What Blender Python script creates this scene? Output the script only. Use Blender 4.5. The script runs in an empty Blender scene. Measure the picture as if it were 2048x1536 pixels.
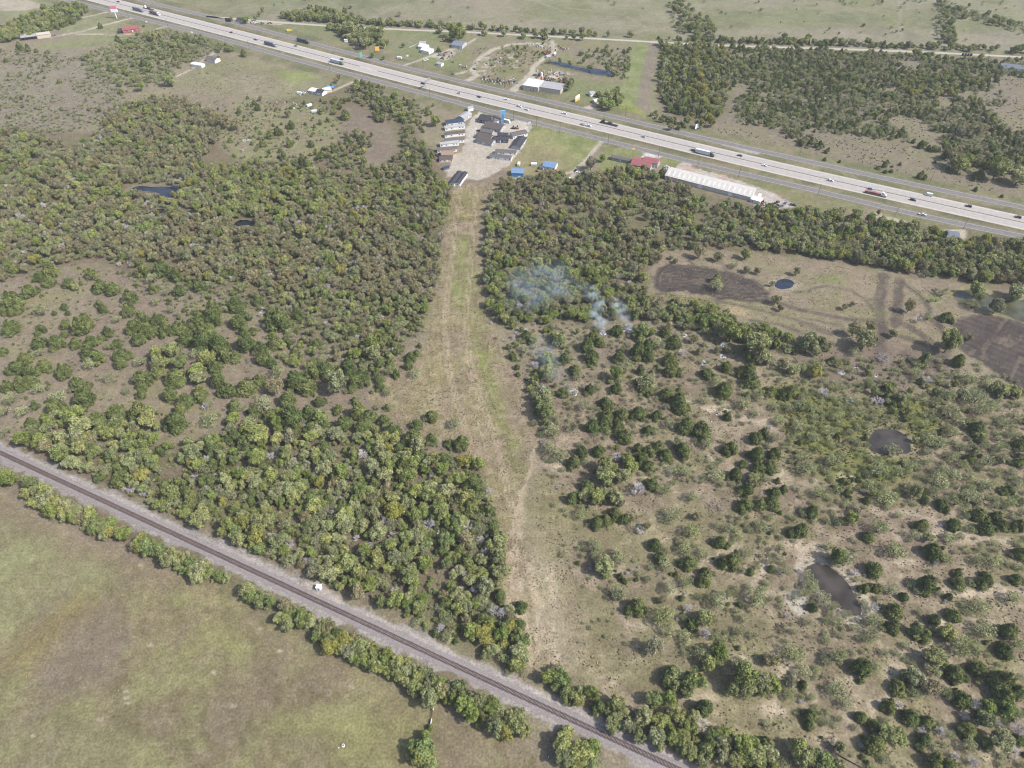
import bpy, math, random
import numpy as np
from mathutils import Vector, Matrix
random.seed(7)
RNG = np.random.default_rng(11)
SC = bpy.context.scene
COL = SC.collection
R = math.radians

# ------------------------------------------------------------------ camera, sky, sun, exposure
CAM_H, PITCH, FPX = 320.0, 45.2, 1447.0
cam_d = bpy.data.cameras.new("camera")
cam_d.sensor_fit = 'HORIZONTAL'
cam_d.sensor_width = 36.0
cam_d.lens = FPX / 2048 * 36.0
cam_d.clip_start = 1.0
cam_d.clip_end = 30000.0
cam = bpy.data.objects.new("camera", cam_d)
cam.location = (0, 0, CAM_H)
cam.rotation_euler = (R(90 - PITCH), 0, 0)
COL.objects.link(cam)
SC.camera = cam

SUN_EL, SUN_AZ = 47.0, -22.0          # degrees; azimuth of the sun from +X
world = bpy.data.worlds.new("World")
SC.world = world
world.use_nodes = True
wn = world.node_tree
bg = wn.nodes["Background"]
sky = wn.nodes.new("ShaderNodeTexSky")
sky.sky_type = 'NISHITA'
sky.sun_disc = False
sky.sun_elevation = R(SUN_EL)
sky.sun_rotation = R(90 - SUN_AZ)
sky.air_density, sky.dust_density, sky.ozone_density = 1.0, 2.5, 1.0
wn.links.new(sky.outputs[0], bg.inputs[0])
bg.inputs[1].default_value = 0.14

sun_d = bpy.data.lights.new("sun", 'SUN')
sun_d.energy = 3.9
sun_d.angle = R(0.5)
sun_d.color = (1.0, 0.965, 0.905)
sun = bpy.data.objects.new("sun", sun_d)
ca, sa = math.cos(R(SUN_AZ)), math.sin(R(SUN_AZ))
ce, se = math.cos(R(SUN_EL)), math.sin(R(SUN_EL))
sun.rotation_euler = Vector((ca * ce, sa * ce, se)).to_track_quat('Z', 'Y').to_euler()
sun.location = (200, -50, 300)
COL.objects.link(sun)

SC.view_settings.view_transform = 'Standard'
SC.view_settings.look = 'None'
SC.view_settings.gamma = 1.0
SC.view_settings.use_curve_mapping = False
SC.view_settings.exposure = 1.03
SC.render.engine = 'CYCLES'
SC.cycles.use_denoising = True
SC.cycles.max_bounces = 5
SC.cycles.diffuse_bounces = 3
SC.cycles.glossy_bounces = 2
SC.cycles.transmission_bounces = 2
SC.cycles.volume_bounces = 0
SC.cycles.transparent_max_bounces = 24
SC.cycles.sample_clamp_indirect = 6.0
SC.cycles.filter_width = 1.15

# ------------------------------------------------------------------ the ground seen from the drone
TH = R(PITCH)
def gp(x, y, z=0.0):
    """the spot on the level z that the photograph shows at (x, y)"""
    dx, dy = (x - 1024) / FPX, -(y - 768) / FPX
    d = (dx, math.cos(TH) + dy * math.sin(TH), -math.sin(TH) + dy * math.cos(TH))
    k = (z - CAM_H) / d[2]
    return Vector((d[0] * k, d[1] * k, z))
def gpa(P):
    return np.array([gp(x, y)[:2] for x, y in P])
def pxm(y):
    """photo pixels per metre across the view at row y"""
    return (y + 690) * math.cos(TH) / CAM_H
def to_px(X, Y, Z=0.0):
    zc = Y * math.cos(TH) + (CAM_H - Z) * math.sin(TH)
    yc = -Y * math.sin(TH) + (CAM_H - Z) * math.cos(TH)
    return 1024 + FPX * X / zc, 768 + FPX * yc / zc

# ------------------------------------------------------------------ noise
_TAB = np.random.default_rng(5).random((256, 256))
def vnoise(x, y):
    xi, yi = np.floor(x).astype(np.int64), np.floor(y).astype(np.int64)
    fx, fy = x - xi, y - yi
    fx, fy = fx * fx * (3 - 2 * fx), fy * fy * (3 - 2 * fy)
    a = _TAB[xi & 255, yi & 255]; b = _TAB[(xi + 1) & 255, yi & 255]
    c = _TAB[xi & 255, (yi + 1) & 255]; d = _TAB[(xi + 1) & 255, (yi + 1) & 255]
    return (a * (1 - fx) + b * fx) * (1 - fy) + (c * (1 - fx) + d * fx) * fy
def fbm(x, y, size, octaves=4, off=0.0):
    s, amp, tot = np.zeros_like(x), 1.0, 0.0
    c, sn = math.cos(.6), math.sin(.6)
    x, y = x / size + off * 17.3, y / size + off * 9.1
    for _ in range(octaves):
        s += amp * vnoise(x, y); tot += amp
        x, y = (c * x - sn * y) * 2.03 + 11.7, (sn * x + c * y) * 2.03 + 5.3
        amp *= .55
    return s / tot
def inside(px, py, P):
    r = np.zeros(px.shape, bool)
    n = len(P)
    for i in range(n):
        x1, y1 = P[i]; x2, y2 = P[(i + 1) % n]
        if y1 == y2: continue
        c = (y1 > py) != (y2 > py)
        r ^= c & (px < (x2 - x1) * (py - y1) / (y2 - y1) + x1)
    return r
def dist_line(px, py, P, closed=False):
    d = np.full(px.shape, 1e9)
    n = len(P)
    for i in range(n if closed else n - 1):
        x1, y1 = P[i]; x2, y2 = P[(i + 1) % n]
        ux, uy = x2 - x1, y2 - y1
        L = ux * ux + uy * uy + 1e-9
        t = np.clip(((px - x1) * ux + (py - y1) * uy) / L, 0, 1)
        d = np.minimum(d, np.hypot(px - x1 - t * ux, py - y1 - t * uy))
    return d

# ------------------------------------------------------------------ materials
def lin(c):
    return tuple(((v / 255 + .055) / 1.055) ** 2.4 if v > 10 else v / 255 / 12.92 for v in c)
GK = 0.38        # photo colour in the sun -> base colour
def alb(c, k=None):
    return tuple(min(.9, v * (GK if k is None else k)) for v in lin(c))
MATS = {}
def mat(name, c, rough=.8, spec=.2, noise=0.0, scale=2.0, metal=0.0, raw=False, bump=0.0, k=None):
    if name in MATS: return MATS[name]
    m = bpy.data.materials.new(name); m.use_nodes = True
    nt = m.node_tree; b = nt.nodes["Principled BSDF"]
    base = c if raw else alb(c, k)
    b.inputs["Base Color"].default_value = (*base, 1)
    b.inputs["Roughness"].default_value = rough
    b.inputs["Specular IOR Level"].default_value = spec
    b.inputs["Metallic"].default_value = metal
    if noise:
        tc = nt.nodes.new("ShaderNodeTexCoord"); nz = nt.nodes.new("ShaderNodeTexNoise")
        nz.inputs["Scale"].default_value = scale; nz.inputs["Detail"].default_value = 5
        nt.links.new(tc.outputs["Object"], nz.inputs["Vector"])
        mr = nt.nodes.new("ShaderNodeMapRange")
        mr.inputs[1].default_value, mr.inputs[2].default_value = .3, .7
        mr.inputs[3].default_value, mr.inputs[4].default_value = 1 - noise, 1 + noise
        nt.links.new(nz.outputs["Fac"], mr.inputs[0])
        mx = nt.nodes.new("ShaderNodeVectorMath"); mx.operation = 'SCALE'
        mx.inputs[0].default_value = base
        nt.links.new(mr.outputs[0], mx.inputs["Scale"])
        nt.links.new(mx.outputs[0], b.inputs["Base Color"])
        if bump:
            bp = nt.nodes.new("ShaderNodeBump"); bp.inputs["Strength"].default_value = bump
            nt.links.new(nz.outputs["Fac"], bp.inputs["Height"])
            nt.links.new(bp.outputs[0], b.inputs["Normal"])
    MATS[name] = m
    return m

def foliage_mat(name, cols, trans=.25, vary=.28):
    """leaf colour: a ramp over each plant's own random number, each leaf spray a little lighter or darker than the next"""
    m = bpy.data.materials.new(name); m.use_nodes = True
    nt = m.node_tree
    for n in list(nt.nodes): nt.nodes.remove(n)
    out = nt.nodes.new("ShaderNodeOutputMaterial")
    oi = nt.nodes.new("ShaderNodeObjectInfo")
    rp = nt.nodes.new("ShaderNodeValToRGB")
    el = rp.color_ramp.elements
    while len(el) < len(cols): el.new(.5)
    for i, c in enumerate(cols):
        el[i].position = i / max(1, len(cols) - 1); el[i].color = (*c, 1)
    nt.links.new(oi.outputs["Random"], rp.inputs[0])
    at = nt.nodes.new("ShaderNodeAttribute"); at.attribute_name = "tone"
    mr = nt.nodes.new("ShaderNodeMapRange")
    mr.inputs[3].default_value, mr.inputs[4].default_value = 1 - vary, 1 + vary
    nt.links.new(at.outputs["Fac"], mr.inputs[0])
    sc = nt.nodes.new("ShaderNodeVectorMath"); sc.operation = 'SCALE'
    nt.links.new(rp.outputs[0], sc.inputs[0]); nt.links.new(mr.outputs[0], sc.inputs["Scale"])
    df = nt.nodes.new("ShaderNodeBsdfDiffuse"); tr = nt.nodes.new("ShaderNodeBsdfTranslucent")
    nt.links.new(sc.outputs[0], df.inputs[0]); nt.links.new(sc.outputs[0], tr.inputs[0])
    mx = nt.nodes.new("ShaderNodeMixShader"); mx.inputs[0].default_value = trans
    nt.links.new(df.outputs[0], mx.inputs[1]); nt.links.new(tr.outputs[0], mx.inputs[2])
    nt.links.new(mx.outputs[0], out.inputs[0])
    MATS[name] = m
    return m

# ------------------------------------------------------------------ objects
def tag(o, label=None, cat=None, group=None, kind=None):
    if label: o["label"] = label
    if cat: o["category"] = cat
    if group: o["group"] = group
    if kind: o["kind"] = kind
    return o
def new_obj(name, data, parent=None, loc=None, rz=None):
    o = bpy.data.objects.new(name, data); COL.objects.link(o)
    if parent is not None: o.parent = parent
    if loc is not None: o.location = loc
    if rz is not None: o.rotation_euler = (0, 0, rz)
    return o
def thing(name, label, cat, loc, rz=0.0, group=None):
    return tag(new_obj(name, None, None, loc, rz), label, cat, group)
def mesh_np(name, V, F, m=None, tone=None):
    """V (n,3); F list of faces or (k,3/4) array"""
    me = bpy.data.meshes.new(name)
    V = np.asarray(V, np.float32)
    if isinstance(F, np.ndarray):
        k = F.shape[1]
        me.vertices.add(len(V)); me.vertices.foreach_set("co", V.ravel())
        me.loops.add(F.size); me.loops.foreach_set("vertex_index", F.astype(np.int32).ravel())
        me.polygons.add(len(F)); me.polygons.foreach_set("loop_start", np.arange(0, F.size, k, dtype=np.int32))
        me.update(calc_edges=True)
    else:
        me.from_pydata(V.tolist(), [], F)
    if tone is not None:
        a = me.attributes.new("tone", 'FLOAT', 'POINT'); a.data.foreach_set("value", np.asarray(tone, np.float32))
    for q in (m if isinstance(m, (list, tuple)) else [m] if m else []): me.materials.append(q)
    return me
class MB:
    """collects simple shapes into one mesh"""
    def __init__(s): s.v, s.f = [], []
    def quad(s, a, b, c, d):
        n = len(s.v); s.v += [tuple(a), tuple(b), tuple(c), tuple(d)]; s.f.append((n, n + 1, n + 2, n + 3)); return s
    def poly(s, pts):
        n = len(s.v); s.v += [tuple(p) for p in pts]; s.f.append(tuple(range(n, n + len(pts)))); return s
    def box(s, x0, y0, z0, x1, y1, z1, tx=0.0, ty=0.0):
        """tx, ty: how much each top side is drawn in"""
        n = len(s.v)
        s.v += [(x0, y0, z0), (x1, y0, z0), (x1, y1, z0), (x0, y1, z0),
                (x0 + tx, y0 + ty, z1), (x1 - tx, y0 + ty, z1), (x1 - tx, y1 - ty, z1), (x0 + tx, y1 - ty, z1)]
        s.f += [tuple(n + i for i in q) for q in ((3, 2, 1, 0), (4, 5, 6, 7), (0, 1, 5, 4), (1, 2, 6, 5), (2, 3, 7, 6), (3, 0, 4, 7))]
        return s
    def extr(s, prof, y0, y1, ins=0.0):
        """a side outline of (x, z) points pulled across from y0 to y1"""
        n, k = len(s.v), len(prof)
        s.v += [(x, y0, z) for x, z in prof] + [(x, y1, z) for x, z in prof]
        s.f.append(tuple(range(n, n + k))); s.f.append(tuple(range(n + 2 * k - 1, n + k - 1, -1)))
        for i in range(k):
            j = (i + 1) % k
            s.f.append((n + i, n + k + i, n + k + j, n + j))
        return s
    def tube(s, p, q, r0, r1=None, k=6):
        r1 = r0 if r1 is None else r1
        p, q = Vector(p), Vector(q)
        d = (q - p).normalized(); u = d.orthogonal().normalized(); w = d.cross(u)
        n = len(s.v)
        for c, r in ((p, r0), (q, r1)):
            for i in range(k):
                a = 2 * math.pi * i / k
                s.v.append(tuple(c + u * (r * math.cos(a)) + w * (r * math.sin(a))))
        for i in range(k):
            j = (i + 1) % k
            s.f.append((n + i, n + j, n + k + j, n + k + i))
        s.f.append(tuple(range(n + k - 1, n - 1, -1))); s.f.append(tuple(range(n + k, n + 2 * k)))
        return s
    def mesh(s, name, m): return mesh_np(name, s.v, s.f, m)
    def build(s, name, m, parent=None, loc=None, rz=None): return new_obj(name, s.mesh(name, m), parent, loc, rz)
def copy_tree(o, parent=None):
    c = o.copy(); COL.objects.link(c); c.parent = parent
    for ch in o.children: copy_tree(ch, c)
    return c

# ------------------------------------------------------------------ the land: one sheet, its own colours per place
RAIL_A, RAIL_B = gp(0, 905.9), gp(1380, 1550.7)
RAIL_U = (RAIL_B - RAIL_A).normalized()
RAIL_N = Vector((-RAIL_U.y, RAIL_U.x, 0))            # to the wood side
HWY = [(-330, -130), (-150, -88), (30, -44), (230, 6.3), (438, 59.4), (600, 101.6), (808, 156.2), (1000, 203.2), (1208, 252.5), (1400, 299.2),
       (1608, 348.7), (1840, 399.9), (2048, 446.3), (2300, 502), (2600, 568)]
FRS = [(-330, -103), (-150, -63), (30, -26), (230, 24.5), (331, 49.2), (438, 75.5), (600, 122), (808, 176), (1000, 227.6), (1208, 279.5), (1400, 328.2),
       (1608, 375), (1840, 431.5), (2048, 473.5), (2300, 526), (2600, 590)]
FRN = [(-330, -157), (-150, -116), (30, -69), (230, -15), (331, 13.2), (438, 37), (600, 80), (808, 135), (1000, 181), (1208, 228.5), (1400, 275),
       (1608, 321), (1840, 371.8), (2048, 414.8), (2300, 470), (2600, 537)]
CRD = [(412, 33), (480, 38.5), (547, 44), (615, 49), (681, 53), (759, 57), (841, 61), (923, 63.5), (1019, 69), (1163, 76), (1272, 82), (1320, 85),
       (1372, 88), (1474, 92), (1553, 94.5), (1690, 98.5), (1826, 103.5), (1946, 109), (2048, 114.5), (2250, 125), (2500, 140)]
def spline(P, step=6.0):
    P = [Vector((*p, 0)) for p in gpa(P)]
    out = []
    for i in range(len(P) - 1):
        a, b, c, d = P[max(i - 1, 0)], P[i], P[i + 1], P[min(i + 2, len(P) - 1)]
        n = max(1, int((c - b).length / step))
        for k in range(n):
            t = k / n
            out.append(.5 * ((2 * b) + (c - a) * t + (2 * a - 5 * b + 4 * c - d) * t * t + (3 * b - a - 3 * c + d) * t ** 3))
    return out + [P[-1]]
def smooth(L, n=40):
    L = [v.copy() for v in L]
    for _ in range(n):
        L = [L[0]] + [(L[i - 1] + L[i] * 2 + L[i + 1]) / 4 for i in range(1, len(L) - 1)] + [L[-1]]
    return L
HWYL, FRSL, FRNL, CRDL = (smooth(spline(P), n) for P, n in ((HWY, 120), (FRS, 60), (FRN, 60), (CRD, 20)))
def arr(L): return np.array([(v.x, v.y) for v in L])
def arr2(L): return arr(L[::4] + [L[-1]])

# grid rows: fine where the view lies, coarse out to the horizon
rows_px = np.concatenate([np.linspace(-95, 60, 120), np.linspace(61.5, 1640, 690)])
Yf = np.array([gp(1024, y).y for y in rows_px])[::-1]
Yrows = np.concatenate([[-6000, -2500, -900, -300, -60, 10, 40], Yf[Yf > 60], [1330, 1480, 1700, 2000, 2500, 3300, 4600, 7000, 12000]])
Yrows = np.unique(Yrows)
uf = np.linspace(-1, 1, 600)
hw = np.maximum(150 + 0.523 * np.clip(Yrows, 60, 1320) * 1.12, 160)
U = np.concatenate([[-14000, -5000, -2000, -1000], [0] * 600, [1000, 2000, 5000, 14000]])
GX = np.zeros((len(Yrows), len(U)))
for i, h in enumerate(hw):
    GX[i, 4:604] = uf * h * 1.06
    GX[i, :4] = U[:4] - h; GX[i, 604:] = U[604:] + h
GY = np.repeat(Yrows[:, None], len(U), 1)
gx, gy = GX.ravel(), GY.ravel()
PXx, PXy = to_px(gx, np.maximum(gy, -250))
# ragged borders: the look-up position wanders
wob = lambda s, o: (fbm(gx, gy, s, 3, o) - .5)
wx, wy = gx + 7 * wob(9, 1) + 3 * wob(2.5, 2), gy + 7 * wob(9, 3) + 3 * wob(2.5, 4)

n1, n2, n3, n4 = fbm(gx, gy, 60, 5, 5), fbm(gx, gy, 14, 5, 6), fbm(gx, gy, 3.2, 3, 7), fbm(gx, gy, 130, 4, 8)
def L3(c): return np.array(lin(c)) * GK
colr = np.tile(L3((160, 148, 126)), (len(gx), 1))
zone = np.zeros(len(gx), np.int8)
ZN = ["ground", "pasture_field", "grass_strip", "plowed_field", "gravel_lot", "prairie_field", "road_verge", "cleared_field", "lot_field"]
def blend(mask, c, c2=None, nz=None):
    global colr
    t = np.array(L3(c)) if c2 is None else L3(c)[None] * (1 - nz[:, None]) + L3(c2)[None] * nz[:, None]
    colr += (t - colr) * mask[:, None]
def soft(P, edge=4.0, raw=False):
    """0..1 inside a photo-traced outline, fading over edge metres"""
    W = gpa(P)
    qx, qy = (gx, gy) if raw else (wx, wy)
    m = np.zeros(len(gx))
    lo, hi = W.min(0) - edge - 8, W.max(0) + edge + 8
    s = np.where((gx > lo[0]) & (gx < hi[0]) & (gy > lo[1]) & (gy < hi[1]))[0]
    if len(s) == 0: return m
    ins = inside(qx[s], qy[s], W)
    d = dist_line(qx[s], qy[s], W, True)
    m[s] = np.clip(.5 + np.where(ins, d, -d) / edge, 0, 1)
    return m
def sharp(nz, lo=.4, hi=.6): return np.clip((nz - lo) / (hi - lo), 0, 1)
def setz(mask, k): zone[mask > .5] = k
def line(P, w, edge=1.0, raw=False):
    W = gpa(P); qx, qy = (gx, gy) if raw else (gx + .35 * (wx - gx), gy + .35 * (wy - gy))
    m = np.zeros(len(gx))
    lo, hi = W.min(0) - w - edge - 8, W.max(0) + w + edge + 8
    s = np.where((gx > lo[0]) & (gx < hi[0]) & (gy > lo[1]) & (gy < hi[1]))[0]
    if len(s): m[s] = np.clip(.5 + (w / 2 - dist_line(qx[s], qy[s], W)) / edge, 0, 1)
    return m

# dry land, a little greener and browner by turns
blend(sharp(n2, .42, .62) * .55, (146, 140, 108)); blend(sharp(1 - n1, .5, .65) * .6, (150, 133, 118))
# --- north side of the county road: open prairie
NORTH = [(-900, -330), (150, -110), (412, 33), (560, 46), (845, 61), (1165, 76), (1320, 85), (1475, 92), (1830, 103), (2100, 117), (3200, 170), (3200, -330)]
m = soft(NORTH, 6, True); setz(m, 5)
blend(m, (158, 153, 124), (142, 144, 104), sharp(n1, .4, .58)); blend(m * sharp(fbm(gx, gy, 30, 5, 37), .52, .62) * .6, (128, 130, 100)); blend(m * sharp(fbm(gx * .5, gy, 40, 5, 38), .54, .64) * .5, (172, 164, 140)); blend(m * sharp(n4, .5, .66) * .7, (166, 156, 136)); blend(m * sharp(n2, .55, .7) * .5, (132, 138, 112))
blend(soft([(1330, 60), (1700, 50), (2100, 70), (2100, 110), (1700, 96), (1400, 86)], 25) * .6, (164, 154, 136))
for P in ([(1020, -10), (1080, 5), (1130, 24)], [(1230, 75), (1300, 60), (1250, 30), (1130, 15)], [(700, 58), (800, 10), (860, -30)], [(1800, 0), (1803, 70), (1800, 100)], [(1660, 70), (1700, 66), (1760, 75)]):
    blend(line(P, 5, 3) * .5, (170, 163, 145))
# --- between the county road and the highway
MID = [(412, 33), (560, 46), (845, 61), (1165, 76), (1320, 85), (1310, 240), (1208, 226), (1000, 180), (808, 134), (600, 79), (438, 36)]
m = soft(MID, 4); setz(m, 8)
blend(m, (141, 146, 103), (153, 148, 116), sharp(n1, .4, .6)); blend(m * sharp(n2, .52, .7) * .6, (126, 132, 92))
blend(soft([(930, 100), (1000, 78), (1230, 88), (1250, 120), (1240, 165), (1130, 160), (1040, 170), (940, 160)], 8) * .9, (156, 145, 122), (144, 140, 104), sharp(n2, .42, .6))
blend(soft([(950, 108), (1000, 90), (1090, 95), (1100, 115), (1060, 145), (1000, 150), (955, 140)], 6) * .8, (164, 150, 126), (136, 134, 98), sharp(n2, .4, .6))
blend(soft([(1130, 98), (1260, 95), (1255, 128), (1160, 120)], 8) * .7, (152, 142, 124))
for c in ((985, 118, 26, 8), (1015, 112, 14, 5), (975, 133, 16, 6), (1030, 132, 10, 5), (1040, 122, 8, 4), (965, 146, 22, 7), (1120, 150, 30, 9)):
    P = [(c[0] + c[2] * math.cos(a), c[1] + c[3] * math.sin(a)) for a in np.linspace(0, 6.28, 9)[:-1]]
    blend(soft(P, 4) * sharp(n3 * .5 + n2 * .5, .45, .6), (205, 196, 178))
# --- the cleared power-line swath beyond the highway
m = soft([(1272, 83), (1322, 86), (1306, 150), (1302, 200), (1312, 248), (1228, 228), (1245, 170)], 3)
blend(m, (137, 150, 92), (148, 153, 106), sharp(n2, .4, .6))
blend(soft([(1298, 86), (1322, 87), (1306, 150), (1302, 200), (1300, 236), (1272, 215), (1285, 140)], 5), (152, 141, 124))
blend(soft([(1240, 205), (1275, 212), (1300, 238), (1240, 228)], 5) * .7, (152, 158, 80))
# --- scrub land beyond the highway and to the north-west
blend(soft([(1322, 87), (1560, 95), (2060, 115), (2400, 200), (2400, 480), (1840, 362), (1400, 262), (1312, 240)], 6) * .85, (151, 140, 121), (140, 134, 106), sharp(n2, .42, .6))
m = soft([(430, 112), (560, 130), (690, 160), (700, 175), (640, 190), (560, 200), (430, 190), (350, 170)], 6)
blend(m, (158, 150, 124), (150, 146, 112), sharp(n1, .42, .58))
blend(soft([(560, 140), (610, 143), (640, 158), (590, 168), (555, 155)], 8) * .7, (150, 160, 92))
blend(soft([(480, 200), (560, 215), (640, 230), (640, 280), (520, 290), (430, 250)], 10) * .75, (148, 150, 105))
blend(soft([(0, 110), (160, 90), (250, 190), (200, 260), (0, 260)], 14) * .6, (148, 140, 124))
blend(soft([(150, 265), (300, 170), (350, 185), (230, 270), (180, 290)], 8) * .7, (160, 152, 122))
blend(soft([(60, 90), (180, 75), (270, 62), (240, 90), (100, 100)], 6) * .8, (146, 150, 104))
blend(soft([(-300, -150), (230, 20), (340, 52), (280, 62), (170, 72), (60, 50), (-300, 30)], 6) * .8, (150, 152, 112))
blend(soft([(-30, -5), (60, 0), (90, 12), (50, 22), (-30, 22)], 5) * .8, (196, 184, 164))
# --- road verges
for L, w in ((HWYL, 42),):
    W = arr2(L); d = dist_line(gx, gy, W)
    m = np.clip(.5 + (w - d) / 3, 0, 1); setz(m, 6)
    blend(m, (131, 132, 96), (146, 138, 108), sharp(n2, .42, .58))
    blend(np.clip(.5 + (16 - d) / 5, 0, 1) * sharp(n1, .4, .55) * .7, (122, 110, 92))
for L in (FRSL, FRNL):
    d = dist_line(gx, gy, arr2(L)); blend(np.clip(.5 + (6 - d) / 2, 0, 1) * .6, (150, 144, 120))
# --- the field beside the home lot
m = soft([(1064, 248), (1130, 262), (1200, 284), (1180, 306), (1158, 334), (1120, 350), (1040, 352), (1012, 340), (1030, 322), (1048, 296)], 3); setz(m, 8)
blend(m, (144, 151, 96), (156, 155, 108), sharp(n2, .42, .6)); blend(m * sharp(n4, .52, .62) * .7, (158, 146, 112))
m = soft([(1210, 290), (1290, 308), (1262, 340), (1240, 352), (1200, 350), (1190, 320)], 3); blend(m, (144, 148, 98))
m = soft([(1325, 312), (1370, 322), (1366, 332), (1330, 334)], 3); blend(m, (143, 148, 92))
m = soft([(1380, 330), (1900, 455), (1880, 470), (1660, 432), (1560, 412), (1450, 345)], 4); blend(m, (146, 144, 103), (154, 140, 118), sharp(n2, .42, .6))
# --- woodland floor
for P in ([(0, 250), (230, 270), (330, 195), (450, 230), (690, 165), (780, 200), (860, 300), (908, 390), (890, 445), (868, 610), (800, 700), (600, 690), (470, 600), (330, 560), (0, 560)],
          [(966, 400), (1010, 365), (1230, 340), (1330, 362), (1560, 425), (1700, 432), (2060, 478), (2060, 585), (1650, 520), (1320, 500), (1290, 620), (1640, 680), (1600, 712), (1280, 640), (990, 650)],
          [(0, 880), (150, 830), (330, 900), (520, 830), (800, 900), (970, 935), (1010, 1180), (1056, 1300), (1050, 1345), (690, 1180), (300, 1015)],
          [(0, 920), (60, 950), (470, 1140), (1050, 1420), (1040, 1475), (640, 1290), (200, 1070), (0, 965)],
          [(1060, 1335), (1400, 1480), (1560, 1450), (1700, 1480), (1700, 1600), (1450, 1600)],
          [(1322, 88), (1450, 95), (1460, 220), (1400, 250), (1340, 230), (1315, 190)]):
    blend(soft(P, 10) * .8, (134, 120, 99), (120, 116, 84), sharp(n2, .4, .6))
m = soft([(450, 212), (560, 208), (645, 212), (690, 250), (665, 312), (600, 320), (480, 322), (428, 280)], 10); blend(m * .9, (156, 148, 118), (146, 148, 102), sharp(n2, .4, .6)); blend(m * sharp(fbm(gx, gy, 9, 4, 39), .52, .62) * .5, (164, 146, 126))
m = soft([(690, 215), (780, 235), (800, 330), (700, 345), (680, 300)], 8); blend(m * .7, (152, 138, 122))
# --- left scrub, brown thin turf
m = soft([(0, 560), (180, 525), (330, 580), (520, 640), (700, 740), (760, 790), (700, 860), (480, 840), (300, 890), (0, 870)], 12)
blend(m * .8, (161, 147, 126), (150, 142, 108), sharp(n2, .45, .6)); blend(m * sharp(n1, .5, .6) * .6, (150, 133, 120))
# --- the mown strip from the home lot down to the railway
STRIP = [(905, 378), (985, 362), (1000, 372), (962, 440), (966, 520), (974, 640), (1000, 690), (1045, 745), (1064, 830), (1074, 878), (1055, 940), (1036, 1010),
         (1050, 1100), (1150, 1150), (1160, 1250), (1120, 1340), (1060, 1345), (1050, 1300), (1010, 1180), (1008, 1100), (985, 1000), (960, 935), (930, 900), (800, 850), (740, 790), (800, 730), (850, 690), (868, 610), (885, 500), (893, 440)]
m = soft(STRIP, 3); setz(m, 2)
u_ = (gx - gp(940, 500).x); rowsn = fbm(gx * 4.0 + .9 * gy, gy * .55 - gx * .1, 9, 3, 21)
blend(m, (170, 152, 128), (158, 148, 112), sharp(n2, .4, .62)); blend(m * sharp(rowsn, .5, .62) * .5, (144, 132, 106))
for P, c, a in (([(905, 470), (952, 465), (955, 570), (925, 620), (893, 590)], (139, 149, 86), .85), ([(900, 385), (975, 375), (950, 440), (897, 440)], (146, 142, 84), .7),
                ([(930, 670), (968, 668), (985, 740), (1010, 800), (1025, 860), (1000, 860), (960, 770)], (138, 149, 76), .85), ([(1000, 850), (1040, 870), (1050, 930), (1030, 970), (1010, 930)], (139, 149, 80), .8),
                ([(920, 600), (965, 600), (972, 660), (935, 665)], (145, 149, 84), .8), ([(990, 960), (1045, 945), (1040, 1040), (1005, 1060)], (148, 148, 96), .6),
                ([(850, 640), (880, 640), (890, 760), (862, 780)], (160, 148, 100), .6), ([(915, 800), (960, 790), (975, 900), (940, 890)], (152, 148, 104), .5),
                ([(1045, 1010), (1075, 1000), (1085, 1110), (1052, 1110)], (150, 142, 100), .6), ([(1065, 1110), (1140, 1110), (1150, 1300), (1080, 1330)], (164, 158, 128), .7)):
    blend(soft(P, 8) * a * (.55 + .45 * sharp(n2 * .5 + n3 * .5, .4, .58)), c)
blend(line([(935, 690), (962, 745), (985, 800), (1002, 850), (1022, 910), (1046, 992)], 1.0, 1.2) * .6, (120, 112, 84))
blend(line([(1074, 880), (1066, 915), (1056, 950), (1046, 985)], 1.4, 1.0), (212, 194, 166)); blend(line([(1046, 985), (1036, 1030), (1030, 1080), (1024, 1120), (1030, 1180), (1048, 1240)], 5, 3) * .85, (202, 184, 158))
for P in ([(1028, 1100), (1042, 1180), (1056, 1260), (1062, 1330)], [(1098, 1120), (1112, 1190), (1106, 1260), (1118, 1330)], [(1060, 1130), (1072, 1200), (1080, 1300)]):
    blend(line(P, 3.0, 2) * .85, (204, 188, 162))
blend(line([(893, 440), (960, 438)], 2.5, 2) * .8, (120, 128, 70))
mst = soft(STRIP, 3)
axis = [(938, 378), (930, 450), (922, 540), (912, 640), (918, 720), (938, 800), (962, 870), (984, 950), (1004, 1040), (1022, 1130), (1060, 1240), (1075, 1330)]
da = dist_line(gx, gy, gpa(axis)); sd = np.sign(np.interp(gy, gpa(axis)[::-1, 1], gpa(axis)[::-1, 0]) - gx) * da
rut = np.sin(sd * 2 * math.pi / 3.4 + 3 * (n1 - .5)); blend(mst * sharp(rut, .45, .9) * .30 * (.4 + n2), (138, 128, 98)); blend(mst * sharp(-rut, .6, .95) * .28 * (.4 + n2), (190, 170, 142))
nq = fbm(gx, gy, 4.0, 3, 35); blend(mst * sharp(nq, .55, .66) * .45, (136, 124, 92)); blend(mst * sharp(1 - nq, .56, .66) * .4, (188, 170, 144))
blend(soft([(1050, 1030), (1140, 1040), (1200, 1180), (1190, 1330), (1100, 1340), (1062, 1200)], 8) * sharp(nq, .42, .58) * .6, (196, 182, 154))
for o_ in (-8, -5.8, 6.5, 8.6): blend(mst * np.clip(.5 + (.5 - np.abs(sd - o_ - 2 * (n1 - .5))) / .7, 0, 1) * .7, (194, 176, 150))
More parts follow.
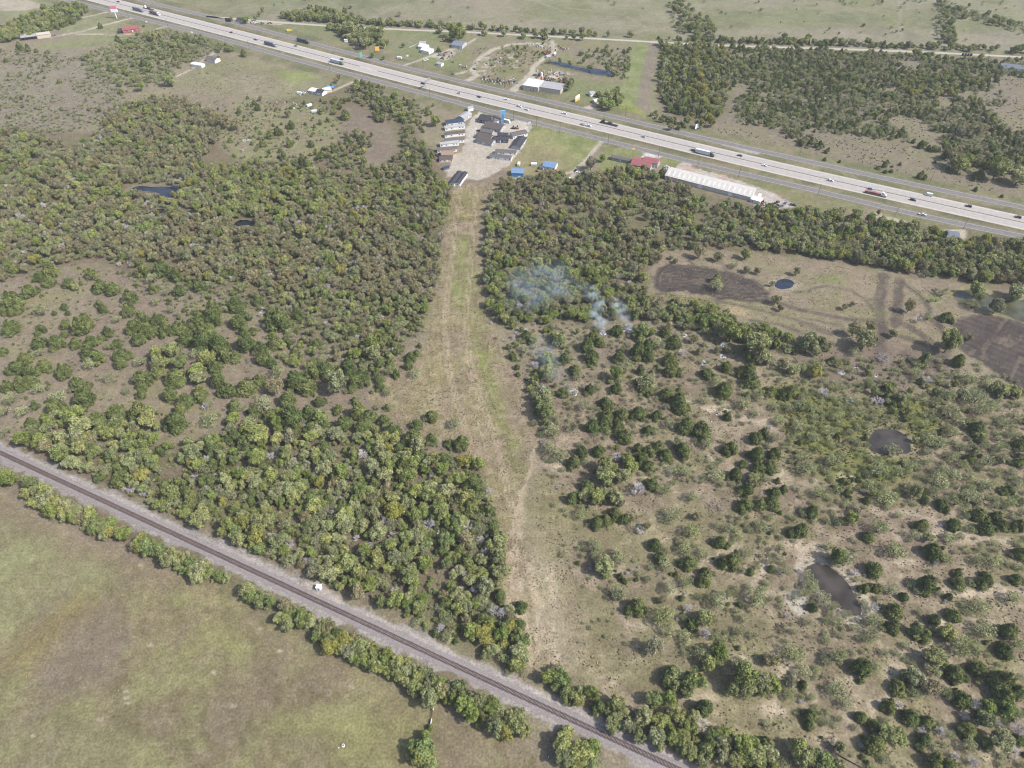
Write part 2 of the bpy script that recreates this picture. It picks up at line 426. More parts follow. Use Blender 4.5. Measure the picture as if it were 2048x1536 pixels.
# --- the open pasture below the railway
PAST = [(-600, 900), (0, 985), (100, 1062), (280, 1132), (450, 1182), (530, 1232), (640, 1292), (780, 1372), (880, 1432), (1050, 1500), (1110, 1560), (1200, 1800), (-900, 1900)]
m = soft(PAST, 4); setz(m, 1)
blend(m, (144, 134, 99), (135, 124, 96), sharp(n1, .4, .6)); blend(m * sharp(fbm(gx * .9 + gy * .4, gy * .22 - gx * .1, 7, 4, 43), .5, .64) * .45, (158, 146, 112)); blend(m * sharp(fbm(gx * .9 + gy * .4, gy * .2 - gx * .09, 11, 4, 44), .54, .66) * .45, (122, 114, 84)); nq = fbm(gx, gy, 3.0, 4, 36); blend(m * sharp(nq, .52, .66) * .4, (126, 118, 84)); blend(m * sharp(1 - nq, .54, .66) * .35, (168, 154, 126)); blend(m * sharp(n2, .5, .68) * .55, (150, 150, 104)); blend(m * sharp(1 - n2, .52, .66) * .5, (158, 145, 122))
for P, c, a in (([(-40, 1010), (120, 1070), (230, 1120), (250, 1170), (120, 1200), (-40, 1290)], (154, 154, 112), .7), ([(20, 1330), (60, 1260), (160, 1185), (180, 1210), (110, 1290), (60, 1350)], (150, 134, 88), .7),
                ([(130, 1260), (230, 1215), (270, 1270), (220, 1360), (90, 1400), (60, 1370)], (139, 124, 112), .85), ([(400, 1240), (480, 1260), (500, 1320), (430, 1350), (380, 1310)], (154, 152, 100), .7),
                ([(440, 1320), (560, 1340), (560, 1420), (470, 1430)], (142, 126, 108), .6), ([(540, 1440), (780, 1400), (860, 1440), (830, 1536), (560, 1560)], (150, 146, 96), .6),
                ([(880, 1440), (1000, 1500), (960, 1560), (870, 1560)], (150, 134, 114), .8), ([(0, 1420), (200, 1440), (300, 1560), (0, 1600)], (146, 142, 106), .6), ([(355, 1175), (395, 1170), (390, 1190), (360, 1200)], (140, 152, 84), .7),
                ([(0, 1000), (60, 1035), (190, 1090), (300, 1135), (420, 1180), (400, 1190), (260, 1145), (120, 1085), (0, 1020)], (162, 142, 120), .8), ([(590, 1290), (860, 1420), (840, 1440), (580, 1310)], (160, 145, 118), .6)):
    blend(soft(P, 14) * a * (.5 + .5 * sharp(n2, .36, .6)), c)
for x, y in ((253, 1382), (255, 1394), (256, 1405), (428, 1346), (467, 1413), (63, 1472), (283, 1132), (520, 1256), (560, 1300), (200, 1440), (300, 1290), (700, 1370)):
    blend(line([(x - 2, y), (x + 3, y + 1)], 1.2, 1.2) * .8, (205, 192, 170))
# --- scrub with pale bare patches, right
m = soft([(1080, 820), (1300, 690), (1560, 740), (2060, 820), (2300, 1000), (2400, 1700), (1500, 1600), (1160, 1400), (1150, 1200), (1060, 1020)], 14)
blend(m * .75, (165, 149, 125), (150, 139, 108), sharp(n2, .4, .6)); blend(m * sharp(n3 * .4 + n2 * .6, .54, .64) * .5, (186, 172, 148)); blend(m * sharp(1 - n1, .52, .62) * .5, (148, 130, 114)); nq = fbm(gx, gy, 5.5, 4, 33); blend(m * sharp(nq, .54, .66) * .5, (190, 174, 148)); blend(m * sharp(1 - nq, .54, .66) * .55, (132, 118, 98)); blend(m * sharp(fbm(gx, gy, 22, 4, 34), .5, .62) * .5, (142, 138, 96))
blend(soft([(1060, 985), (1160, 1000), (1170, 1100), (1100, 1130), (1060, 1090)], 8) * .6, (150, 142, 106))
blend(soft([(1540, 765), (1640, 775), (1700, 800), (1800, 790), (1890, 800), (1890, 860), (1830, 900), (1810, 960), (1740, 985), (1640, 950), (1600, 905), (1555, 850)], 12) * (.35 + .65 * sharp(n2, .36, .56)), (133, 137, 74))
for c in ((1110, 932, 20, 7), (1600, 1200, 36, 20), (1625, 1098, 26, 16), (1700, 957, 20, 8), (1612, 972, 24, 10), (1560, 955, 26, 12), (1440, 820, 34, 7), (1515, 842, 36, 8), (1685, 1128, 24, 8), (1805, 1125, 26, 10), (1880, 1070, 40, 7), (1900, 1075, 60, 8),
          (1870, 1320, 40, 4), (1795, 1330, 8, 16), (1510, 880, 16, 8), (1540, 1420, 26, 12), (1660, 1480, 24, 8), (1980, 1510, 30, 10), (1470, 1330, 20, 14), (1560, 1350, 30, 18), (1220, 1140, 24, 9), (1345, 1180, 24, 12), (1460, 1200, 10, 8), (1080, 1385, 16, 6), (1100, 1400, 14, 5),
          (1760, 1170, 14, 5), (1820, 1075, 20, 6), (1960, 1185, 70, 7), (1900, 1235, 50, 10), (2000, 1250, 30, 8), (1700, 1440, 20, 10), (1950, 1030, 26, 6), (1420, 1110, 18, 8), (1290, 1255, 30, 3), (1390, 1395, 40, 8), (1650, 1210, 12, 16)):
    P = [(c[0] + c[2] * math.cos(a), c[1] + c[3] * math.sin(a)) for a in np.linspace(0, 6.28, 11)[:-1]]
    blend(soft(P, 5) * (.35 + .65 * sharp(n3 * .5 + n2 * .5, .38, .58)), (206, 190, 164))
blend(soft([(1571, 1185), (1600, 1180), (1622, 1215), (1610, 1232), (1580, 1215)], 3), (208, 200, 184))
for P in ([(1370, 800), (1440, 825), (1520, 845), (1545, 858)], [(1880, 1060), (1960, 1075), (2060, 1090)], [(1780, 1345), (1795, 1310), (1830, 1300), (1870, 1298)], [(1545, 1097), (1580, 1088), (1625, 1095)], [(1880, 1182), (1960, 1188), (2060, 1180)],
          [(1785, 1350), (1778, 1400), (1740, 1410)], [(1560, 1110), (1535, 1125), (1500, 1180)], [(1745, 1020), (1830, 1030), (1900, 1050)], [(1480, 1320), (1520, 1360), (1560, 1420)], [(1620, 1095), (1600, 1115), (1602, 1150), (1625, 1180), (1665, 1215)], [(1640, 1105), (1680, 1125), (1705, 1160), (1720, 1190)]):
    blend(line(P, 3.5, 3) * .7, (204, 188, 164))
# --- cleared field with ploughed ground and wheel tracks
m = soft([(1316, 500), (1400, 500), (1650, 525), (1800, 555), (1900, 580), (1930, 640), (1910, 700), (1700, 690), (1640, 670), (1500, 640), (1300, 610), (1300, 550)], 5); setz(m, 7)
blend(m, (164, 149, 127), (150, 140, 112), sharp(n2, .4, .6)); blend(m * sharp(n1, .5, .6) * .4, (142, 140, 98))
for c in ((1660, 560, 30, 8), (1700, 590, 30, 12), (1850, 595, 25, 12), (1560, 545, 20, 6), (1760, 620, 12, 8)):
    P = [(c[0] + c[2] * math.cos(a), c[1] + c[3] * math.sin(a)) for a in np.linspace(0, 6.28, 9)[:-1]]
    blend(soft(P, 6) * .7 * sharp(n2, .35, .55), (134, 146, 84))
blend(soft([(1455, 612), (1500, 618), (1500, 632), (1455, 628)], 4) * .7, (196, 176, 138))
blend(soft([(1660, 690), (1800, 690), (1900, 705), (1880, 760), (1760, 790), (1660, 770), (1600, 720)], 10) * .75, (138, 122, 108))
pn = fbm(gx * .6, gy * 3.0, 7, 3, 31)
m1 = soft([(1308, 552), (1318, 536), (1345, 531), (1400, 533), (1450, 543), (1480, 550), (1510, 562), (1540, 585), (1537, 604), (1500, 606), (1430, 596), (1370, 584), (1318, 582), (1307, 572)], 1.5)
pn2 = fbm(gx * 2.2 - gy * 1.6, gx * .55 + gy * .5, 9, 3, 32)
m2 = soft([(1912, 642), (1955, 626), (2060, 648), (2300, 700), (2300, 860), (2060, 800), (1990, 745), (1930, 705), (1900, 670)], 2)
for mm, q in ((m1, pn), (m2, pn2)):
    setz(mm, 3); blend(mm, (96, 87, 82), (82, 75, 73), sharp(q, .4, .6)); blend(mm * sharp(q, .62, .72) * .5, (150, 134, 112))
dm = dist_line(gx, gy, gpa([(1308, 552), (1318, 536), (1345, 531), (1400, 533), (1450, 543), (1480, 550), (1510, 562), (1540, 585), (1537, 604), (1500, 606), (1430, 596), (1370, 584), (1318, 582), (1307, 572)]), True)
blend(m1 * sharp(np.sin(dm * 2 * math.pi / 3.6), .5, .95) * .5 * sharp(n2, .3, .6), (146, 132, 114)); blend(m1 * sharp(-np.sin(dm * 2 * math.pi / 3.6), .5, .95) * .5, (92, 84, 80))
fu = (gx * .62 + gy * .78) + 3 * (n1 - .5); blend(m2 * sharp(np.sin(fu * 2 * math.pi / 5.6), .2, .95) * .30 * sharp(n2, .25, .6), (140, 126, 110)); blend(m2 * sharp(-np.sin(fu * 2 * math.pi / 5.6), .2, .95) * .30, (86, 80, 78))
blend(soft([(1325, 586), (1420, 602), (1415, 612), (1330, 596)], 3) * .8, (150, 148, 100))
DK = (112, 101, 92)
for P, w in (([(1410, 517), (1440, 522), (1455, 545), (1475, 553)], 3), ([(1390, 515), (1375, 520), (1385, 528)], 3), ([(1430, 600), (1480, 612), (1560, 630), (1640, 655), (1665, 665)], 3), ([(1500, 640), (1560, 650), (1620, 672), (1670, 690)], 3.5),
             ([(1605, 636), (1680, 650), (1688, 660), (1660, 668), (1600, 648)], 2.5), ([(1540, 600), (1600, 620), (1700, 640), (1750, 640)], 5), ([(1768, 552), (1764, 580), (1755, 615), (1765, 660), (1758, 700)], 9), ([(1800, 560), (1796, 600), (1790, 650)], 8),
             ([(1560, 578), (1600, 584), (1650, 572), (1700, 580), (1730, 600), (1742, 616)], 2.5), ([(1810, 568), (1840, 590), (1858, 615), (1860, 640), (1880, 650)], 4), ([(1790, 640), (1830, 660), (1870, 690), (1880, 720), (1840, 735), (1810, 710)], 7),
             ([(1860, 640), (1890, 665), (1900, 700), (1870, 735)], 6), ([(1330, 584), (1312, 590), (1322, 604)], 3), ([(1438, 600), (1432, 612), (1420, 620)], 3), ([(1750, 650), (1800, 672), (1850, 690)], 5)):
    blend(line(P, w * .85, 2.2) * .85 * (.7 + .3 * sharp(pn2, .4, .55)), (104, 94, 87))
for x, y, r in ((1757, 797, 18), (1683, 745, 14), (1446, 700, 14), (1149, 788, 13), (1260, 660, 16), (1205, 662, 18), (1436, 836, 14), (1640, 775, 8), (1750, 755, 12), (1410, 730, 9), (1145, 815, 8)):
    P = [(x + r * math.cos(a), y + r * .55 * math.sin(a)) for a in np.linspace(0, 6.28, 9)[:-1]]
    blend(soft(P, 5) * .6, (122, 106, 96))
# --- pale gravel: driveways, the home lot, the warehouse apron, the ballast shoulders
GRAVEL = (216, 208, 194)
LOT = [(957, 223), (985, 231), (1040, 240), (1062, 247), (1060, 262), (1050, 285), (1043, 300), (1033, 312), (1020, 326), (992, 347), (965, 362), (932, 356), (890, 357), (896, 335), (908, 312), (926, 300), (932, 265), (940, 240)]
m = soft(LOT, 1.2); isl = soft([(978, 228), (1034, 240), (1026, 243.5), (1006, 239), (986, 234)], 1.0); m = m * (1 - isl); setz(m, 4)
blend(m, GRAVEL, (204, 192, 174), sharp(n2, .42, .62)); blend(m * sharp(1 - n1, .5, .6) * .35, (184, 172, 158)); blend(isl, (132, 138, 96))
m = soft([(1290, 305), (1322, 312), (1320, 332), (1305, 338), (1262, 328)], 1.2); setz(m, 4); blend(m, (212, 206, 198))
m = soft([(1366, 322), (1382, 326), (1384, 336), (1450, 352), (1520, 376), (1575, 400), (1590, 412), (1545, 418), (1500, 405), (1345, 350), (1345, 338)], 1.5); setz(m, 4); blend(m, (208, 200, 188), (196, 178, 164), sharp(n2, .45, .6))
for P, w in (([(1203, 283), (1192, 295), (1182, 307), (1172, 320), (1162, 331), (1150, 342), (1123, 348), (1100, 349)], 4), ([(1150, 342), (1146, 352), (1140, 358)], 5), ([(945, 140), (955, 120), (985, 99), (1020, 89), (1060, 86.5), (1096, 89), (1110, 98), (1100, 111), (1080, 121), (1068, 134), (1063, 150)], 6),
             ([(1110, 98), (1104, 84), (1096, 79)], 5), ([(945, 140), (956, 150), (936, 161)], 7), ([(930, 143), (912, 148)], 5), ([(1028, 180), (1043, 168), (1060, 156), (1066, 146)], 10), ([(1060, 154), (1090, 160)], 14), ([(1172, 219), (1184, 213), (1198, 206)], 7),
             ([(806, 132), (840, 120), (868, 110), (905, 100), (935, 88), (950, 78)], 4), ([(870, 112), (890, 118), (905, 108), (900, 100)], 8), ([(219, 23), (190, 30), (167, 35)], 4), ([(266, 35.5), (205, 51), (164, 63), (113, 72), (104, 74)], 5), ([(335, 53), (273, 67), (239, 70), (154, 68)], 3),
             ([(448, 99), (430, 106), (415, 114)], 5), ([(415, 114), (380, 140), (352, 153)], 3), ([(718, 160), (687, 172), (668, 181), (655, 184)], 4), ([(500, 44), (560, 48)], 8), ([(1895, 462), (1925, 462), (1925, 476)], 5), ([(1750, 430), (1810, 447)], 7)):
    blend(line(P, w, 1.6) * .9, (203, 193, 175))
blend(line([(1450, 288), (1480, 296), (1512, 305)], 7, 3) * .8, (196, 194, 192))
W = np.array([tuple(RAIL_A - RAIL_U * 900)[:2], tuple(RAIL_B + RAIL_U * 900)[:2]])
s_ = (gx - RAIL_A.x) * RAIL_N.x + (gy - RAIL_A.y) * RAIL_N.y
sw = s_ + 2.2 * (wx - gx) * .5
m = np.clip(.5 + (6.5 - sw) / 1.2, 0, 1) * np.clip(.5 + (sw + 5.0) / 1.4, 0, 1)
blend(m, (180, 173, 166), (164, 157, 151), sharp(n3, .4, .6)); blend(m * sharp(n1, .5, .6) * .4, (192, 180, 170)); blend(np.clip(.5 + (2.9 - np.abs(s_)) / .8, 0, 1) * .6, (146, 139, 134)); blend(np.clip(.5 + (1.0 - np.abs(s_ - 4.6 - .6 * (n2 - .5))) / .8, 0, 1) * m * .5, (200, 190, 182))
blend(soft([(600, 1150), (640, 1160), (685, 1185), (690, 1205), (640, 1190)], 2), (200, 188, 178))
# banks of the ponds
for P, cc, w in (([(1737, 885), (1750, 862), (1780, 858), (1810, 870), (1821, 900), (1790, 908), (1745, 903)], (176, 164, 142), 3.0), ([(1612, 1140), (1636, 1128), (1672, 1142), (1700, 1176), (1722, 1214), (1704, 1230), (1658, 1199), (1622, 1160)], (206, 194, 174), 5.0),
                 ([(1551, 567), (1572, 558), (1588, 568), (1562, 578)], (176, 164, 144), 4.0), ([(1906, 590), (1940, 580), (2010, 602), (2200, 620), (2200, 670), (1980, 622)], (156, 150, 104), 5.0), ([(262, 378), (310, 374), (352, 371), (340, 398), (314, 386)], (150, 140, 116), 6.0), ([(1099, 126), (1146, 131), (1228, 147), (1200, 150), (1150, 139)], (120, 120, 84), 5.0)):
    d_ = dist_line(gx, gy, gpa(P), True); blend(np.clip(.5 + (w * (.4 + 1.2 * n2) - d_) / 2, 0, 1) * .7, cc); blend(np.clip(.5 + (.9 - d_) / .8, 0, 1) * .7, (96, 86, 76))
# fine grain
colr *= (.80 + .40 * n3 * .6 + .40 * fbm(gx, gy, 1.3, 2, 41) * .4)[:, None] * (.80 + .4 * n2)[:, None] * (.86 + .28 * fbm(gx, gy, 5.5, 4, 42))[:, None]
colr = colr * .98 + .02 * colr.mean(1, keepdims=True)
# colour strength of the tuft mottling in the material
me_attr = np.concatenate([np.clip(colr, .004, .9), np.ones((len(gx), 1))], 1).astype(np.float32)

gm = bpy.data.materials.new("soil_and_turf"); gm.use_nodes = True
nt = gm.node_tree; b = nt.nodes["Principled BSDF"]
b.inputs["Roughness"].default_value = .95; b.inputs["Specular IOR Level"].default_value = .08
at = nt.nodes.new("ShaderNodeAttribute"); at.attribute_name = "soil"
tc = nt.nodes.new("ShaderNodeTexCoord")
nA, nB = nt.nodes.new("ShaderNodeTexNoise"), nt.nodes.new("ShaderNodeTexNoise")
nA.inputs["Scale"].default_value, nA.inputs["Detail"].default_value = .9, 5
nB.inputs["Scale"].default_value, nB.inputs["Detail"].default_value = .28, 4
mr = nt.nodes.new("ShaderNodeMapRange"); mr.inputs[1].default_value, mr.inputs[2].default_value, mr.inputs[3].default_value, mr.inputs[4].default_value = .3, .7, .72, 1.28
mr2 = nt.nodes.new("ShaderNodeMapRange"); mr2.inputs[1].default_value, mr2.inputs[2].default_value, mr2.inputs[3].default_value, mr2.inputs[4].default_value = .3, .7, .86, 1.14
mm_ = nt.nodes.new("ShaderNodeMath"); mm_.operation = 'MULTIPLY'
sv = nt.nodes.new("ShaderNodeVectorMath"); sv.operation = 'SCALE'
for n in (nA, nB): nt.links.new(tc.outputs["Object"], n.inputs["Vector"])
nt.links.new(nA.outputs["Fac"], mr.inputs[0]); nt.links.new(nB.outputs["Fac"], mr2.inputs[0])
nt.links.new(mr.outputs[0], mm_.inputs[0]); nt.links.new(mr2.outputs[0], mm_.inputs[1])
nt.links.new(at.outputs["Color"], sv.inputs[0]); nt.links.new(mm_.outputs[0], sv.inputs["Scale"])
nt.links.new(sv.outputs[0], b.inputs["Base Color"])
bp = nt.nodes.new("ShaderNodeBump"); bp.inputs["Strength"].default_value = .55; bp.inputs["Distance"].default_value = .5
nt.links.new(nA.outputs["Fac"], bp.inputs["Height"]); nt.links.new(bp.outputs[0], b.inputs["Normal"])
MATS["soil"] = gm

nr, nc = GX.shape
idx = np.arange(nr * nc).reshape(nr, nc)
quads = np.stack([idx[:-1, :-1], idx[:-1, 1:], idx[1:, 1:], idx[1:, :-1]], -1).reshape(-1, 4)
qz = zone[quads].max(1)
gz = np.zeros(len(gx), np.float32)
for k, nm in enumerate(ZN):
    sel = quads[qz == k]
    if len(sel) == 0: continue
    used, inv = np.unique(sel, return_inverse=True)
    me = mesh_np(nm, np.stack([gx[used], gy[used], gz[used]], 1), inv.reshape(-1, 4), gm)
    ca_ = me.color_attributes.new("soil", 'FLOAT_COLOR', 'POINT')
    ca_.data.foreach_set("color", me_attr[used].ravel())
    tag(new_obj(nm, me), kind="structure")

# ------------------------------------------------------------------ roads
def ribbon(name, L, offs, z, m, cols=None, kind="structure"):
    """a strip along the line L with edges at the given offsets (metres to the left)"""
    P = np.array([(q.x, q.y) for q in L]); T = np.gradient(P, axis=0); T /= np.linalg.norm(T, axis=1)[:, None]
    N = np.stack([-T[:, 1], T[:, 0]], 1); k = len(offs)
    V = np.concatenate([np.concatenate([P + N * o, np.full((len(P), 1), z)], 1)[:, None] for o in offs], 1).reshape(-1, 3)
    i = np.arange(len(P) - 1)[:, None] * k + np.arange(k - 1)[None]
    F = np.stack([i, i + k, i + k + 1, i + 1], -1).reshape(-1, 4)[:, ::-1]
    me = mesh_np(name, V, np.ascontiguousarray(F), m if isinstance(m, (list, tuple)) else [m])
    if cols: me.polygons.foreach_set("material_index", np.tile(np.array(cols, np.int32), len(P) - 1))
    return tag(new_obj(name, me), kind=kind) if kind else me
conc_l = mat("shoulder_concrete", (222, 214, 202), .9, .1, .10, .35)
conc_d = mat("lane_concrete", (204, 197, 192), .9, .1, .10, .3)
conc_m = mat("lane_concrete_warm", (213, 204, 195), .9, .1, .12, .25)
asph = mat("old_asphalt", (148, 143, 142), .9, .1, .14, .3)
asph2 = mat("asphalt_edge", (172, 168, 162), .9, .1, .14, .3)
white = mat("road_paint", (226, 224, 218), .7, .2)
grav = mat("road_gravel", (210, 202, 186), .95, .05, .1, .4)
ribbon("highway", HWYL, [11.2, 9.0, 5.4, 5.2, 1.7, .5, -.5, -1.7, -5.2, -5.4, -9.0, -11.2], .05, [conc_l, conc_d, conc_m], [0, 1, 2, 1, 2, 0, 2, 1, 2, 1, 0])
ribbon("frontage_road", FRSL, [4.0, 3.2, -3.2, -4.0], .05, [asph2, asph], [0, 1, 0])
ribbon("frontage_road", FRNL, [4.0, 3.2, -3.2, -4.0], .05, [asph2, asph], [0, 1, 0])
ribbon("county_road", CRDL, [2.6, -2.6], .05, grav)
mk = MB()
def walk(L, step):
    d = 0.0; nxt = 0.0
    for i in range(len(L) - 1):
        s = (L[i + 1] - L[i]).length
        while nxt <= d + s:
            t = (nxt - d) / s
            u = (L[i + 1] - L[i]) / s
            yield L[i] + u * (nxt - d), u
            nxt += step
        d += s
for off in (5.3, -5.3):
    for p, u in walk(HWYL, 12.2):
        n = Vector((-u.y, u.x, 0)); c = p + n * off
        mk.quad(*[q + Vector((0, 0, .058)) for q in (c - u * 1.6 - n * .09, c + u * 1.6 - n * .09, c + u * 1.6 + n * .09, c - u * 1.6 + n * .09)])
for L, offs, in ((HWYL, (9.1, 1.6, -1.6, -9.1)), (FRSL, (3.3, -3.3)), (FRNL, (3.3, -3.3))):
    for o in offs:
        for i in range(0, len(L) - 2, 2):
            j = i + 2
            a, c = L[i], L[j]; u = (c - a).normalized(); n = Vector((-u.y, u.x, 0))
            mk.quad(*[q + Vector((0, 0, .056)) for q in (a + n * (o - .09), c + n * (o - .09), c + n * (o + .09), a + n * (o + .09))])
tag(mk.build("road_markings", white), kind="structure")
# concrete median wall with one gap for crossing
bar = mat("barrier_concrete", (206, 194, 182), .9, .1, .08, .5, k=.5)
gapc = gp(734, 138)
prof = [(-.34, .05), (.34, .05), (.16, .4), (.13, .8), (-.13, .8), (-.16, .4)]
for side, lab in ((0, "long low concrete median wall running east from the crossing gap"), (1, "long low concrete median wall running west from the crossing gap")):
    k0 = min(range(len(HWYL)), key=lambda i: (HWYL[i] - gapc).length)
    seg = HWYL[k0 + 2:] if side == 0 else HWYL[:k0 - 1]
    V = []; P = np.array([(q.x, q.y) for q in seg]); T = np.gradient(P, axis=0); T /= np.linalg.norm(T, axis=1)[:, None]
    for (x, y), (tx, ty) in zip(P, T): V += [(x - ty * a, y + tx * a, z) for a, z in prof]
    F = [tuple(i * 6 + q for q in (0, 1)) + ((i + 1) * 6 + 1, (i + 1) * 6) for i in range(0)]
    for i in range(len(P) - 1):
        for q in range(6):
            r = (q + 1) % 6
            F.append((i * 6 + q, i * 6 + r, (i + 1) * 6 + r, (i + 1) * 6 + q))
    tag(new_obj("concrete_barrier", mesh_np("concrete_barrier", V, F, bar)), lab, "barrier")

# ------------------------------------------------------------------ ponds
def water(name, c, rough=.06, raw=False):
    m = bpy.data.materials.new(name); m.use_nodes = True
    b = m.node_tree.nodes["Principled BSDF"]
    b.inputs["Base Color"].default_value = (*alb(c), 1); b.inputs["Roughness"].default_value = rough
    b.inputs["IOR"].default_value = 1.33; b.inputs["Specular IOR Level"].default_value = .5
    nz = m.node_tree.nodes.new("ShaderNodeTexNoise"); nz.inputs["Scale"].default_value = .8
    tc = m.node_tree.nodes.new("ShaderNodeTexCoord"); bp = m.node_tree.nodes.new("ShaderNodeBump"); bp.inputs["Strength"].default_value = .04
    n2_ = m.node_tree.nodes.new("ShaderNodeTexNoise"); n2_.inputs["Scale"].default_value = .12; n2_.inputs["Detail"].default_value = 4; m.node_tree.links.new(tc.outputs["Object"], n2_.inputs["Vector"])
    rp = m.node_tree.nodes.new("ShaderNodeValToRGB"); rp.color_ramp.elements[0].position, rp.color_ramp.elements[1].position = .38, .66; rp.color_ramp.elements[0].color = (*[q * .62 for q in alb(c)], 1); rp.color_ramp.elements[1].color = (*[q * 1.25 for q in alb(c)], 1)
    m.node_tree.links.new(n2_.outputs["Fac"], rp.inputs[0]); m.node_tree.links.new(rp.outputs[0], b.inputs["Base Color"])
    m.node_tree.links.new(tc.outputs["Object"], nz.inputs["Vector"]); m.node_tree.links.new(nz.outputs["Fac"], bp.inputs["Height"]); m.node_tree.links.new(bp.outputs[0], b.inputs["Normal"])
    return m
mud, dark, clear, green = water("muddy_water", (86, 79, 72)), water("dark_water", (30, 32, 36)), water("sky_tinted_water", (56, 64, 84)), water("pond_green_water", (104, 104, 78), .2)  # the blue-grey water has the sky's reflection put into its base colour
black = water("black_water", (24, 22, 26), .1)  # near-black water of the small pool in the wood
PONDS = [([(1737, 885), (1740, 872), (1750, 862), (1764, 858), (1780, 858), (1796, 862), (1810, 870), (1819, 882), (1821, 900), (1812, 908), (1790, 908), (1768, 910), (1745, 903), (1738, 896)], mud),
         ([(1612, 1140), (1620, 1130), (1636, 1128), (1654, 1132), (1672, 1142), (1688, 1158), (1700, 1176), (1712, 1196), (1722, 1214), (1722, 1228), (1704, 1230), (1680, 1216), (1658, 1199), (1638, 1178), (1622, 1160)], mud),
         ([(1551, 567), (1558, 560), (1572, 558), (1584, 562), (1588, 568), (1580, 576), (1562, 578), (1551, 574)], clear),
         ([(1906, 590), (1918, 582), (1940, 580), (1966, 584), (1985, 592), (2010, 602), (2050, 600), (2200, 620), (2200, 670), (2050, 645), (2010, 630), (1980, 622), (1950, 615), (1920, 606)], green),
         ([(262, 378), (280, 372), (310, 374), (335, 374), (352, 371), (360, 376), (350, 388), (340, 398), (328, 398), (314, 386), (290, 382), (268, 386)], clear),
         ([(200, 376), (212, 374), (214, 380), (203, 382)], clear),
         ([(468, 448), (478, 441), (494, 440), (508, 444), (512, 450), (500, 452), (486, 450), (474, 452)], black),
         ([(1099, 126), (1108, 123), (1124, 124.5), (1146, 131), (1165, 136), (1190, 137), (1212, 141), (1228, 147), (1222, 152), (1200, 150), (1175, 146), (1150, 139), (1120, 132)], clear),
         ([(710, 93), (709, 88), (712, 82), (716, 77), (719, 83), (722, 92), (716, 93.5)], clear),
         ([(1880, 83), (1888, 81.5), (1897, 83), (1894, 86), (1885, 86)], clear),
         ([(298, 424), (312, 419), (328, 418), (330, 424), (316, 428), (304, 430)], dark), ([(952, 69.5), (958, 67.2), (961, 69.5), (956, 72)], clear)]
for P, m in PONDS:
    W = gpa(P); c = W.mean(0); out = []
    n = len(W)
    for i in range(n):                       # rounded shoreline
        a, b_, c_, d = W[(i - 1) % n], W[i], W[(i + 1) % n], W[(i + 2) % n]
        for t in (0, .25, .5, .75):
            p = .5 * ((2 * b_) + (c_ - a) * t + (2 * a - 5 * b_ + 4 * c_ - d) * t * t + (3 * b_ - a - 3 * c_ + d) * t ** 3)
            out.append((*(p + RNG.normal(0, .22, 2)), .03))
    tag(MB().poly(out).build("pond_water", m), kind="structure")

# ------------------------------------------------------------------ railway
rust = mat("rusty_rail", (92, 74, 70), .55, .4, .2, 1.0)
tie_m = mat("weathered_tie", (104, 84, 76), .95, .05, .35, .9)
tie_m2 = mat("grey_tie", (128, 110, 102), .95, .05, .35, .9)
ballast_m = mat("crushed_stone", (172, 164, 164), .95, .05, .22, 1.6, bump=.6)
RL = [RAIL_A + RAIL_U * d for d in np.arange(-90, (RAIL_B - RAIL_A).length + 80, 4.0)]
V, F = [], []
prof = [(-3.1, .012), (-1.75, .42), (1.75, .42), (3.1, .012)]
for q in RL: V += [(q.x + RAIL_N.x * a, q.y + RAIL_N.y * a, z) for a, z in prof]
for i in range(len(RL) - 1): F += [(i * 4 + k, (i + 1) * 4 + k, (i + 1) * 4 + k + 1, i * 4 + k + 1) for k in range(3)]
F = [f[::-1] for f in F]
tag(new_obj("ballast_bed", mesh_np("ballast_bed", V, F, ballast_m)), kind="structure")
rail_h = math.atan2(RAIL_U.y, RAIL_U.x)
tr = thing("railway_track", "single railway track with rusty rails on grey ballast beside the wood", "railway track", RAIL_A, rail_h)
L0 = (RAIL_B - RAIL_A).length
for s in (-1, 1):
    a = s * .7525
    MB().box(-90, a - .075, .58, L0 + 76, a + .075, .60).box(-90, a - .012, .60, L0 + 76, a + .012, .70).box(-90, a - .045, .70, L0 + 76, a + .045, .76).build("rail", rust, tr)
tie_me = [MB().box(-.115, -1.3, .38, .115, 1.3, .56, .01, .01).mesh("railway_tie", m) for m in (tie_m, tie_m2)]
ties = np.arange(-88, L0 + 74, .56)
def vis(d):
    p = RAIL_A + RAIL_U * d; x, y = to_px(p.x, p.y)
    return -15 < x < 1420 and y < 1556
shown = [d for d in ties if vis(d)]
cut = shown[-300]
far = MB()
for d in ties:
    if d >= cut and vis(d):
        o = new_obj("railway_tie", tie_me[int(random.random() < .35)], tr, (d, random.uniform(-.06, .06), 0), random.uniform(-.02, .02))
    else:
        j = random.uniform(-.06, .06); far.box(d - .115, -1.3 + j, .38, d + .115, 1.3 + j, .56)
tag(far.build("railway_ties", tie_m, tr), kind="stuff")

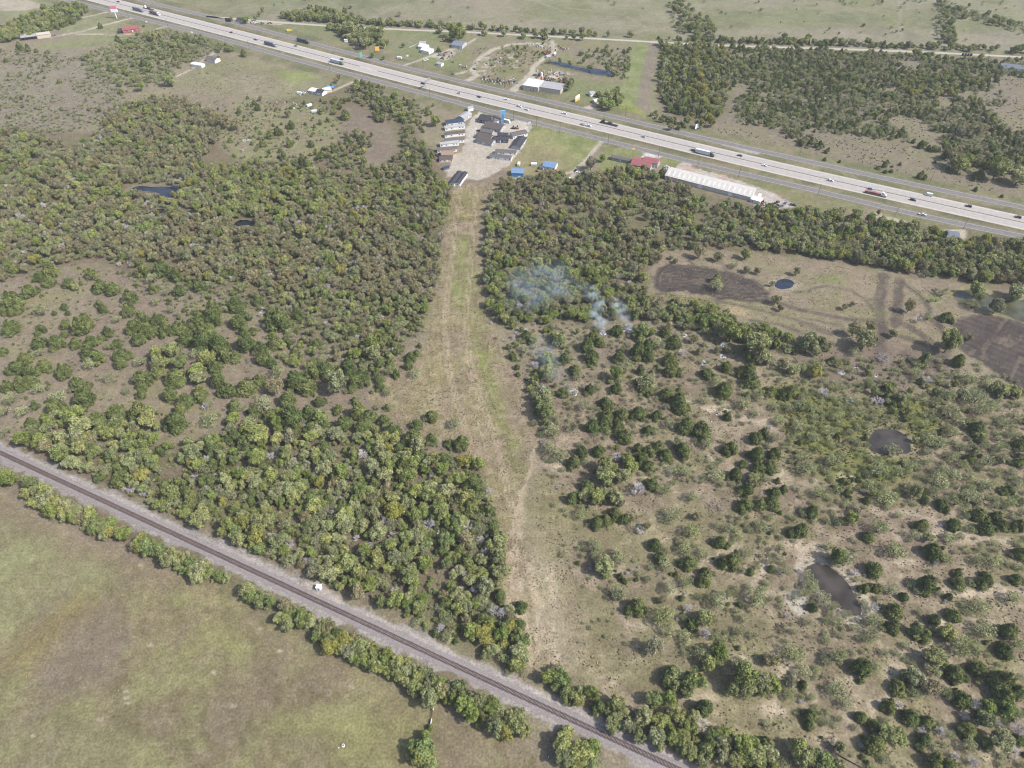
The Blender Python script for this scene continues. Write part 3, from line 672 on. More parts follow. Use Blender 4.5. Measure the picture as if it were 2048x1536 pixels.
# ------------------------------------------------------------------ plants: shapes
def ico():
    t = (1 + 5 ** .5) / 2
    V = np.array([(-1, t, 0), (1, t, 0), (-1, -t, 0), (1, -t, 0), (0, -1, t), (0, 1, t), (0, -1, -t), (0, 1, -t), (t, 0, -1), (t, 0, 1), (-t, 0, -1), (-t, 0, 1)], float)
    V /= np.linalg.norm(V[0])
    F = np.array([(0, 11, 5), (0, 5, 1), (0, 1, 7), (0, 7, 10), (0, 10, 11), (1, 5, 9), (5, 11, 4), (11, 10, 2), (10, 7, 6), (7, 1, 8), (3, 9, 4), (3, 4, 2), (3, 2, 6), (3, 6, 8), (3, 8, 9), (4, 9, 5), (2, 4, 11), (6, 2, 10), (8, 6, 7), (9, 8, 1)])
    return V, F
ICV, ICF = ico()
def crown_mesh(name, lobes, n, size, m, core=.72, up=.25, jit=.75, long=1.2, seed=0):
    g = np.random.default_rng(seed)
    C = np.array([l[:3] for l in lobes]); Rr = np.array([l[3] for l in lobes])
    p = Rr ** 2 / (Rr ** 2).sum()
    k = g.choice(len(lobes), n * 3, p=p)
    d = g.normal(size=(n * 3, 3)); d[:, 2] += .25; d /= np.linalg.norm(d, axis=1)[:, None]
    pos = C[k] + d * (Rr[k] * g.uniform(.80, 1.08, n * 3))[:, None]
    keep = np.ones(n * 3, bool)
    for c, r in zip(C, Rr): keep &= np.linalg.norm(pos - c, axis=1) > r * .72
    keep &= pos[:, 2] > .06
    sel = np.where(keep)[0][:n]
    pos, d, k = pos[sel], d[sel], k[sel]; n = len(sel)
    N = d + g.normal(size=(n, 3)) * jit * .6 + np.array([0, 0, up]); N /= np.linalg.norm(N, axis=1)[:, None]
    A = np.cross(N, g.normal(size=(n, 3))); A /= np.linalg.norm(A, axis=1)[:, None]; B = np.cross(N, A)
    s = size * g.uniform(.6, 1.45, n)
    A *= (s * long)[:, None]; B *= (s / long)[:, None]
    bend = N * (s * .35)[:, None]
    Q = np.stack([pos - A - bend, pos - B * .9, pos + A - bend, pos + B * .9], 1).reshape(-1, 3)
    lt = g.uniform(.15, .85, len(lobes))
    tone = np.clip(lt[k] + g.normal(0, .27, n), 0, 1)
    F = [tuple(range(i * 4, i * 4 + 4)) for i in range(n)]
    V = [Q]; T = [np.repeat(tone, 4)]; off = n * 4
    if core:
        for i, (c, r) in enumerate(zip(C, Rr)):
            V.append(np.array(c) + ICV * r * core * g.uniform(.85, 1.12, (12, 1))); T.append(np.full(12, lt[i] * .8))
            F += [tuple(off + q for q in f) for f in ICF]; off += 12
    return mesh_np(name, np.concatenate(V), F, m, np.concatenate(T))
def limb_mesh(name, m, segs, k=5):
    b = MB()
    for p, q, r0, r1 in segs: b.tube(p, q, r0, r1, k)
    return b.mesh(name, m)
def lobes_round(g, n=16, zc=1.3, zh=.66, spread=.70, r=(.24, .42)):
    L = []
    for i in range(n):
        a = 2.4 * i + g.uniform(-.4, .4); q = spread * math.sqrt((i + .5) / n)
        z = zc + zh * g.uniform(-1, 1) * math.sqrt(max(0, 1 - (q / .9) ** 2)) * .9
        L.append((q * math.cos(a), q * math.sin(a), z, g.uniform(*r)))
    return L + [(0, 0, zc - zh * .5, .5), (.1, 0, zc + zh * .55, .42)]
def lobes_juniper(g):
    L = [(0, 0, .75, .62)]
    for z, q, r, n in ((.42, .56, .42, 6), (.85, .42, .40, 5), (1.25, .24, .34, 3)):
        for i in range(n):
            a = 2 * math.pi * i / n + g.uniform(-.5, .5) + z
            L.append((q * math.cos(a) * g.uniform(.8, 1.15), q * math.sin(a) * g.uniform(.8, 1.15), z + g.uniform(-.1, .1), r * g.uniform(.8, 1.15)))
    return L + [(g.uniform(-.08, .08), g.uniform(-.08, .08), 1.55, .24), (0, 0, 1.78, .13)]
def lobes_flat(g, n=11):
    L = []
    for i in range(n):
        a = 2.4 * i + g.uniform(-.5, .5); q = .74 * math.sqrt((i + .4) / n)
        L.append((q * math.cos(a), q * math.sin(a), 1.02 - .30 * q + g.uniform(-.14, .14), g.uniform(.24, .38)))
    return L
bark = mat("grey_brown_bark", (112, 100, 90), .95, .05, .2, 3)
dead_m = foliage_mat("dead_grey_twigs", [(.360, .340, .340), (.300, .280, .290), (.420, .390, .370)], 0, .25)
pale_m = foliage_mat("bleached_branches", [(.52, .47, .40), (.46, .42, .36)], 0, .2)
F_JUN = foliage_mat("juniper_foliage", [(.072, .094, .034), (.090, .110, .040), (.108, .126, .046), (.124, .136, .050)], .18, .62)
F_BRO = foliage_mat("broadleaf_foliage", [(.113, .149, .041), (.178, .198, .060), (.201, .205, .101), (.129, .167, .048), (.224, .228, .083), (.184, .190, .110), (.121, .159, .053), (.213, .218, .113), (.155, .184, .051)], .24, .55)
F_MES = foliage_mat("mesquite_foliage", [(.215, .245, .112), (.255, .270, .138), (.235, .248, .142), (.220, .245, .104)], .3, .42)
F_AUT = foliage_mat("autumn_foliage", [(.192, .166, .088), (.162, .154, .076), (.216, .188, .112), (.174, .162, .090), (.200, .186, .104), (.186, .180, .116), (.146, .150, .070)], .22, .52)
F_YEL = foliage_mat("yellow_green_foliage", [(.195, .195, .050), (.220, .205, .062), (.165, .178, .050)], .25, .45)
KINDS = {}
def tree_kind(letter, name, cat, nvar, mk_crown, mk_trunk, zc):
    KINDS[letter] = dict(name=name, cat=cat, zc=zc, var=[(mk_crown(i), mk_trunk(i)) for i in range(nvar)])
def trunk_simple(h, r=.06, spread=.35, n=4):
    def f(i):
        g = np.random.default_rng(100 + i)
        segs = [((0, 0, -.05), (g.uniform(-.05, .05), g.uniform(-.05, .05), h), r, r * .7)]
        for k in range(n):
            a = 2 * math.pi * k / n + g.uniform(-.5, .5)
            segs.append(((0, 0, h * .8), (spread * math.cos(a), spread * math.sin(a), h + spread * g.uniform(.8, 1.3)), r * .6, r * .2))
        return limb_mesh("trunk", bark, segs)
    return f
def trunk_multi(i):
    g = np.random.default_rng(200 + i); segs = []
    for k in range(4):
        a = 1.57 * k + g.uniform(-.5, .5); m1 = Vector((.22 * math.cos(a), .22 * math.sin(a), .38))
        segs.append(((.03 * math.cos(a), .03 * math.sin(a), -.05), m1, .05, .038))
        for j in range(3):
            b_ = a + (j - 1) * .75 + g.uniform(-.2, .2); m2 = Vector((.62 * math.cos(b_), .62 * math.sin(b_), .78 + g.uniform(-.1, .15)))
            segs.append((m1, m2, .032, .016))
            for q in (-.35, .35): segs.append((m2, m2 + Vector((.28 * math.cos(b_ + q), .28 * math.sin(b_ + q), .12)), .014, .006))
    return limb_mesh("trunk", bark, segs, 4)
def twigs(i, m=dead_m, fan=1.0):
    g = np.random.default_rng(300 + i); b = MB(); T = []
    def grow(p, d, L, r, lev):
        q = p + d * L
        b.tube(p, q, r, r * .55, 3); T.extend([g.uniform(.2, .8)] * 6)
        if lev == 0: return
        for _ in range((9, 7, 6)[3 - lev] if lev < 4 else 8):
            nd = (d + Vector(g.normal(0, .62 * fan, 3))).normalized()
            grow(p + (q - p) * g.uniform(.45, 1), (nd + Vector((0, 0, .12))).normalized(), L * g.uniform(.5, .75), r * .62, lev - 1)
    for k in range(3): grow(Vector((0, 0, .35)), Vector((g.normal(0, .45), g.normal(0, .45), 1)).normalized(), .62, .032, 2)
    for k in range(7):
        a = k * .9 + g.uniform(-.3, .3); grow(Vector((0, 0, .45)), Vector((math.cos(a), math.sin(a), g.uniform(.25, .9))).normalized(), .52, .028, 2)
    return mesh_np("crown", b.v, b.f, m, T)
tree_kind('J', "juniper_tree", "juniper", 4, lambda i: crown_mesh("crown", lobes_juniper(np.random.default_rng(i)), 1100, .082, F_JUN, .66, .35, 1.0, 1.6, i), trunk_simple(.55, .06, .25, 3), .85)
tree_kind('L', "leafy_tree", "tree", 5, lambda i: crown_mesh("crown", lobes_round(np.random.default_rng(20 + i), 15 + 2 * i), 1150, .084, F_BRO, .58, .3, 1.1, 1.3, 20 + i), trunk_simple(1.0, .07), 1.3)
tree_kind('A', "autumn_tree", "tree", 4, lambda i: crown_mesh("crown", lobes_round(np.random.default_rng(40 + i), 15 + 2 * i, 1.25, .68, .70, (.22, .38)), 900, .076, F_AUT, .45, .3, 1.15, 1.3, 40 + i), trunk_simple(1.0, .07, .45, 6), 1.25)
tree_kind('Y', "yellow_tree", "tree", 3, lambda i: crown_mesh("crown", lobes_round(np.random.default_rng(60 + i), 16, 1.3), 1050, .082, F_YEL, .58, .3, 1.1, 1.25, 60 + i), trunk_simple(1.0, .07), 1.3)
tree_kind('M', "mesquite_tree", "mesquite", 5, lambda i: crown_mesh("crown", lobes_flat(np.random.default_rng(80 + i)), 640, .052, F_MES, 0, .2, 1.2, 1.5, 80 + i), trunk_multi, .9)
tree_kind('D', "bare_tree", "dead tree", 4, lambda i: twigs(i), trunk_simple(.6, .05, .3, 3), .85)
tree_kind('W', "bleached_tree", "dead tree", 1, lambda i: twigs(9, pale_m, .8), lambda i: limb_mesh("trunk", pale_m, [((0, 0, -.05), (.03, 0, .6), .06, .045)]), .85)

# ------------------------------------------------------------------ plants: where they stand
# each: kind letter, x, y, width as traced from enlarged quarters of the photograph (4 to 1) from the given corner
TRACED = [((1024, 768), """J 625,45,90 J 755,145,115 J 840,30,100 L 255,60,130 L 265,215,150 J 400,60,100 L 260,130,150 M 575,170,110 M 320,370,140 M 300,510,150 M 180,310,70 D 250,460,70 M 390,560,120
J 1080,20,120 J 1245,70,130 J 1340,130,150 J 1360,185,110 M 1230,180,70 J 1700,60,130 M 1855,150,130 M 1950,225,90 M 1540,130,90 M 1980,100,80 J 1160,250,90 J 1095,370,90 J 1725,260,75 J 1400,330,150 J 1520,355,170 M 1260,310,110
J 640,330,130 J 740,320,110 J 760,245,110 J 880,240,120 J 1010,230,110 J 850,320,90 J 910,420,120 M 460,340,90 A 500,340,60 J 850,390,90 J 560,540,110 J 500,620,120 J 690,530,110 M 600,620,90 D 840,575,110 L 750,640,140 L 740,740,150 L 930,590,130 L 960,660,110 L 900,720,140
J 1010,510,100 J 1100,530,110 J 1180,490,100 J 1240,560,120 J 1370,510,140 J 1380,570,100 J 1040,590,120 J 1090,650,110 L 1330,460,90 M 1560,470,110 J 1750,510,130 J 1960,430,120 J 2010,400,90 J 1960,560,130 J 1850,630,90 J 1790,715,120 J 1980,660,120 J 1950,730,100
M 1640,730,140 M 1380,700,120 D 1270,730,60 M 1290,680,110 J 600,810,110 J 480,910,110 L 580,880,120 L 680,900,130 L 740,880,100 L 830,900,130 A 870,940,90 M 560,1030,130 D 1010,840,170 J 1120,790,110 M 1220,840,130 J 680,1110,110 J 750,1080,120 J 830,1030,120 J 900,1080,90 A 960,1060,90 D 1030,1160,90 A 1080,1130,70
M 1290,1030,170 M 1440,1170,140 A 1480,1050,80 M 1440,900,110 J 1890,840,100 J 1870,960,140 J 1990,950,120 L 1930,760,90 J 1670,1260,115 J 1750,1420,165 M 1890,1340,120 M 2000,1140,140 M 1720,1150,120 J 1150,1280,120 J 1190,1380,110 M 1240,1430,130 M 1400,1310,140 M 1530,1360,110 J 1420,1420,140 J 1550,1510,100 M 870,1370,140 M 660,1290,150 L 740,1450,150 M 680,1360,120"""),
((1536, 768), """J 30,50,100 J 190,50,120 J 120,90,70 M 270,170,130 J 270,175,80 M 350,190,100 M 180,190,110 M 60,180,80 D 450,60,110 M 680,240,90 M 560,260,110 M 90,290,110 M 250,330,130 M 370,430,120 M 480,380,110 M 660,380,90 M 800,330,90 M 60,420,100 M 360,400,80
M 1440,80,130 M 1360,130,90 M 1680,90,150 M 1720,190,160 M 1870,40,130 M 1480,230,150 M 1550,280,130 M 1800,170,110 M 1900,310,110 J 1680,350,130 L 1720,420,100 M 1260,320,110 M 1350,440,170 M 1480,390,110 M 1010,520,130 M 1400,470,130 J 50,560,120 J 30,640,110 J 20,680,90 M 300,660,160 M 280,580,120 M 540,610,150 M 1140,650,130 M 1040,700,130 M 890,700,150 M 1120,690,110 M 820,800,120 M 1490,710,140 M 1380,740,150 J 1620,590,90 M 1770,600,150 M 1880,500,120 J 2010,480,110 J 2010,620,110 M 1620,730,110 M 1560,640,110 M 1960,700,100
M 960,890,170 M 1170,820,140 L 1190,860,120 M 1400,810,110 M 1760,800,140 M 1630,880,170 J 1930,840,110 M 2000,780,100 M 1950,940,120 J 1265,935,60 J 1400,960,100 J 1430,1000,80 M 1510,940,100 M 560,830,110 M 420,870,120 J 580,820,70 J 60,860,100 J 120,840,70 J 40,940,130 J 350,1020,120 M 280,1030,90 L 670,1080,110 M 570,1090,110 A 710,1020,80 J 810,1210,110 J 265,1170,150 M 900,1140,170 M 1030,1320,190 M 1170,1200,110 J 1240,1120,110 L 1290,1220,90 J 1320,1330,150 M 1430,1390,120 L 560,1380,140 M 640,1380,150 J 855,1470,170 J 1490,1120,110 J 1745,1150,120 J 1700,1040,130 J 1840,1050,100 J 1880,1120,110 J 2010,1130,110 J 2020,1350,120 M 1700,1400,130 M 1820,1410,130 M 1450,1240,100 D 1340,1440,70 D 700,1500,90 M 1390,700,110 J 1530,1520,90 J 1740,1520,80 M 60,1150,110 M 130,1480,130 M 480,1300,90 D 885,125,110"""),
((1024, 1152), """J 70,240,120 D 40,270,60 J 60,390,110 L 50,450,90 L 60,600,160 L 40,700,150 L 80,660,120 M 850,140,150 J 850,150,90 J 1000,230,170 D 1000,190,60 M 1210,310,200 M 1260,90,130 M 1400,40,130 J 1540,30,120 A 1200,190,70 M 1640,200,160 M 1960,170,190 D 1410,260,110 L 1540,330,170 J 1440,380,110 M 1250,430,140 M 1390,480,130 M 1620,470,100 D 1540,460,130 A 1140,560,160 L 1660,590,180 M 1520,620,150 L 1570,700,120 M 1820,440,100
L 1450,830,200 L 1310,800,180 J 1280,760,130 L 1860,800,220 L 1890,900,130 L 2010,850,150 A 2030,650,90 M 1720,920,100 L 1130,970,140 L 1260,980,120 J 1540,1050,160 D 1520,1090,80 W 1510,1190,170
L 390,820,150 L 440,920,140 L 530,990,130 L 640,930,130 J 690,1050,130 L 840,1020,150 L 820,1170,150 L 930,1190,130 L 1050,1130,150 L 1200,1150,150 L 1320,1110,140 L 1020,1270,130 L 1160,1280,150 L 1290,1270,140 L 1380,1200,120 L 1420,1400,150 L 1560,1390,160 L 1690,1330,170 L 1600,1290,120 L 1680,1440,150 L 1860,1350,190 L 1960,1440,170 J 2010,1340,110 L 1800,1480,140 L 1520,1480,130
L 410,1330,170 L 440,1240,120 L 560,1400,190 L 640,1360,150 L 420,1450,150 L 640,1480,150 L 520,1500,130 L 40,1180,150 L 60,1100,110"""),
((1536, 1152), """J 770,100,90 J 880,90,110 M 1000,90,140 J 1280,70,160 M 1150,50,90 J 1090,165,80 J 1530,50,120 J 1740,40,140 M 1620,50,80 J 1980,20,90 M 350,50,140 M 300,130,120 M 560,360,110 M 640,300,90 M 860,350,160 J 1020,270,160 J 1010,400,120 M 840,470,130 D 850,250,100 M 800,500,110
M 1210,290,60 J 1330,350,110 J 1260,470,120 L 1190,420,110 L 1430,450,120 M 1350,430,100 D 1270,320,50 J 1500,310,130 M 1700,230,170 M 1750,420,170 M 1960,170,120 J 1930,440,160 J 1910,600,140 M 2000,540,130 M 1600,560,230 M 200,620,190 A 40,670,130 L 40,870,150 A 170,840,140 M 180,930,130 M 290,770,130 J 280,870,80 M 560,640,170 J 750,730,170 M 860,720,110 M 570,900,190 M 620,1010,130
J 340,1110,140 J 330,1180,90 D 270,1000,60 L 1340,640,160 M 1330,740,140 J 1500,770,170 J 1400,700,120 L 1180,800,150 J 1050,890,140 A 1310,890,170 M 1170,940,120 J 1690,740,160 J 1880,840,220 J 1900,950,190 J 1980,920,150 M 1430,940,120 J 970,1040,130 D 1060,1030,100 J 1150,1120,150 J 1280,1160,120 D 1240,1230,90 D 1390,1240,120 J 1260,1310,140 J 750,1120,120 D 760,1140,80 J 860,1200,130 L 990,1250,170 L 1060,1290,120 J 860,1340,180 D 870,1300,100
J 1560,980,170 D 1670,1030,130 D 1580,1110,110 L 1780,1040,140 L 1920,1060,160 L 1740,1150,160 D 1850,1170,90 J 1600,1220,150 L 1870,1310,170 D 2010,1220,170 J 2020,1300,100 D 1980,1400,140 M 1620,1360,140 J 1340,1480,160 J 1460,1500,110 D 1500,1440,100 D 1640,1480,120 L 240,1380,160 L 300,1450,170 L 440,1480,180 M 140,1490,120 L 20,1420,130 L 20,1330,80 L 560,1510,110"""),
((0, 480), """J 725,260,115 J 400,240,130 J 310,280,110 J 390,320,120 J 540,340,100 L 595,370,60 J 220,400,130 J 90,490,170 J 20,560,90 J 330,440,40 J 800,370,120 J 900,385,120 J 1040,455,120 J 1040,525,60 J 1020,565,110 J 790,505,70 J 820,545,80 J 510,530,65 J 540,580,50 J 435,585,40 M 320,560,120 M 930,630,80
J 75,690,150 J 325,705,90 J 520,680,75 J 665,620,110 J 640,690,150 J 700,670,110 J 510,750,70 J 290,755,40 J 855,725,95 M 590,740,60 J 295,815,115 J 440,810,130 J 600,810,100 J 720,800,120 J 800,780,80 M 860,840,90 J 930,820,100 J 30,890,70 M 310,895,90 J 195,940,115 J 120,1010,130 J 350,990,120 J 230,1040,160 J 700,890,130 L 785,935,95 M 710,980,120
J 500,1040,140 J 150,1130,150 J 60,1160,110 J 240,1130,120 J 620,1140,150 M 590,1110,100 J 670,1255,185 J 430,1340,150 M 450,1250,150 M 80,1260,130 M 300,1180,110 J 275,1330,70 M 170,1360,120 M 30,1370,100 J 985,900,130 J 960,980,110 J 1130,1090,150 M 1010,1200,80 J 1130,1235,80 J 1350,1225,140 J 1400,1080,170 J 1250,1050,120 M 860,1090,110 M 1120,960,110
J 770,1430,150 J 930,1390,150 J 1120,1370,170 L 1180,1440,170 J 1400,1450,190 J 1480,1290,120 J 1440,1350,110 M 1670,1430,140 D 1640,1330,80 M 1660,1290,100 L 550,1410,150 L 640,1480,170 J 900,1500,150 J 1130,640,140 J 1250,620,130 J 1060,700,120 J 1180,720,150 J 1320,700,130 J 1100,790,110 J 1420,690,130 J 1580,630,160 J 1700,640,120 J 1640,740,170 J 1480,780,150 J 1620,820,170 J 1750,830,170 J 1790,920,130 J 1880,920,110 J 1960,820,150 J 1900,640,150 J 1960,720,110 J 1870,500,150 J 1700,560,150 L 1360,860,140 L 1240,900,120 L 1260,980,120 L 1440,960,140 L 1660,950,140 J 1720,1000,120 L 1560,1020,130 L 1580,1090,120 J 1740,1110,140 J 1820,1190,150 J 1960,1170,150 J 1590,1200,120 J 1600,1260,100 J 1870,1310,120 J 2020,720,90 J 1950,590,90 M 1560,900,110 J 1220,390,80 J 1430,400,110 M 1340,410,90 M 1210,300,110 J 1410,280,120 J 1290,230,140 J 1140,230,150 M 1240,490,80 M 1360,550,90 J 1600,360,110 M 1660,350,80 M 1940,370,110"""),
((400, 500), """J 460,385,100 J 620,560,190 J 770,520,110 J 490,790,120 J 500,860,140 J 600,740,120 J 560,890,100 J 470,1030,120 M 620,970,120 A 600,1090,130 J 760,1040,160 J 850,1080,170 J 900,960,150 J 1000,950,150 L 1090,1060,170 J 1180,930,150 J 1290,980,120 J 1240,1050,140 J 1470,700,130 L 1370,740,130 L 1390,820,130 L 1240,820,110 J 1520,900,85 J 1680,850,100 J 1735,825,55 J 1665,925,80 J 1440,1080,85 J 1570,990,70 M 1590,590,100 J 1680,605,55 J 1755,765,45 J 1590,760,45 M 1530,960,110 M 1500,1120,100 J 1415,950,50 M 1720,980,100
J 950,1200,110 J 700,1190,140 J 570,1310,130 J 740,1340,200 J 870,1310,150 J 890,1420,150 M 500,1230,170 J 430,1290,120 L 260,1340,120 M 380,1380,130 L 460,1460,170 J 1110,1260,90 J 1270,1290,150 J 1360,1320,130 J 1470,1350,120 J 1150,1390,140 J 1300,1400,150 L 1080,1460,130 J 1850,1320,130 J 1730,1390,110 J 1540,1440,140 J 1500,1260,60 M 1420,1250,70 J 1240,1200,80 J 1700,1490,150 J 1850,1510,110"""),
((500, 800), """J 1690,340,130 J 1590,340,80 D 1140,350,80 J 1190,380,110 J 1340,460,130 J 1230,510,130 J 1540,460,110 M 1580,440,100 M 1640,180,110 D 900,420,130 J 1740,590,120 J 1780,660,140 J 1820,720,120 L 1720,770,150 J 1780,850,170 J 1900,870,130 J 1690,880,120 D 1745,1005,130 D 1430,1000,120 D 1230,1075,75 D 1460,600,80 D 1500,770,70 D 1060,560,90 D 800,600,90 D 530,580,110 D 165,1080,95 D 320,1150,110 D 870,1215,70 D 1080,970,110 D 1845,1110,100 D 1885,1230,130 D 1640,1200,50 D 960,1150,60 D 1330,690,80 D 1800,1510,110 D 1680,1510,80
A 980,790,130 A 1090,700,120 Y 1150,890,150 A 940,900,100 Y 555,660,100 Y 50,1080,150 Y 1060,810,80 L 1530,910,130 L 1570,720,140 J 1940,1010,110 J 1960,1070,130 L 1580,1110,130"""),
((1024, 430), """J 840,920,110 J 650,960,110 J 600,1040,120 J 700,1010,90 J 640,1130,120 J 860,1130,110 M 910,1190,150 L 830,1270,110 J 510,1235,95 M 520,1290,90 J 1010,1080,140 J 1090,1110,130 J 1100,1030,110 M 1180,1020,130 J 1230,930,90 J 1300,1010,130 A 1260,880,90 A 1510,1075,85 A 1460,990,80 L 1050,920,120 L 1120,930,80 M 1080,1330,170 J 1060,1330,120 J 1030,1240,80 J 1260,1150,120 J 1270,1240,130 L 1560,810,110 L 1620,820,120 L 1760,930,170 L 1960,1040,190 L 2000,1120,140 J 1560,1255,115 J 1715,1215,95 A 1730,1065,80 A 1650,1070,70 D 1360,1090,90 J 1900,1250,140 J 1920,1320,130 J 1700,1390,130 M 1620,1320,110 J 1640,510,80 M 1640,550,140 A 1500,290,110 A 1650,330,80 M 1780,390,80 A 1880,430,65 A 1965,445,60 L 1870,310,80 A 1275,330,50 A 1310,360,50 M 380,1010,130 L 390,980,120 J 420,1140,100 L 290,1140,130 D 180,1190,90 L 280,1240,110 M 310,1290,150 D 240,1370,90 J 110,960,100 D 10,970,60 L 170,990,80 J 40,1215,50 J 50,1275,40 J 5,1120,80 M 100,1070,90""")]
TREES = []            # (letter, X, Y, radius, traced?)
def put(k, x, y, d, traced=True):
    zc = KINDS[k]['zc']; r = d / 2 / pxm(y)
    g = gp(x, y, zc * r)
    TREES.append((k, g.x, g.y, r, traced))
    if k in 'JL' and r > 2.2 and y > 560:                 # smaller growth crowding round the bigger plants
        for _ in range(int(RNG.integers(1, 4))):
            a, q = float(RNG.uniform(0, 6.28)), float(RNG.uniform(.62, 1.05)) * r
            TREES.append((str(RNG.choice(list('JJM' if k == 'J' else 'LLM'))), g.x + q * math.cos(a), g.y + q * math.sin(a), r * float(RNG.uniform(.32, .58)), False))
for (ox, oy), txt in TRACED:
    it = txt.split()
    for k, q in zip(it[::2], it[1::2]):
        x, y, d = map(float, q.split(','))
        if d < 20: continue
        put(k, ox + x / 4, oy + y / 4, d / 4)
_it = """A 1553,597,24 A 1561,614,16 A 1690,613,14 A 1706,606,12 A 1820,612,27 D 1794,616,15 J 1895,632,26 M 1857,632,20 D 1837,637,22 L 1901,683,45 A 1941,673,15 A 1735,672,52 A 1709,658,30 A 1789,664,22 A 1743,650,26 A 1594,542,18 A 1515,541,14 A 1544,567,12
L 1955,577,32 M 1949,605,32 L 1995,612,30 L 2035,581,30 M 1885,584,20 L 1519,690,42 L 1545,666,28 L 1618,685,40 M 1580,690,35 L 1650,690,28 J 1919,722,28 L 1850,717,24 M 1837,727,24 M 1709,701,25 A 1567,727,24 L 1588,738,24 Y 1634,738,32 M 1607,733,22 D 1767,714,30
M 1834,741,28 D 1856,757,22 M 1939,757,35 M 1976,760,25 M 1896,789,35 M 1941,786,42 L 2008,776,32 L 2030,780,28 L 1990,775,22 L 845,1495,46 L 835,1515,40 L 858,1520,36 L 850,1470,26 J 860,1455,18
A 1758,424,12 J 1650,318,8 J 1680,322,8 J 1775,322,9 J 1800,328,7 J 1785,332,7 J 1757,334,10 J 1770,330,12 J 1783,341,9 J 1771,343,8 J 1839,352,12 J 1850,355,11 J 1845,345,10 J 1897,336,11 J 1901,342,9 J 1960,347,22 J 1950,356,13 J 1870,323,7 J 1998,361,7 J 1952,378,10 J 2004,392,8 L 1925,322,36 L 1935,315,26 L 1998,335,40 L 2014,330,32 L 2044,345,40 J 1980,325,30 A 1910,318,28 A 1900,308,22
J 862,348,14 J 755,222,16 J 762,227,14 L 870,240,20 A 1182,325,26 A 1175,345,28 A 1198,345,26 A 1188,360,28 L 1270,345,26 L 1262,350,20 A 1303,345,18 L 1310,355,16 L 1205,316,14 L 1300,352,15 J 1325,345,18
L 1217,190,24 L 1205,200,22 L 1228,188,18 L 1237,198,20 L 1220,207,22 J 1197,188,14 L 1140,170,18 L 1143,160,14 L 1130,163,12 A 677,153,10 A 672,160,10 A 663,170,9 J 487,107,14 L 438,113,9 J 402,74,10 L 303,68,20 L 318,65,16 J 200,52,11 J 287,51,6
J 40,121,6 J 39,94,16 J 55,96,12 J 72,100,10 J 12,120,9 J 118,162,10 L 280,170,18 A 278,163,16 J 219,137,11 J 230,141,9 J 249,134,10 J 171,118,8 J 234,75,14 J 288,128,18 L 335,158,22 L 342,162,16 J 240,182,12
J 556,261,20 J 540,270,16 J 579,287,16 J 623,288,14 J 567,313,16 J 525,283,22 J 648,300,16 J 640,312,20 J 590,350,18 J 570,355,14 J 628,367,24 J 585,362,16 J 650,358,12 J 668,350,14 J 687,358,12 J 670,318,16 J 615,330,26 J 690,230,20 J 560,300,12 J 605,320,20 A 575,225,18 J 515,215,14 J 582,250,16 J 478,222,12 J 460,280,10 A 445,240,30 A 470,245,24 A 520,195,12 J 495,195,8 J 508,206,9 J 640,245,10 J 655,240,10
M 345,400,0 L 490,37,14 J 462,38,7 L 510,36,8 L 640,27,16 L 655,32,18 L 700,57,26 L 720,72,18 L 708,80,16 L 730,84,22 L 766,88,14 L 774,83,11 L 745,109,10 L 767,114,9 L 806,90,8 L 905,60,22 L 915,68,24 L 900,70,18 L 925,64,18 J 877,98,11 L 1035,94,8 L 1050,96,8 L 1090,75,8 J 705,41,10 L 1047,70,12
J 1358,254,12 M 1628,1172,32 M 1650,1196,34 M 1668,1212,28 M 1618,1150,24 M 1726,1205,20 M 1100,120,14 L 1230,142,16 L 1215,137,14 L 1180,133,14 L 1140,126,12 L 1120,121,10 M 1010,118,12 M 985,125,14 M 1035,108,14 M 1020,100,12 L 1040,104,12 A 1342,252,14 Y 1414,235,20 Y 1425,240,22 Y 1402,245,18 Y 1408,180,24 Y 1400,150,20 Y 1395,170,18 Y 1390,190,20 Y 1420,215,20 L 1375,240,16 A 1940,255,26 A 1922,262,22 A 1957,262,20 A 1970,254,18""".split()
for k, q in zip(_it[::2], _it[1::2]):
    x, y, d = map(float, q.split(","))
    if d > 4: put(k, x, y, d)

# the woods between: more trees of each kind, kept clear of one another, of water, roads and clearings
GRID = {}
def near(x, y, r, f):
    cx, cy = int(x // 6), int(y // 6)
    for i in (-2, -1, 0, 1, 2):
        for j in (-2, -1, 0, 1, 2):
            for (a, b, q) in GRID.get((cx + i, cy + j), ()):
                if (a - x) ** 2 + (b - y) ** 2 < (f * (r + q)) ** 2: return True
    return False
def mark(x, y, r): GRID.setdefault((int(x // 6), int(y // 6)), []).append((x, y, r))
for t in TREES: mark(t[1], t[2], t[3])
PW = [gpa(P) for P, _ in PONDS] + [gpa(P) for P in (LOT, STRIP, [(1886, 464), (1934, 468), (1932, 494), (1890, 492)], [(1132, 336), (1164, 336), (1160, 368), (1130, 368)], [(466, 438), (512, 438), (514, 461), (470, 463)], [(264, 374), (352, 372), (346, 394), (326, 402), (310, 392)], [(1738, 855), (1822, 858), (1826, 912), (1738, 908)], [(1612, 1128), (1690, 1150), (1730, 1232), (1680, 1226), (1612, 1160)],
      [(1308, 552), (1345, 529), (1450, 541), (1540, 583), (1537, 606), (1430, 598), (1307, 574)], [(1912, 640), (1955, 624), (2300, 700), (2300, 860), (1990, 745), (1900, 670)],
      [(1066, 248), (1200, 284), (1180, 306), (1158, 334), (1104, 352), (1012, 352), (1030, 322), (1048, 296)], [(1325, 342), (1345, 330), (1600, 405), (1590, 420), (1505, 412), (1328, 362)], [(1252, 320), (1330, 305), (1330, 342), (1290, 348)])]
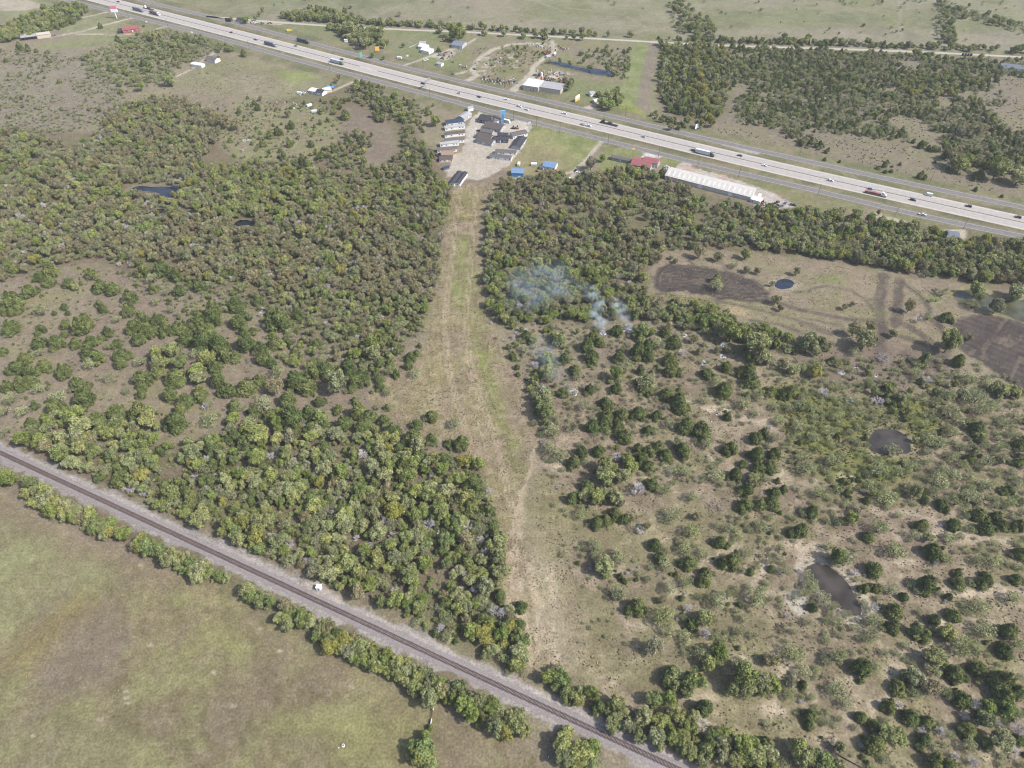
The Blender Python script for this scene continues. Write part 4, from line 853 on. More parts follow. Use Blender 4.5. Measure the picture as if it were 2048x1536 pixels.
LW = [(arr2(HWYL), 20), (arr2(FRSL), 9), (arr2(FRNL), 9), (arr2(CRDL), 5.5), (np.array([tuple(RAIL_A - RAIL_U * 600)[:2], tuple(RAIL_B + RAIL_U * 600)[:2]]), 7.5)]
def blocked(X, Y, r):
    bad = np.zeros(len(X), bool)
    for W in PW: bad |= inside(X, Y, W)
    for W, w in LW: bad |= dist_line(X, Y, W) < w + r * .5
    for W in PW[:12]: bad |= dist_line(X, Y, W, True) < r * .6
    return bad
def wood(P, per_ha, mix, rmin, rmax, f=.62, clump=None):
    W = gpa(P); lo, hi = W.min(0), W.max(0)
    hi = np.minimum(hi, (1500, 1500)); lo = np.maximum(lo, (-1500, -200))
    A = (hi[0] - lo[0]) * (hi[1] - lo[1])
    n = int(A / 1e4 * per_ha)
    X, Y = RNG.uniform(lo[0], hi[0], n), RNG.uniform(lo[1], hi[1], n)
    s = inside(X + RNG.normal(0, 1.5, n), Y + RNG.normal(0, 1.5, n), W)
    if clump: s &= fbm(X, Y, clump[0], 3, clump[2] if len(clump) > 2 else 50) > clump[1]
    X, Y = X[s], Y[s]; r = RNG.uniform(rmin, rmax, len(X))
    s = ~blocked(X, Y, r); X, Y, r = X[s], Y[s], r[s]
    ks = list(mix); p = np.array([mix[k] for k in ks], float); p /= p.sum()
    # kinds come in patches
    cum = np.cumsum(p); nz = fbm(X, Y, 26, 3, 60); nz = np.argsort(np.argsort(nz)) / max(1, len(nz))
    q = np.where(RNG.random(len(X)) < .45, nz, RNG.random(len(X)))
    kk = np.minimum(np.searchsorted(cum, q), len(ks) - 1)
    for i in range(len(X)):
        k = ks[kk[i]]; rr = float(r[i]) * {'D': .8, 'M': .95, 'J': .9}.get(k, 1.0)
        if near(X[i], Y[i], rr, f): continue
        mark(X[i], Y[i], rr); TREES.append((k, float(X[i]), float(Y[i]), rr, False))
# by the railway
wood([(-60, 850), (0, 872), (120, 830), (250, 850), (330, 895), (440, 885), (520, 830), (640, 850), (800, 880), (905, 930), (975, 940), (985, 1020), (1015, 1100), (1000, 1200), (1050, 1290), (1050, 1340), (950, 1318), (860, 1275), (760, 1225), (690, 1185), (610, 1150), (540, 1126), (420, 1072), (300, 1015), (180, 955), (60, 900), (-60, 860)],
     1500, {'L': .58, 'J': .16, 'M': .12, 'D': .05, 'A': .07, 'Y': .02}, 1.5, 4.9, .46, (15, .34, 55))
for P in ([(-40, 905), (30, 925), (42, 955), (0, 975), (-40, 970)], [(58, 965), (130, 978), (190, 1005), (240, 1040), (266, 1075), (230, 1082), (160, 1050), (90, 1015), (55, 985)], [(276, 1068), (330, 1075), (400, 1100), (470, 1140), (462, 1165), (420, 1160), (350, 1135), (280, 1100)],
          [(500, 1175), (550, 1172), (550, 1210), (515, 1222)], [(565, 1205), (620, 1225), (630, 1255), (590, 1262), (565, 1240)], [(636, 1250), (720, 1265), (800, 1310), (900, 1365), (1000, 1400), (1050, 1440), (1048, 1478), (990, 1460), (900, 1410), (800, 1365), (700, 1315), (640, 1285)]):
    wood(P, 5000, {'L': .84, 'Y': .06, 'A': .05, 'J': .05}, 2.2, 4.6, .42); wood(P, 2500, {'L': .6, 'M': .4}, 1.0, 2.0, .42)
wood([(1095, 1345), (1150, 1370), (1240, 1420), (1330, 1460), (1400, 1440), (1470, 1480), (1540, 1490), (1560, 1600), (1400, 1560), (1300, 1500), (1200, 1440), (1110, 1390)], 1600, {'L': .85, 'J': .1, 'M': .05}, 1.6, 3.6, .5)
wood([(1650, 1490), (1700, 1500), (1720, 1600), (1560, 1600)], 700, {'L': 1}, 2.4, 3.6, .6)
wood([(0, 872), (120, 830), (250, 850), (330, 895), (440, 885), (520, 830), (640, 850), (800, 880), (905, 930), (975, 940), (1015, 1100), (1050, 1335), (860, 1270), (540, 1126), (300, 1015), (60, 900)], 700, {'M': .5, 'L': .5}, .8, 1.6, .45)
# left of the strip
wood([(520, 560), (640, 590), (760, 600), (862, 600), (856, 650), (815, 690), (780, 740), (740, 780), (660, 770), (560, 720), (520, 640)], 1000, {'L': .34, 'M': .34, 'J': .18, 'A': .10, 'D': .04}, 1.2, 3.4, .54)
wood([(330, 430), (480, 440), (700, 430), (890, 440), (872, 600), (820, 660), (720, 650), (600, 610), (480, 565), (380, 560), (335, 500)], 1500, {'A': .60, 'L': .12, 'M': .14, 'D': .07, 'J': .04, 'Y': .01}, 1.7, 4.3, .48)
wood([(390, 335), (500, 345), (640, 345), (760, 375), (905, 380), (895, 445), (760, 435), (600, 432), (430, 440), (355, 405)], 1400, {'L': .48, 'A': .22, 'M': .18, 'Y': .06, 'J': .04, 'D': .02}, 1.7, 4.3, .48)
wood([(-150, 330), (0, 335), (100, 335), (200, 385), (300, 400), (360, 405), (335, 440), (340, 520), (260, 540), (200, 515), (100, 530), (0, 565), (-150, 580)], 1300, {'A': .42, 'L': .22, 'M': .26, 'D': .08, 'Y': .02}, 1.7, 4.3, .49)
wood([(240, 212), (335, 198), (430, 228), (440, 270), (400, 335), (330, 345), (240, 335), (120, 322), (180, 280)], 1300, {'A': .52, 'L': .20, 'M': .22, 'D': .06}, 1.7, 4.3, .49)
wood([(90, 315), (240, 338), (330, 345), (400, 335), (372, 371), (330, 368), (260, 370), (190, 388), (100, 345)], 1300, {'A': .4, 'L': .3, 'M': .24, 'D': .06}, 1.7, 4.3, .49)
wood([(40, 335), (200, 350), (250, 372), (235, 392), (120, 372)], 500, {'Y': .6, 'L': .4}, 2.2, 3.4, .5)
wood([(345, 395), (352, 378), (420, 360), (440, 375), (400, 400), (330, 420), (320, 408)], 900, {'Y': .7, 'L': .3}, 2.2, 3.4, .5)
wood([(-200, 250), (0, 262), (120, 290), (150, 330), (60, 340), (-200, 340)], 1000, {'L': .5, 'M': .35, 'A': .15}, 2.2, 3.8, .6)
wood([(690, 168), (742, 165), (790, 195), (815, 245), (850, 300), (872, 340), (880, 380), (800, 375), (700, 350), (640, 342), (600, 350), (560, 372), (420, 370), (480, 330), (600, 320), (680, 290), (720, 235)], 800, {'J': .28, 'A': .30, 'L': .34, 'M': .08}, 1.9, 3.6, .62, (30, .42))
wood([(700, 195), (780, 210), (850, 270), (855, 230), (870, 215), (790, 190)], 500, {'L': .4, 'M': .4, 'J': .2}, 1.5, 2.8, .7)
wood([(430, 205), (640, 205), (700, 250), (680, 330), (480, 330), (420, 280)], 420, {'M': .9, 'A': .1}, .6, 1.5, .8, (26, .46, 58))
wood([(430, 205), (640, 205), (690, 260), (640, 320), (480, 330), (420, 280)], 110, {'J': .5, 'M': .3, 'A': .2}, 1.2, 2.2, .8)
wood([(0, 570), (170, 520), (300, 560), (500, 620), (700, 760), (860, 700), (900, 860), (960, 930), (800, 900), (500, 850), (300, 890), (0, 870)], 240, {'M': .8, 'J': .2}, .6, 1.6, .8)
wood([(280, 500), (460, 560), (540, 640), (500, 700), (330, 620), (250, 560)], 520, {'M': .6, 'L': .2, 'J': .2}, 1.1, 2.4, .66)
wood([(780, 640), (850, 660), (830, 760), (900, 850), (930, 920), (860, 900), (740, 800)], 240, {'M': .7, 'J': .3}, .7, 1.6, .8)
# right of the strip
wood([(972, 395), (1012, 365), (1150, 352), (1240, 345), (1335, 368), (1510, 425), (1560, 432), (1560, 470), (1500, 500), (1330, 500), (1300, 540), (1270, 560), (1150, 520), (1000, 540), (968, 480)], 1300, {'A': .40, 'L': .32, 'M': .18, 'D': .05, 'Y': .03, 'J': .02}, 1.6, 4.2, .52, (14, .32, 59))
wood([(968, 500), (1100, 520), (1240, 550), (1290, 560), (1290, 620), (1190, 645), (1100, 640), (1010, 650), (980, 620)], 1300, {'L': .46, 'M': .28, 'A': .14, 'D': .06, 'J': .05, 'Y': .01}, 1.7, 4.2, .49)
wood([(1560, 430), (1660, 432), (1900, 478), (2060, 490), (2300, 540), (2300, 590), (2060, 570), (1980, 570), (1900, 555), (1800, 545), (1650, 515), (1500, 498)], 1500, {'L': .54, 'A': .26, 'M': .10, 'Y': .06, 'J': .04}, 2.8, 4.6, .52)
wood([(1535, 420), (1600, 432), (1650, 435), (1700, 450), (1600, 450)], 700, {'J': .3, 'L': .7}, 2.2, 3.6, .6)
wood([(1255, 600), (1345, 606), (1500, 655), (1660, 690), (1650, 712), (1540, 706), (1400, 664), (1255, 636)], 1000, {'L': .66, 'A': .26, 'M': .08}, 1.7, 4.3, .49)
wood([(978, 630), (1090, 640), (1180, 650), (1130, 720), (1070, 780), (1050, 740), (1000, 690)], 420, {'M': .45, 'L': .3, 'J': .15, 'D': .10}, 1.2, 2.8, .7)
wood([(1060, 730), (1120, 720), (1120, 870), (1075, 880), (1055, 800)], 500, {'M': .4, 'L': .5, 'D': .1}, 1.6, 3.0, .62)
wood([(1085, 830), (1300, 700), (1600, 740), (1700, 800), (1760, 960), (1560, 1130), (1300, 1180), (1130, 1120), (1090, 960)], 520, {'M': .86, 'J': .08, 'D': .06}, .8, 2.4, .68, (22, .43, 56))
wood([(990, 655), (1130, 650), (1300, 650), (1450, 680), (1600, 730), (1540, 800), (1300, 840), (1085, 840), (1080, 780)], 560, {'M': .86, 'L': .06, 'J': .04, 'D': .04}, .7, 2.2, .66, (18, .42, 61))
wood([(1560, 720), (1900, 720), (2300, 820), (2300, 1090), (2060, 1060), (1750, 1000), (1560, 920)], 620, {'M': .84, 'J': .06, 'L': .10}, 1.2, 3.0, .56)
wood([(1700, 950), (2300, 1060), (2300, 1700), (1700, 1600), (1520, 1450), (1350, 1300), (1250, 1150), (1500, 1100)], 480, {'M': .88, 'J': .07, 'D': .05}, .9, 2.7, .64, (24, .43, 57))
wood([(1120, 1120), (1250, 1120), (1300, 1250), (1200, 1330), (1130, 1280)], 260, {'M': 1}, .6, 1.6, .75)
wood([(1870, 575), (1905, 575), (1900, 600), (1880, 620), (1850, 600)], 300, {'M': 1}, 1.2, 2.4, .7)
# beyond the highway
wood([(1322, 92), (1400, 88), (1445, 92), (1460, 130), (1455, 180), (1440, 235), (1400, 240), (1345, 228), (1318, 190)], 1000, {'J': .40, 'L': .38, 'Y': .12, 'M': .10}, 2.0, 3.8, .51)
wood([(1460, 100), (1560, 100), (1800, 110), (2060, 125), (2300, 140), (2300, 420), (2060, 350), (1960, 330), (1850, 290), (1700, 270), (1560, 260), (1470, 245)], 1000, {'J': .30, 'M': .46, 'L': .22, 'A': .02}, 1.3, 3.3, .58, (45, .41, 51))
wood([(1440, 105), (1560, 100), (1950, 118), (1900, 180), (1700, 190), (1500, 185)], 700, {'J': .55, 'L': .35, 'M': .1}, 1.6, 3.0, .6, (30, .40))
wood([(1780, 165), (1900, 150), (1960, 175), (1900, 195), (1800, 190)], 900, {'L': .7, 'Y': .25, 'J': .05}, 2.4, 3.8, .51)
wood([(1560, 255), (1650, 290), (1660, 312), (1620, 300), (1570, 275)], 900, {'A': .5, 'J': .3, 'L': .2}, 1.8, 3.0, .6)
wood([(1820, 290), (1900, 305), (1990, 300), (2060, 310), (2300, 380), (2300, 410), (2060, 362), (1980, 342), (1900, 318)], 800, {'A': .4, 'L': .45, 'J': .15}, 1.7, 4.3, .49)
wood([(1280, 225), (1320, 232), (1370, 246), (1380, 256), (1340, 252)], 800, {'J': .4, 'L': .3, 'A': .3}, 1.6, 2.6, .6)
wood([(1210, 185), (1245, 190), (1245, 210), (1215, 215)], 700, {'L': 1}, 2, 3.2, .6)
wood([(945, 100), (1090, 84), (1110, 110), (1060, 150), (960, 150)], 260, {'M': .8, 'L': .2}, .7, 2.0, .7, (14, .47, 62))
wood([(1165, 100), (1265, 96), (1255, 160), (1230, 160), (1200, 132), (1150, 128)], 320, {'L': .45, 'M': .35, 'J': .2}, 1.4, 2.8, .7)
# by the county road and its far side
for P, d, mx in (([(560, 30), (640, 22), (690, 30), (720, 45), (850, 52), (850, 62), (640, 46), (570, 42)], 700, {'L': .8, 'J': .2}), ([(850, 50), (1020, 62), (1272, 76), (1272, 86), (1020, 74), (850, 66)], 650, {'L': .75, 'Y': .15, 'J': .1}),
                 ([(1310, 78), (1480, 82), (1830, 94), (1830, 106), (1560, 100), (1310, 92)], 800, {'J': .4, 'L': .6}), ([(1840, 92), (2060, 105), (2060, 116), (1840, 104)], 350, {'L': 1}), ([(640, 46), (720, 48), (770, 66), (760, 90), (720, 94), (690, 78)], 700, {'L': .9, 'J': .1}),
                 ([(1340, 5), (1372, 0), (1380, 25), (1420, 45), (1430, 70), (1395, 80), (1345, 60)], 260, {'L': .6, 'M': .4}), ([(1870, 40), (1890, 20), (1910, 50), (1900, 90), (1875, 90)], 450, {'L': .6, 'M': .4}), ([(1870, 5), (1960, 30), (2060, 55), (2060, 70), (1950, 45), (1880, 30)], 330, {'M': .8, 'L': .2}),
                 ([(-100, 40), (0, 62), (60, 32), (165, 8), (182, 15), (172, 30), (150, 48), (80, 72), (20, 84), (-100, 110)], 900, {'L': .85, 'J': .15}), ([(130, -30), (180, -10), (180, 15), (140, 10)], 700, {'L': 1})):
    wood(P, d, mx, 2.2, 4.2, .51)
wood([(420, 34), (1360, 88), (1340, -250), (500, -250)], 3, {'L': .5, 'M': .5}, 1.2, 3, 1)
wood([(1330, 75), (2100, 105), (2100, -200), (1330, -200)], 9, {'M': .7, 'L': .3}, 1.0, 2.6, 1)
wood([(1620, -60), (2100, -40), (2100, 20), (1900, 20), (1620, 10)], 40, {'M': .9, 'L': .1}, 1.2, 2.6, .8)
# north-west
wood([(165, 115), (235, 85), (300, 62), (345, 60), (400, 78), (455, 92), (470, 104), (420, 108), (370, 130), (350, 150), (345, 168), (250, 175), (180, 150)], 800, {'M': .66, 'L': .24, 'J': .10}, 1.4, 3.0, .60)
wood([(-150, 110), (60, 100), (160, 115), (260, 180), (230, 240), (120, 270), (-150, 260)], 520, {'M': .85, 'J': .05, 'A': .10}, .9, 2.2, .66, (40, .42))
wood([(760, 130), (880, 140), (930, 160), (880, 150), (800, 140)], 60, {'L': 1}, 1, 2, 1)
wood([(640, 198), (700, 200), (690, 230), (640, 230)], 300, {'L': .6, 'J': .4}, 1.6, 2.8, .7)
wood([(1060, 352), (1180, 352), (1190, 365), (1020, 372)], 500, {'L': .7, 'Y': .2, 'M': .1}, 1.4, 2.8, .62)
wood([(1236, 345), (1320, 345), (1330, 362), (1240, 362)], 500, {'L': .7, 'A': .3}, 1.8, 3.0, .62)
print("trees", len(TREES), {k: sum(t[0] == k for t in TREES) for k in KINDS})

# ------------------------------------------------------------------ plants: each one a thing, the rest of each kind one mass
LM = [("the white trackside cabinet", 640, 1172), ("the round muddy pond", 1780, 885), ("the long muddy pond", 1668, 1178), ("the small dark pond", 1568, 568), ("the oval ploughed patch", 1420, 570), ("the big ploughed field", 1980, 690),
      ("the pale green pond", 1960, 600), ("the largest white ash patch", 1683, 743), ("the burnt black heap", 1757, 800), ("the ash patch beside the mown strip", 1148, 786), ("the two smoking heaps", 1230, 660), ("the pair of small ash spots", 1428, 835), ("the stick pile", 1434, 1015),
      ("the brush heap in the scrub corner", 1661, 1494), ("the bare chalky bank", 1600, 1205), ("the bleached tree by the track", 1402, 1450), ("the red and white gate", 862, 1435), ("the white tub in the pasture", 687, 1490), ("the mown strip's narrow end", 1020, 1180), ("the bend of the fence path", 1074, 880), ("the middle of the mown strip", 920, 640),
      ("the top of the mown strip", 935, 420), ("the blue tree-ringed pond", 320, 382), ("the black pool in the wood", 490, 446), ("the paired dark-roofed homes", 905, 360), ("the blue barn", 1034, 348), ("the blue-roofed house", 1096, 335), ("the red-roofed building", 1290, 330), ("the long white warehouse", 1420, 380), ("the grey house", 1900, 475),
      ("the beige store", 1090, 180), ("the junk yard loop", 1020, 120), ("the narrow blue pond", 1170, 138), ("the slanting white billboard", 1398, 253), ("the white yard house", 850, 100), ("the red metal house", 262, 62), ("the long open barn", 70, 76), ("the grey cottage", 420, 122), ("the tarp-covered homestead", 640, 185), ("the tall pink and white sign", 232, 25),
      ("the hedge corner", 20, 940), ("the first hedge gap", 270, 1080), ("the wide hedge gap", 480, 1160), ("the western end of the brown turf", 40, 640), ("the middle of the brown turf", 200, 700), ("the lone turf juniper", 338, 786), ("the upper edge of the brown turf", 250, 560), ("the wood's western corner", 60, 880),
      ("the end of the county road", 420, 34), ("the far county road bend", 1320, 84), ("the black tanks", 1932, 109), ("the ranch house on the edge", 2020, 140), ("the power line swath", 1270, 170), ("the rusty scrub", 1620, 300), ("the leafy corner by the verge", 1990, 335), ("the ochre streak of the pasture", 90, 1280), ("the pale track loop", 1790, 1330), ("the green swale", 1640, 870), ("the scrub track fork", 1560, 1110)]
LMW = [(n, *gp(x, y)[:2]) for n, x, y in LM]
DESC = {'J': ("dark green juniper", "juniper trees"), 'L': ("green leafy tree", "leafy trees"), 'A': ("brown-leaved autumn tree", "autumn trees"), 'Y': ("yellow-green tree", "yellow-green trees"), 'M': ("pale airy mesquite", "mesquite trees"), 'D': ("grey leafless tree", "bare trees"), 'W': ("bleached bone-white dead tree standing over the hedge by the rails", "bleached tree")}
SHAPE = {'J': ("small", "round", "big broad"), 'L': ("small", "full", "tall broad"), 'A': ("small", "rounded", "broad"), 'Y': ("small", "bright", "broad bright"), 'M': ("low", "spreading", "wide"), 'D': ("small", "twiggy", "wide twiggy"), 'W': ("", "", "")}
ORD = "first second third fourth fifth sixth seventh eighth ninth tenth eleventh twelfth thirteenth fourteenth fifteenth sixteenth seventeenth eighteenth nineteenth twentieth".split()
_T = "twenty thirty forty fifty sixty seventy eighty".split(); ORD += [f"{_T[a]}-{o}" if o else {"twenty": "twentieth", "thirty": "thirtieth", "forty": "fortieth", "fifty": "fiftieth", "sixty": "sixtieth", "seventy": "seventieth", "eighty": "eightieth"}[_T[a]] for a in range(7) for o in [None] + ORD[:9]][1:]
LX, LY = np.array([l[1] for l in LMW]), np.array([l[2] for l in LMW])
CAM0 = Vector((0, 0, CAM_H))
def share(t):
    x, y = to_px(t[1], t[2])
    if not (-12 < x < 2060 and -10 < y < 1550): return 0
    return pxm(y) * t[3] * (1.15 if t[4] else 1)
proto = {}
VARIANTS = {}
for k, K in KINDS.items():
    T = sorted([t for t in TREES if t[0] == k], key=share, reverse=True)
    ind = [t for t in T if share(t) > 0][:300]; rest = T[len(ind):]
    # which landmark each tree of the kind is nearest to, and how many of its kind stand nearer to it
    XY = np.array([(t[1], t[2]) for t in T])
    D = np.hypot(XY[:, :1] - LX[None], XY[:, 1:] - LY[None]); L = D.argmin(1); dm = D.min(1)
    rank = np.zeros(len(T), int)
    for l in range(len(LMW)):
        s = np.where(L == l)[0]; rank[s[np.argsort(dm[s])]] = np.arange(len(s))
    cr = [None] * len(K['var'])
    for i, t in enumerate(ind):
        j = int(RNG.integers(len(K['var']))) if i >= len(K['var']) else i
        lm = LMW[L[i]][0]; n = rank[i]
        size = SHAPE[k][0 if t[3] < 2.2 else 1 if t[3] < 3.6 else 2]
        if k == 'W': lab = DESC[k][0]; grp = None
        else:
            crowded = not t[4]
            if n < len(ORD):
                lab = f"{size} {DESC[k][0]}, {ORD[n]} out from {lm}"; grp = f"{DESC[k][1]} around {lm}"
            else:
                lab = f"{size} {DESC[k][0]} in the crowd around {lm}"; grp = f"{DESC[k][1]} around {lm}"
        o = thing(K['name'], lab, K['cat'], (t[1], t[2], 0), float(RNG.uniform(0, 6.28)), grp)
        o.scale = (t[3] * float(RNG.uniform(.84, 1.14)), t[3] * float(RNG.uniform(.84, 1.14)), t[3] * float(RNG.uniform(.78, 1.2)))
        c = new_obj("crown", K['var'][j][0], o); b_ = new_obj("trunk", K['var'][j][1], o)
        if cr[j] is None: cr[j] = (c, b_)
    VARIANTS[k] = cr
    if not rest: continue
    # one mass: a point per tree, the crowns and trunks of the trees above set on the points
    n = len(rest)
    me = bpy.data.meshes.new(K['name'] + "_woods")
    me.vertices.add(n); me.vertices.foreach_set("co", np.array([(t[1], t[2], 0) for t in rest], np.float32).ravel())
    def att(nm, ty, dom, key, val):
        a = me.attributes.new(nm, ty, 'POINT'); a.data.foreach_set(key, val)
    r = np.array([t[3] for t in rest])
    sc = np.stack([r * RNG.uniform(.82, 1.18, n), r * RNG.uniform(.82, 1.18, n), r * RNG.uniform(.75, 1.3, n)], 1)
    att("size", 'FLOAT_VECTOR', 0, "vector", sc.astype(np.float32).ravel())
    att("turn", 'FLOAT_VECTOR', 0, "vector", np.stack([np.zeros(n), np.zeros(n), RNG.uniform(0, 6.28, n)], 1).astype(np.float32).ravel())
    att("shape", 'INT', 0, "value", RNG.integers(0, len([c for c in cr if c]), n).astype(np.int32))
    o = tag(new_obj(K['name'] + "_woods", me), kind="stuff")
    ng = bpy.data.node_groups.new(K['name'] + "_woods", 'GeometryNodeTree')
    ng.interface.new_socket("Geometry", in_out='INPUT', socket_type='NodeSocketGeometry'); ng.interface.new_socket("Geometry", in_out='OUTPUT', socket_type='NodeSocketGeometry')
    gi, go = ng.nodes.new("NodeGroupInput"), ng.nodes.new("NodeGroupOutput")
    def named(nm, ty):
        q = ng.nodes.new("GeometryNodeInputNamedAttribute"); q.data_type = ty; q.inputs["Name"].default_value = nm; return q.outputs["Attribute"]
    a_s, a_t, a_i = named("size", 'FLOAT_VECTOR'), named("turn", 'FLOAT_VECTOR'), named("shape", 'INT')
    er = ng.nodes.new("FunctionNodeEulerToRotation"); ng.links.new(a_t, er.inputs[0])
    jo = ng.nodes.new("GeometryNodeJoinGeometry")
    for part in (0, 1):
        jn = ng.nodes.new("GeometryNodeJoinGeometry")
        for c in reversed([c for c in cr if c]):
            oi = ng.nodes.new("GeometryNodeObjectInfo"); oi.transform_space = 'ORIGINAL'; oi.inputs["Object"].default_value = c[part]; oi.inputs["As Instance"].default_value = True
            ng.links.new(oi.outputs["Geometry"], jn.inputs[0])
        ip = ng.nodes.new("GeometryNodeInstanceOnPoints"); ip.inputs["Pick Instance"].default_value = True
        ng.links.new(gi.outputs[0], ip.inputs["Points"]); ng.links.new(jn.outputs[0], ip.inputs["Instance"]); ng.links.new(a_i, ip.inputs["Instance Index"])
        ng.links.new(er.outputs[0], ip.inputs["Rotation"]); ng.links.new(a_s, ip.inputs["Scale"])
        ng.links.new(ip.outputs[0], jo.inputs[0])
    ng.links.new(jo.outputs[0], go.inputs[0])
    o.modifiers.new("woods", 'NODES').node_group = ng

# ------------------------------------------------------------------ grass tufts and low weeds
def tufts(name, polys, per_ha, cols, h, w, seed, noise=None, blades=3):
    g = np.random.default_rng(seed); PX, PY = [], []
    for P in polys:
        W = gpa(P); lo, hi = np.maximum(W.min(0), (-900, 60)), np.minimum(W.max(0), (900, 1100))
        n = int((hi[0] - lo[0]) * (hi[1] - lo[1]) / 1e4 * per_ha)
        x, y = g.uniform(lo[0], hi[0], n), g.uniform(lo[1], hi[1], n)
        s = inside(x, y, W)
        if noise: s &= fbm(x, y, noise[0], 3, noise[2]) > noise[1]
        PX.append(x[s]); PY.append(y[s])
    X, Y = np.concatenate(PX), np.concatenate(PY); s = ~blocked_soft(X, Y); X, Y = X[s], Y[s]; n = len(X)
    hh, ww = h * g.uniform(.5, 1.4, n), w * g.uniform(.5, 1.5, n)
    V = np.zeros((n, blades * 3, 3)); a0 = g.uniform(0, 6.28, n)
    for b in range(blades):
        a = a0 + b * 3.1416 / blades * 1.0 + g.normal(0, .2, n); lx, ly = np.cos(a) * ww, np.sin(a) * ww; le = g.normal(0, .5, (2, n)) * ww
        V[:, b * 3] = np.stack([X - lx, Y - ly, np.zeros(n)], 1); V[:, b * 3 + 1] = np.stack([X + lx, Y + ly, np.zeros(n)], 1); V[:, b * 3 + 2] = np.stack([X + le[0], Y + le[1], hh], 1)
    tone = np.repeat(g.random(n), blades * 3)
    me = mesh_np(name, V.reshape(-1, 3), np.arange(n * blades * 3).reshape(-1, 3), tuft_mat(name, cols), tone)
    return tag(new_obj(name, me), kind="stuff")
def tuft_mat(name, cols):
    m = bpy.data.materials.new(name); m.use_nodes = True; nt = m.node_tree; b = nt.nodes["Principled BSDF"]; b.inputs["Roughness"].default_value = 1; b.inputs["Specular IOR Level"].default_value = 0
    at = nt.nodes.new("ShaderNodeAttribute"); at.attribute_name = "tone"; rp = nt.nodes.new("ShaderNodeValToRGB"); el = rp.color_ramp.elements
    while len(el) < len(cols): el.new(.5)
    for i, c in enumerate(cols): el[i].position = i / (len(cols) - 1); el[i].color = (*c, 1)
    nt.links.new(at.outputs["Fac"], rp.inputs[0]); nt.links.new(rp.outputs[0], b.inputs["Base Color"]); return m
def blocked_soft(X, Y):
    bad = np.zeros(len(X), bool)
    for W in PW[:13]: bad |= inside(X, Y, W)
    for W, w in LW: bad |= dist_line(X, Y, W) < min(w, 12)
    return bad
SCRUB = [(990, 650), (1180, 645), (1300, 650), (1560, 700), (1660, 690), (1900, 720), (2060, 820), (2060, 1540), (1500, 1540), (1160, 1400), (1150, 1200), (1060, 1020), (1080, 880)]
tufts("clearing_grass", [[(1316, 500), (1400, 500), (1650, 525), (1800, 555), (1900, 580), (1930, 640), (1910, 700), (1700, 690), (1500, 640), (1300, 610)]], 1600, [(.14, .13, .06), (.22, .185, .12), (.15, .15, .06)], .4, .4, 8, (9, .46, 77))
tufts("strip_grass", [STRIP], 5200, [(.09, .085, .045), (.16, .14, .08), (.24, .20, .13)], .42, .30, 1, (5, .47, 71))
tufts("scrub_grass", [SCRUB], 2600, [(.12, .105, .06), (.20, .165, .11), (.27, .22, .15), (.13, .13, .055)], .5, .42, 2, (8, .45, 72))
tufts("swale_weeds", [[(1540, 765), (1700, 800), (1800, 790), (1890, 800), (1890, 860), (1810, 960), (1740, 985), (1640, 950), (1555, 850)]], 4200, [(.10, .12, .03), (.15, .15, .045), (.19, .17, .06)], .7, .5, 3, (7, .42, 73))
tufts("turf_weeds", [[(0, 560), (180, 525), (330, 580), (520, 640), (760, 790), (700, 860), (480, 840), (300, 890), (0, 870)], [(760, 650), (860, 650), (900, 860), (940, 930), (800, 900)]], 1300, [(.13, .12, .06), (.21, .18, .12), (.15, .15, .07)], .5, .42, 4, (9, .46, 74))
tufts("pasture_grass", [[(0, 985), (280, 1132), (530, 1232), (880, 1432), (1090, 1540), (0, 1540)]], 2200, [(.15, .135, .075), (.21, .18, .11), (.14, .14, .06)], .22, .24, 5, (6, .48, 75))
tufts("verge_weeds", [[(1330, 92), (2060, 118), (2060, 400), (1320, 240)], [(0, 100), (420, 100), (640, 200), (640, 320), (430, 290), (0, 260)]], 420, [(.12, .12, .06), (.18, .155, .11), (.16, .15, .09)], .8, .8, 6, (18, .46, 76))
tufts("crop_stubble", [[(1328, 586), (1420, 602), (1415, 612), (1330, 596)]], 9000, [(.10, .12, .035), (.20, .17, .08)], .5, .4, 7)

# ------------------------------------------------------------------ buildings
wht = mat("white_siding", (226, 226, 224), k=.70, rough=.7, spec=.2, noise=.05, scale=.6)
gry = mat("grey_siding", (168, 170, 174), k=.70, rough=.7, spec=.2, noise=.06, scale=.6)
navy = mat("navy_siding", (72, 80, 98), k=.70, rough=.7, spec=.2, noise=.06, scale=.6)
tan = mat("tan_brick", (196, 182, 164), k=.70, rough=.85, spec=.1, noise=.08, scale=.8)
beige = mat("beige_block", (180, 170, 162), k=.70, rough=.85, spec=.1, noise=.10, scale=.5)
redm = mat("red_metal", (150, 84, 88), k=.70, rough=.5, spec=.3, noise=.08, scale=.8)
redroof = mat("red_metal_roof", (178, 108, 110), .5, .3, .12, .5)
drk = mat("dark_shingle", (84, 84, 92), .9, .1, .12, 1.2)
grr = mat("grey_shingle", (128, 122, 120), .9, .1, .12, 1.2)
brr = mat("brown_shingle", (116, 106, 104), .9, .1, .12, 1.2)
tanr = mat("tan_shingle", (182, 156, 134), .9, .1, .10, 1.2)
blur = mat("blue_metal_roof", (138, 170, 208), .45, .35, .06, .6)
blub = mat("blue_metal_wall", (66, 132, 184), k=.70, rough=.5, spec=.3, noise=.06, scale=.6)
dbl = mat("dark_blue_shingle", (72, 86, 112), .9, .1, .1, 1)
whr = mat("white_roof", (244, 244, 242), .6, .3, .06, .4, k=.44)
pgr = mat("pale_grey_roof", (196, 196, 198), .7, .2, .10, .4)
glass = mat("window_glass", (58, 64, 74), .15, .5)
trimw = mat("white_trim", (236, 236, 234), k=.70, rough=.6, spec=.3)
shade = mat("open_bay_floor", (120, 112, 104), .9, .1)
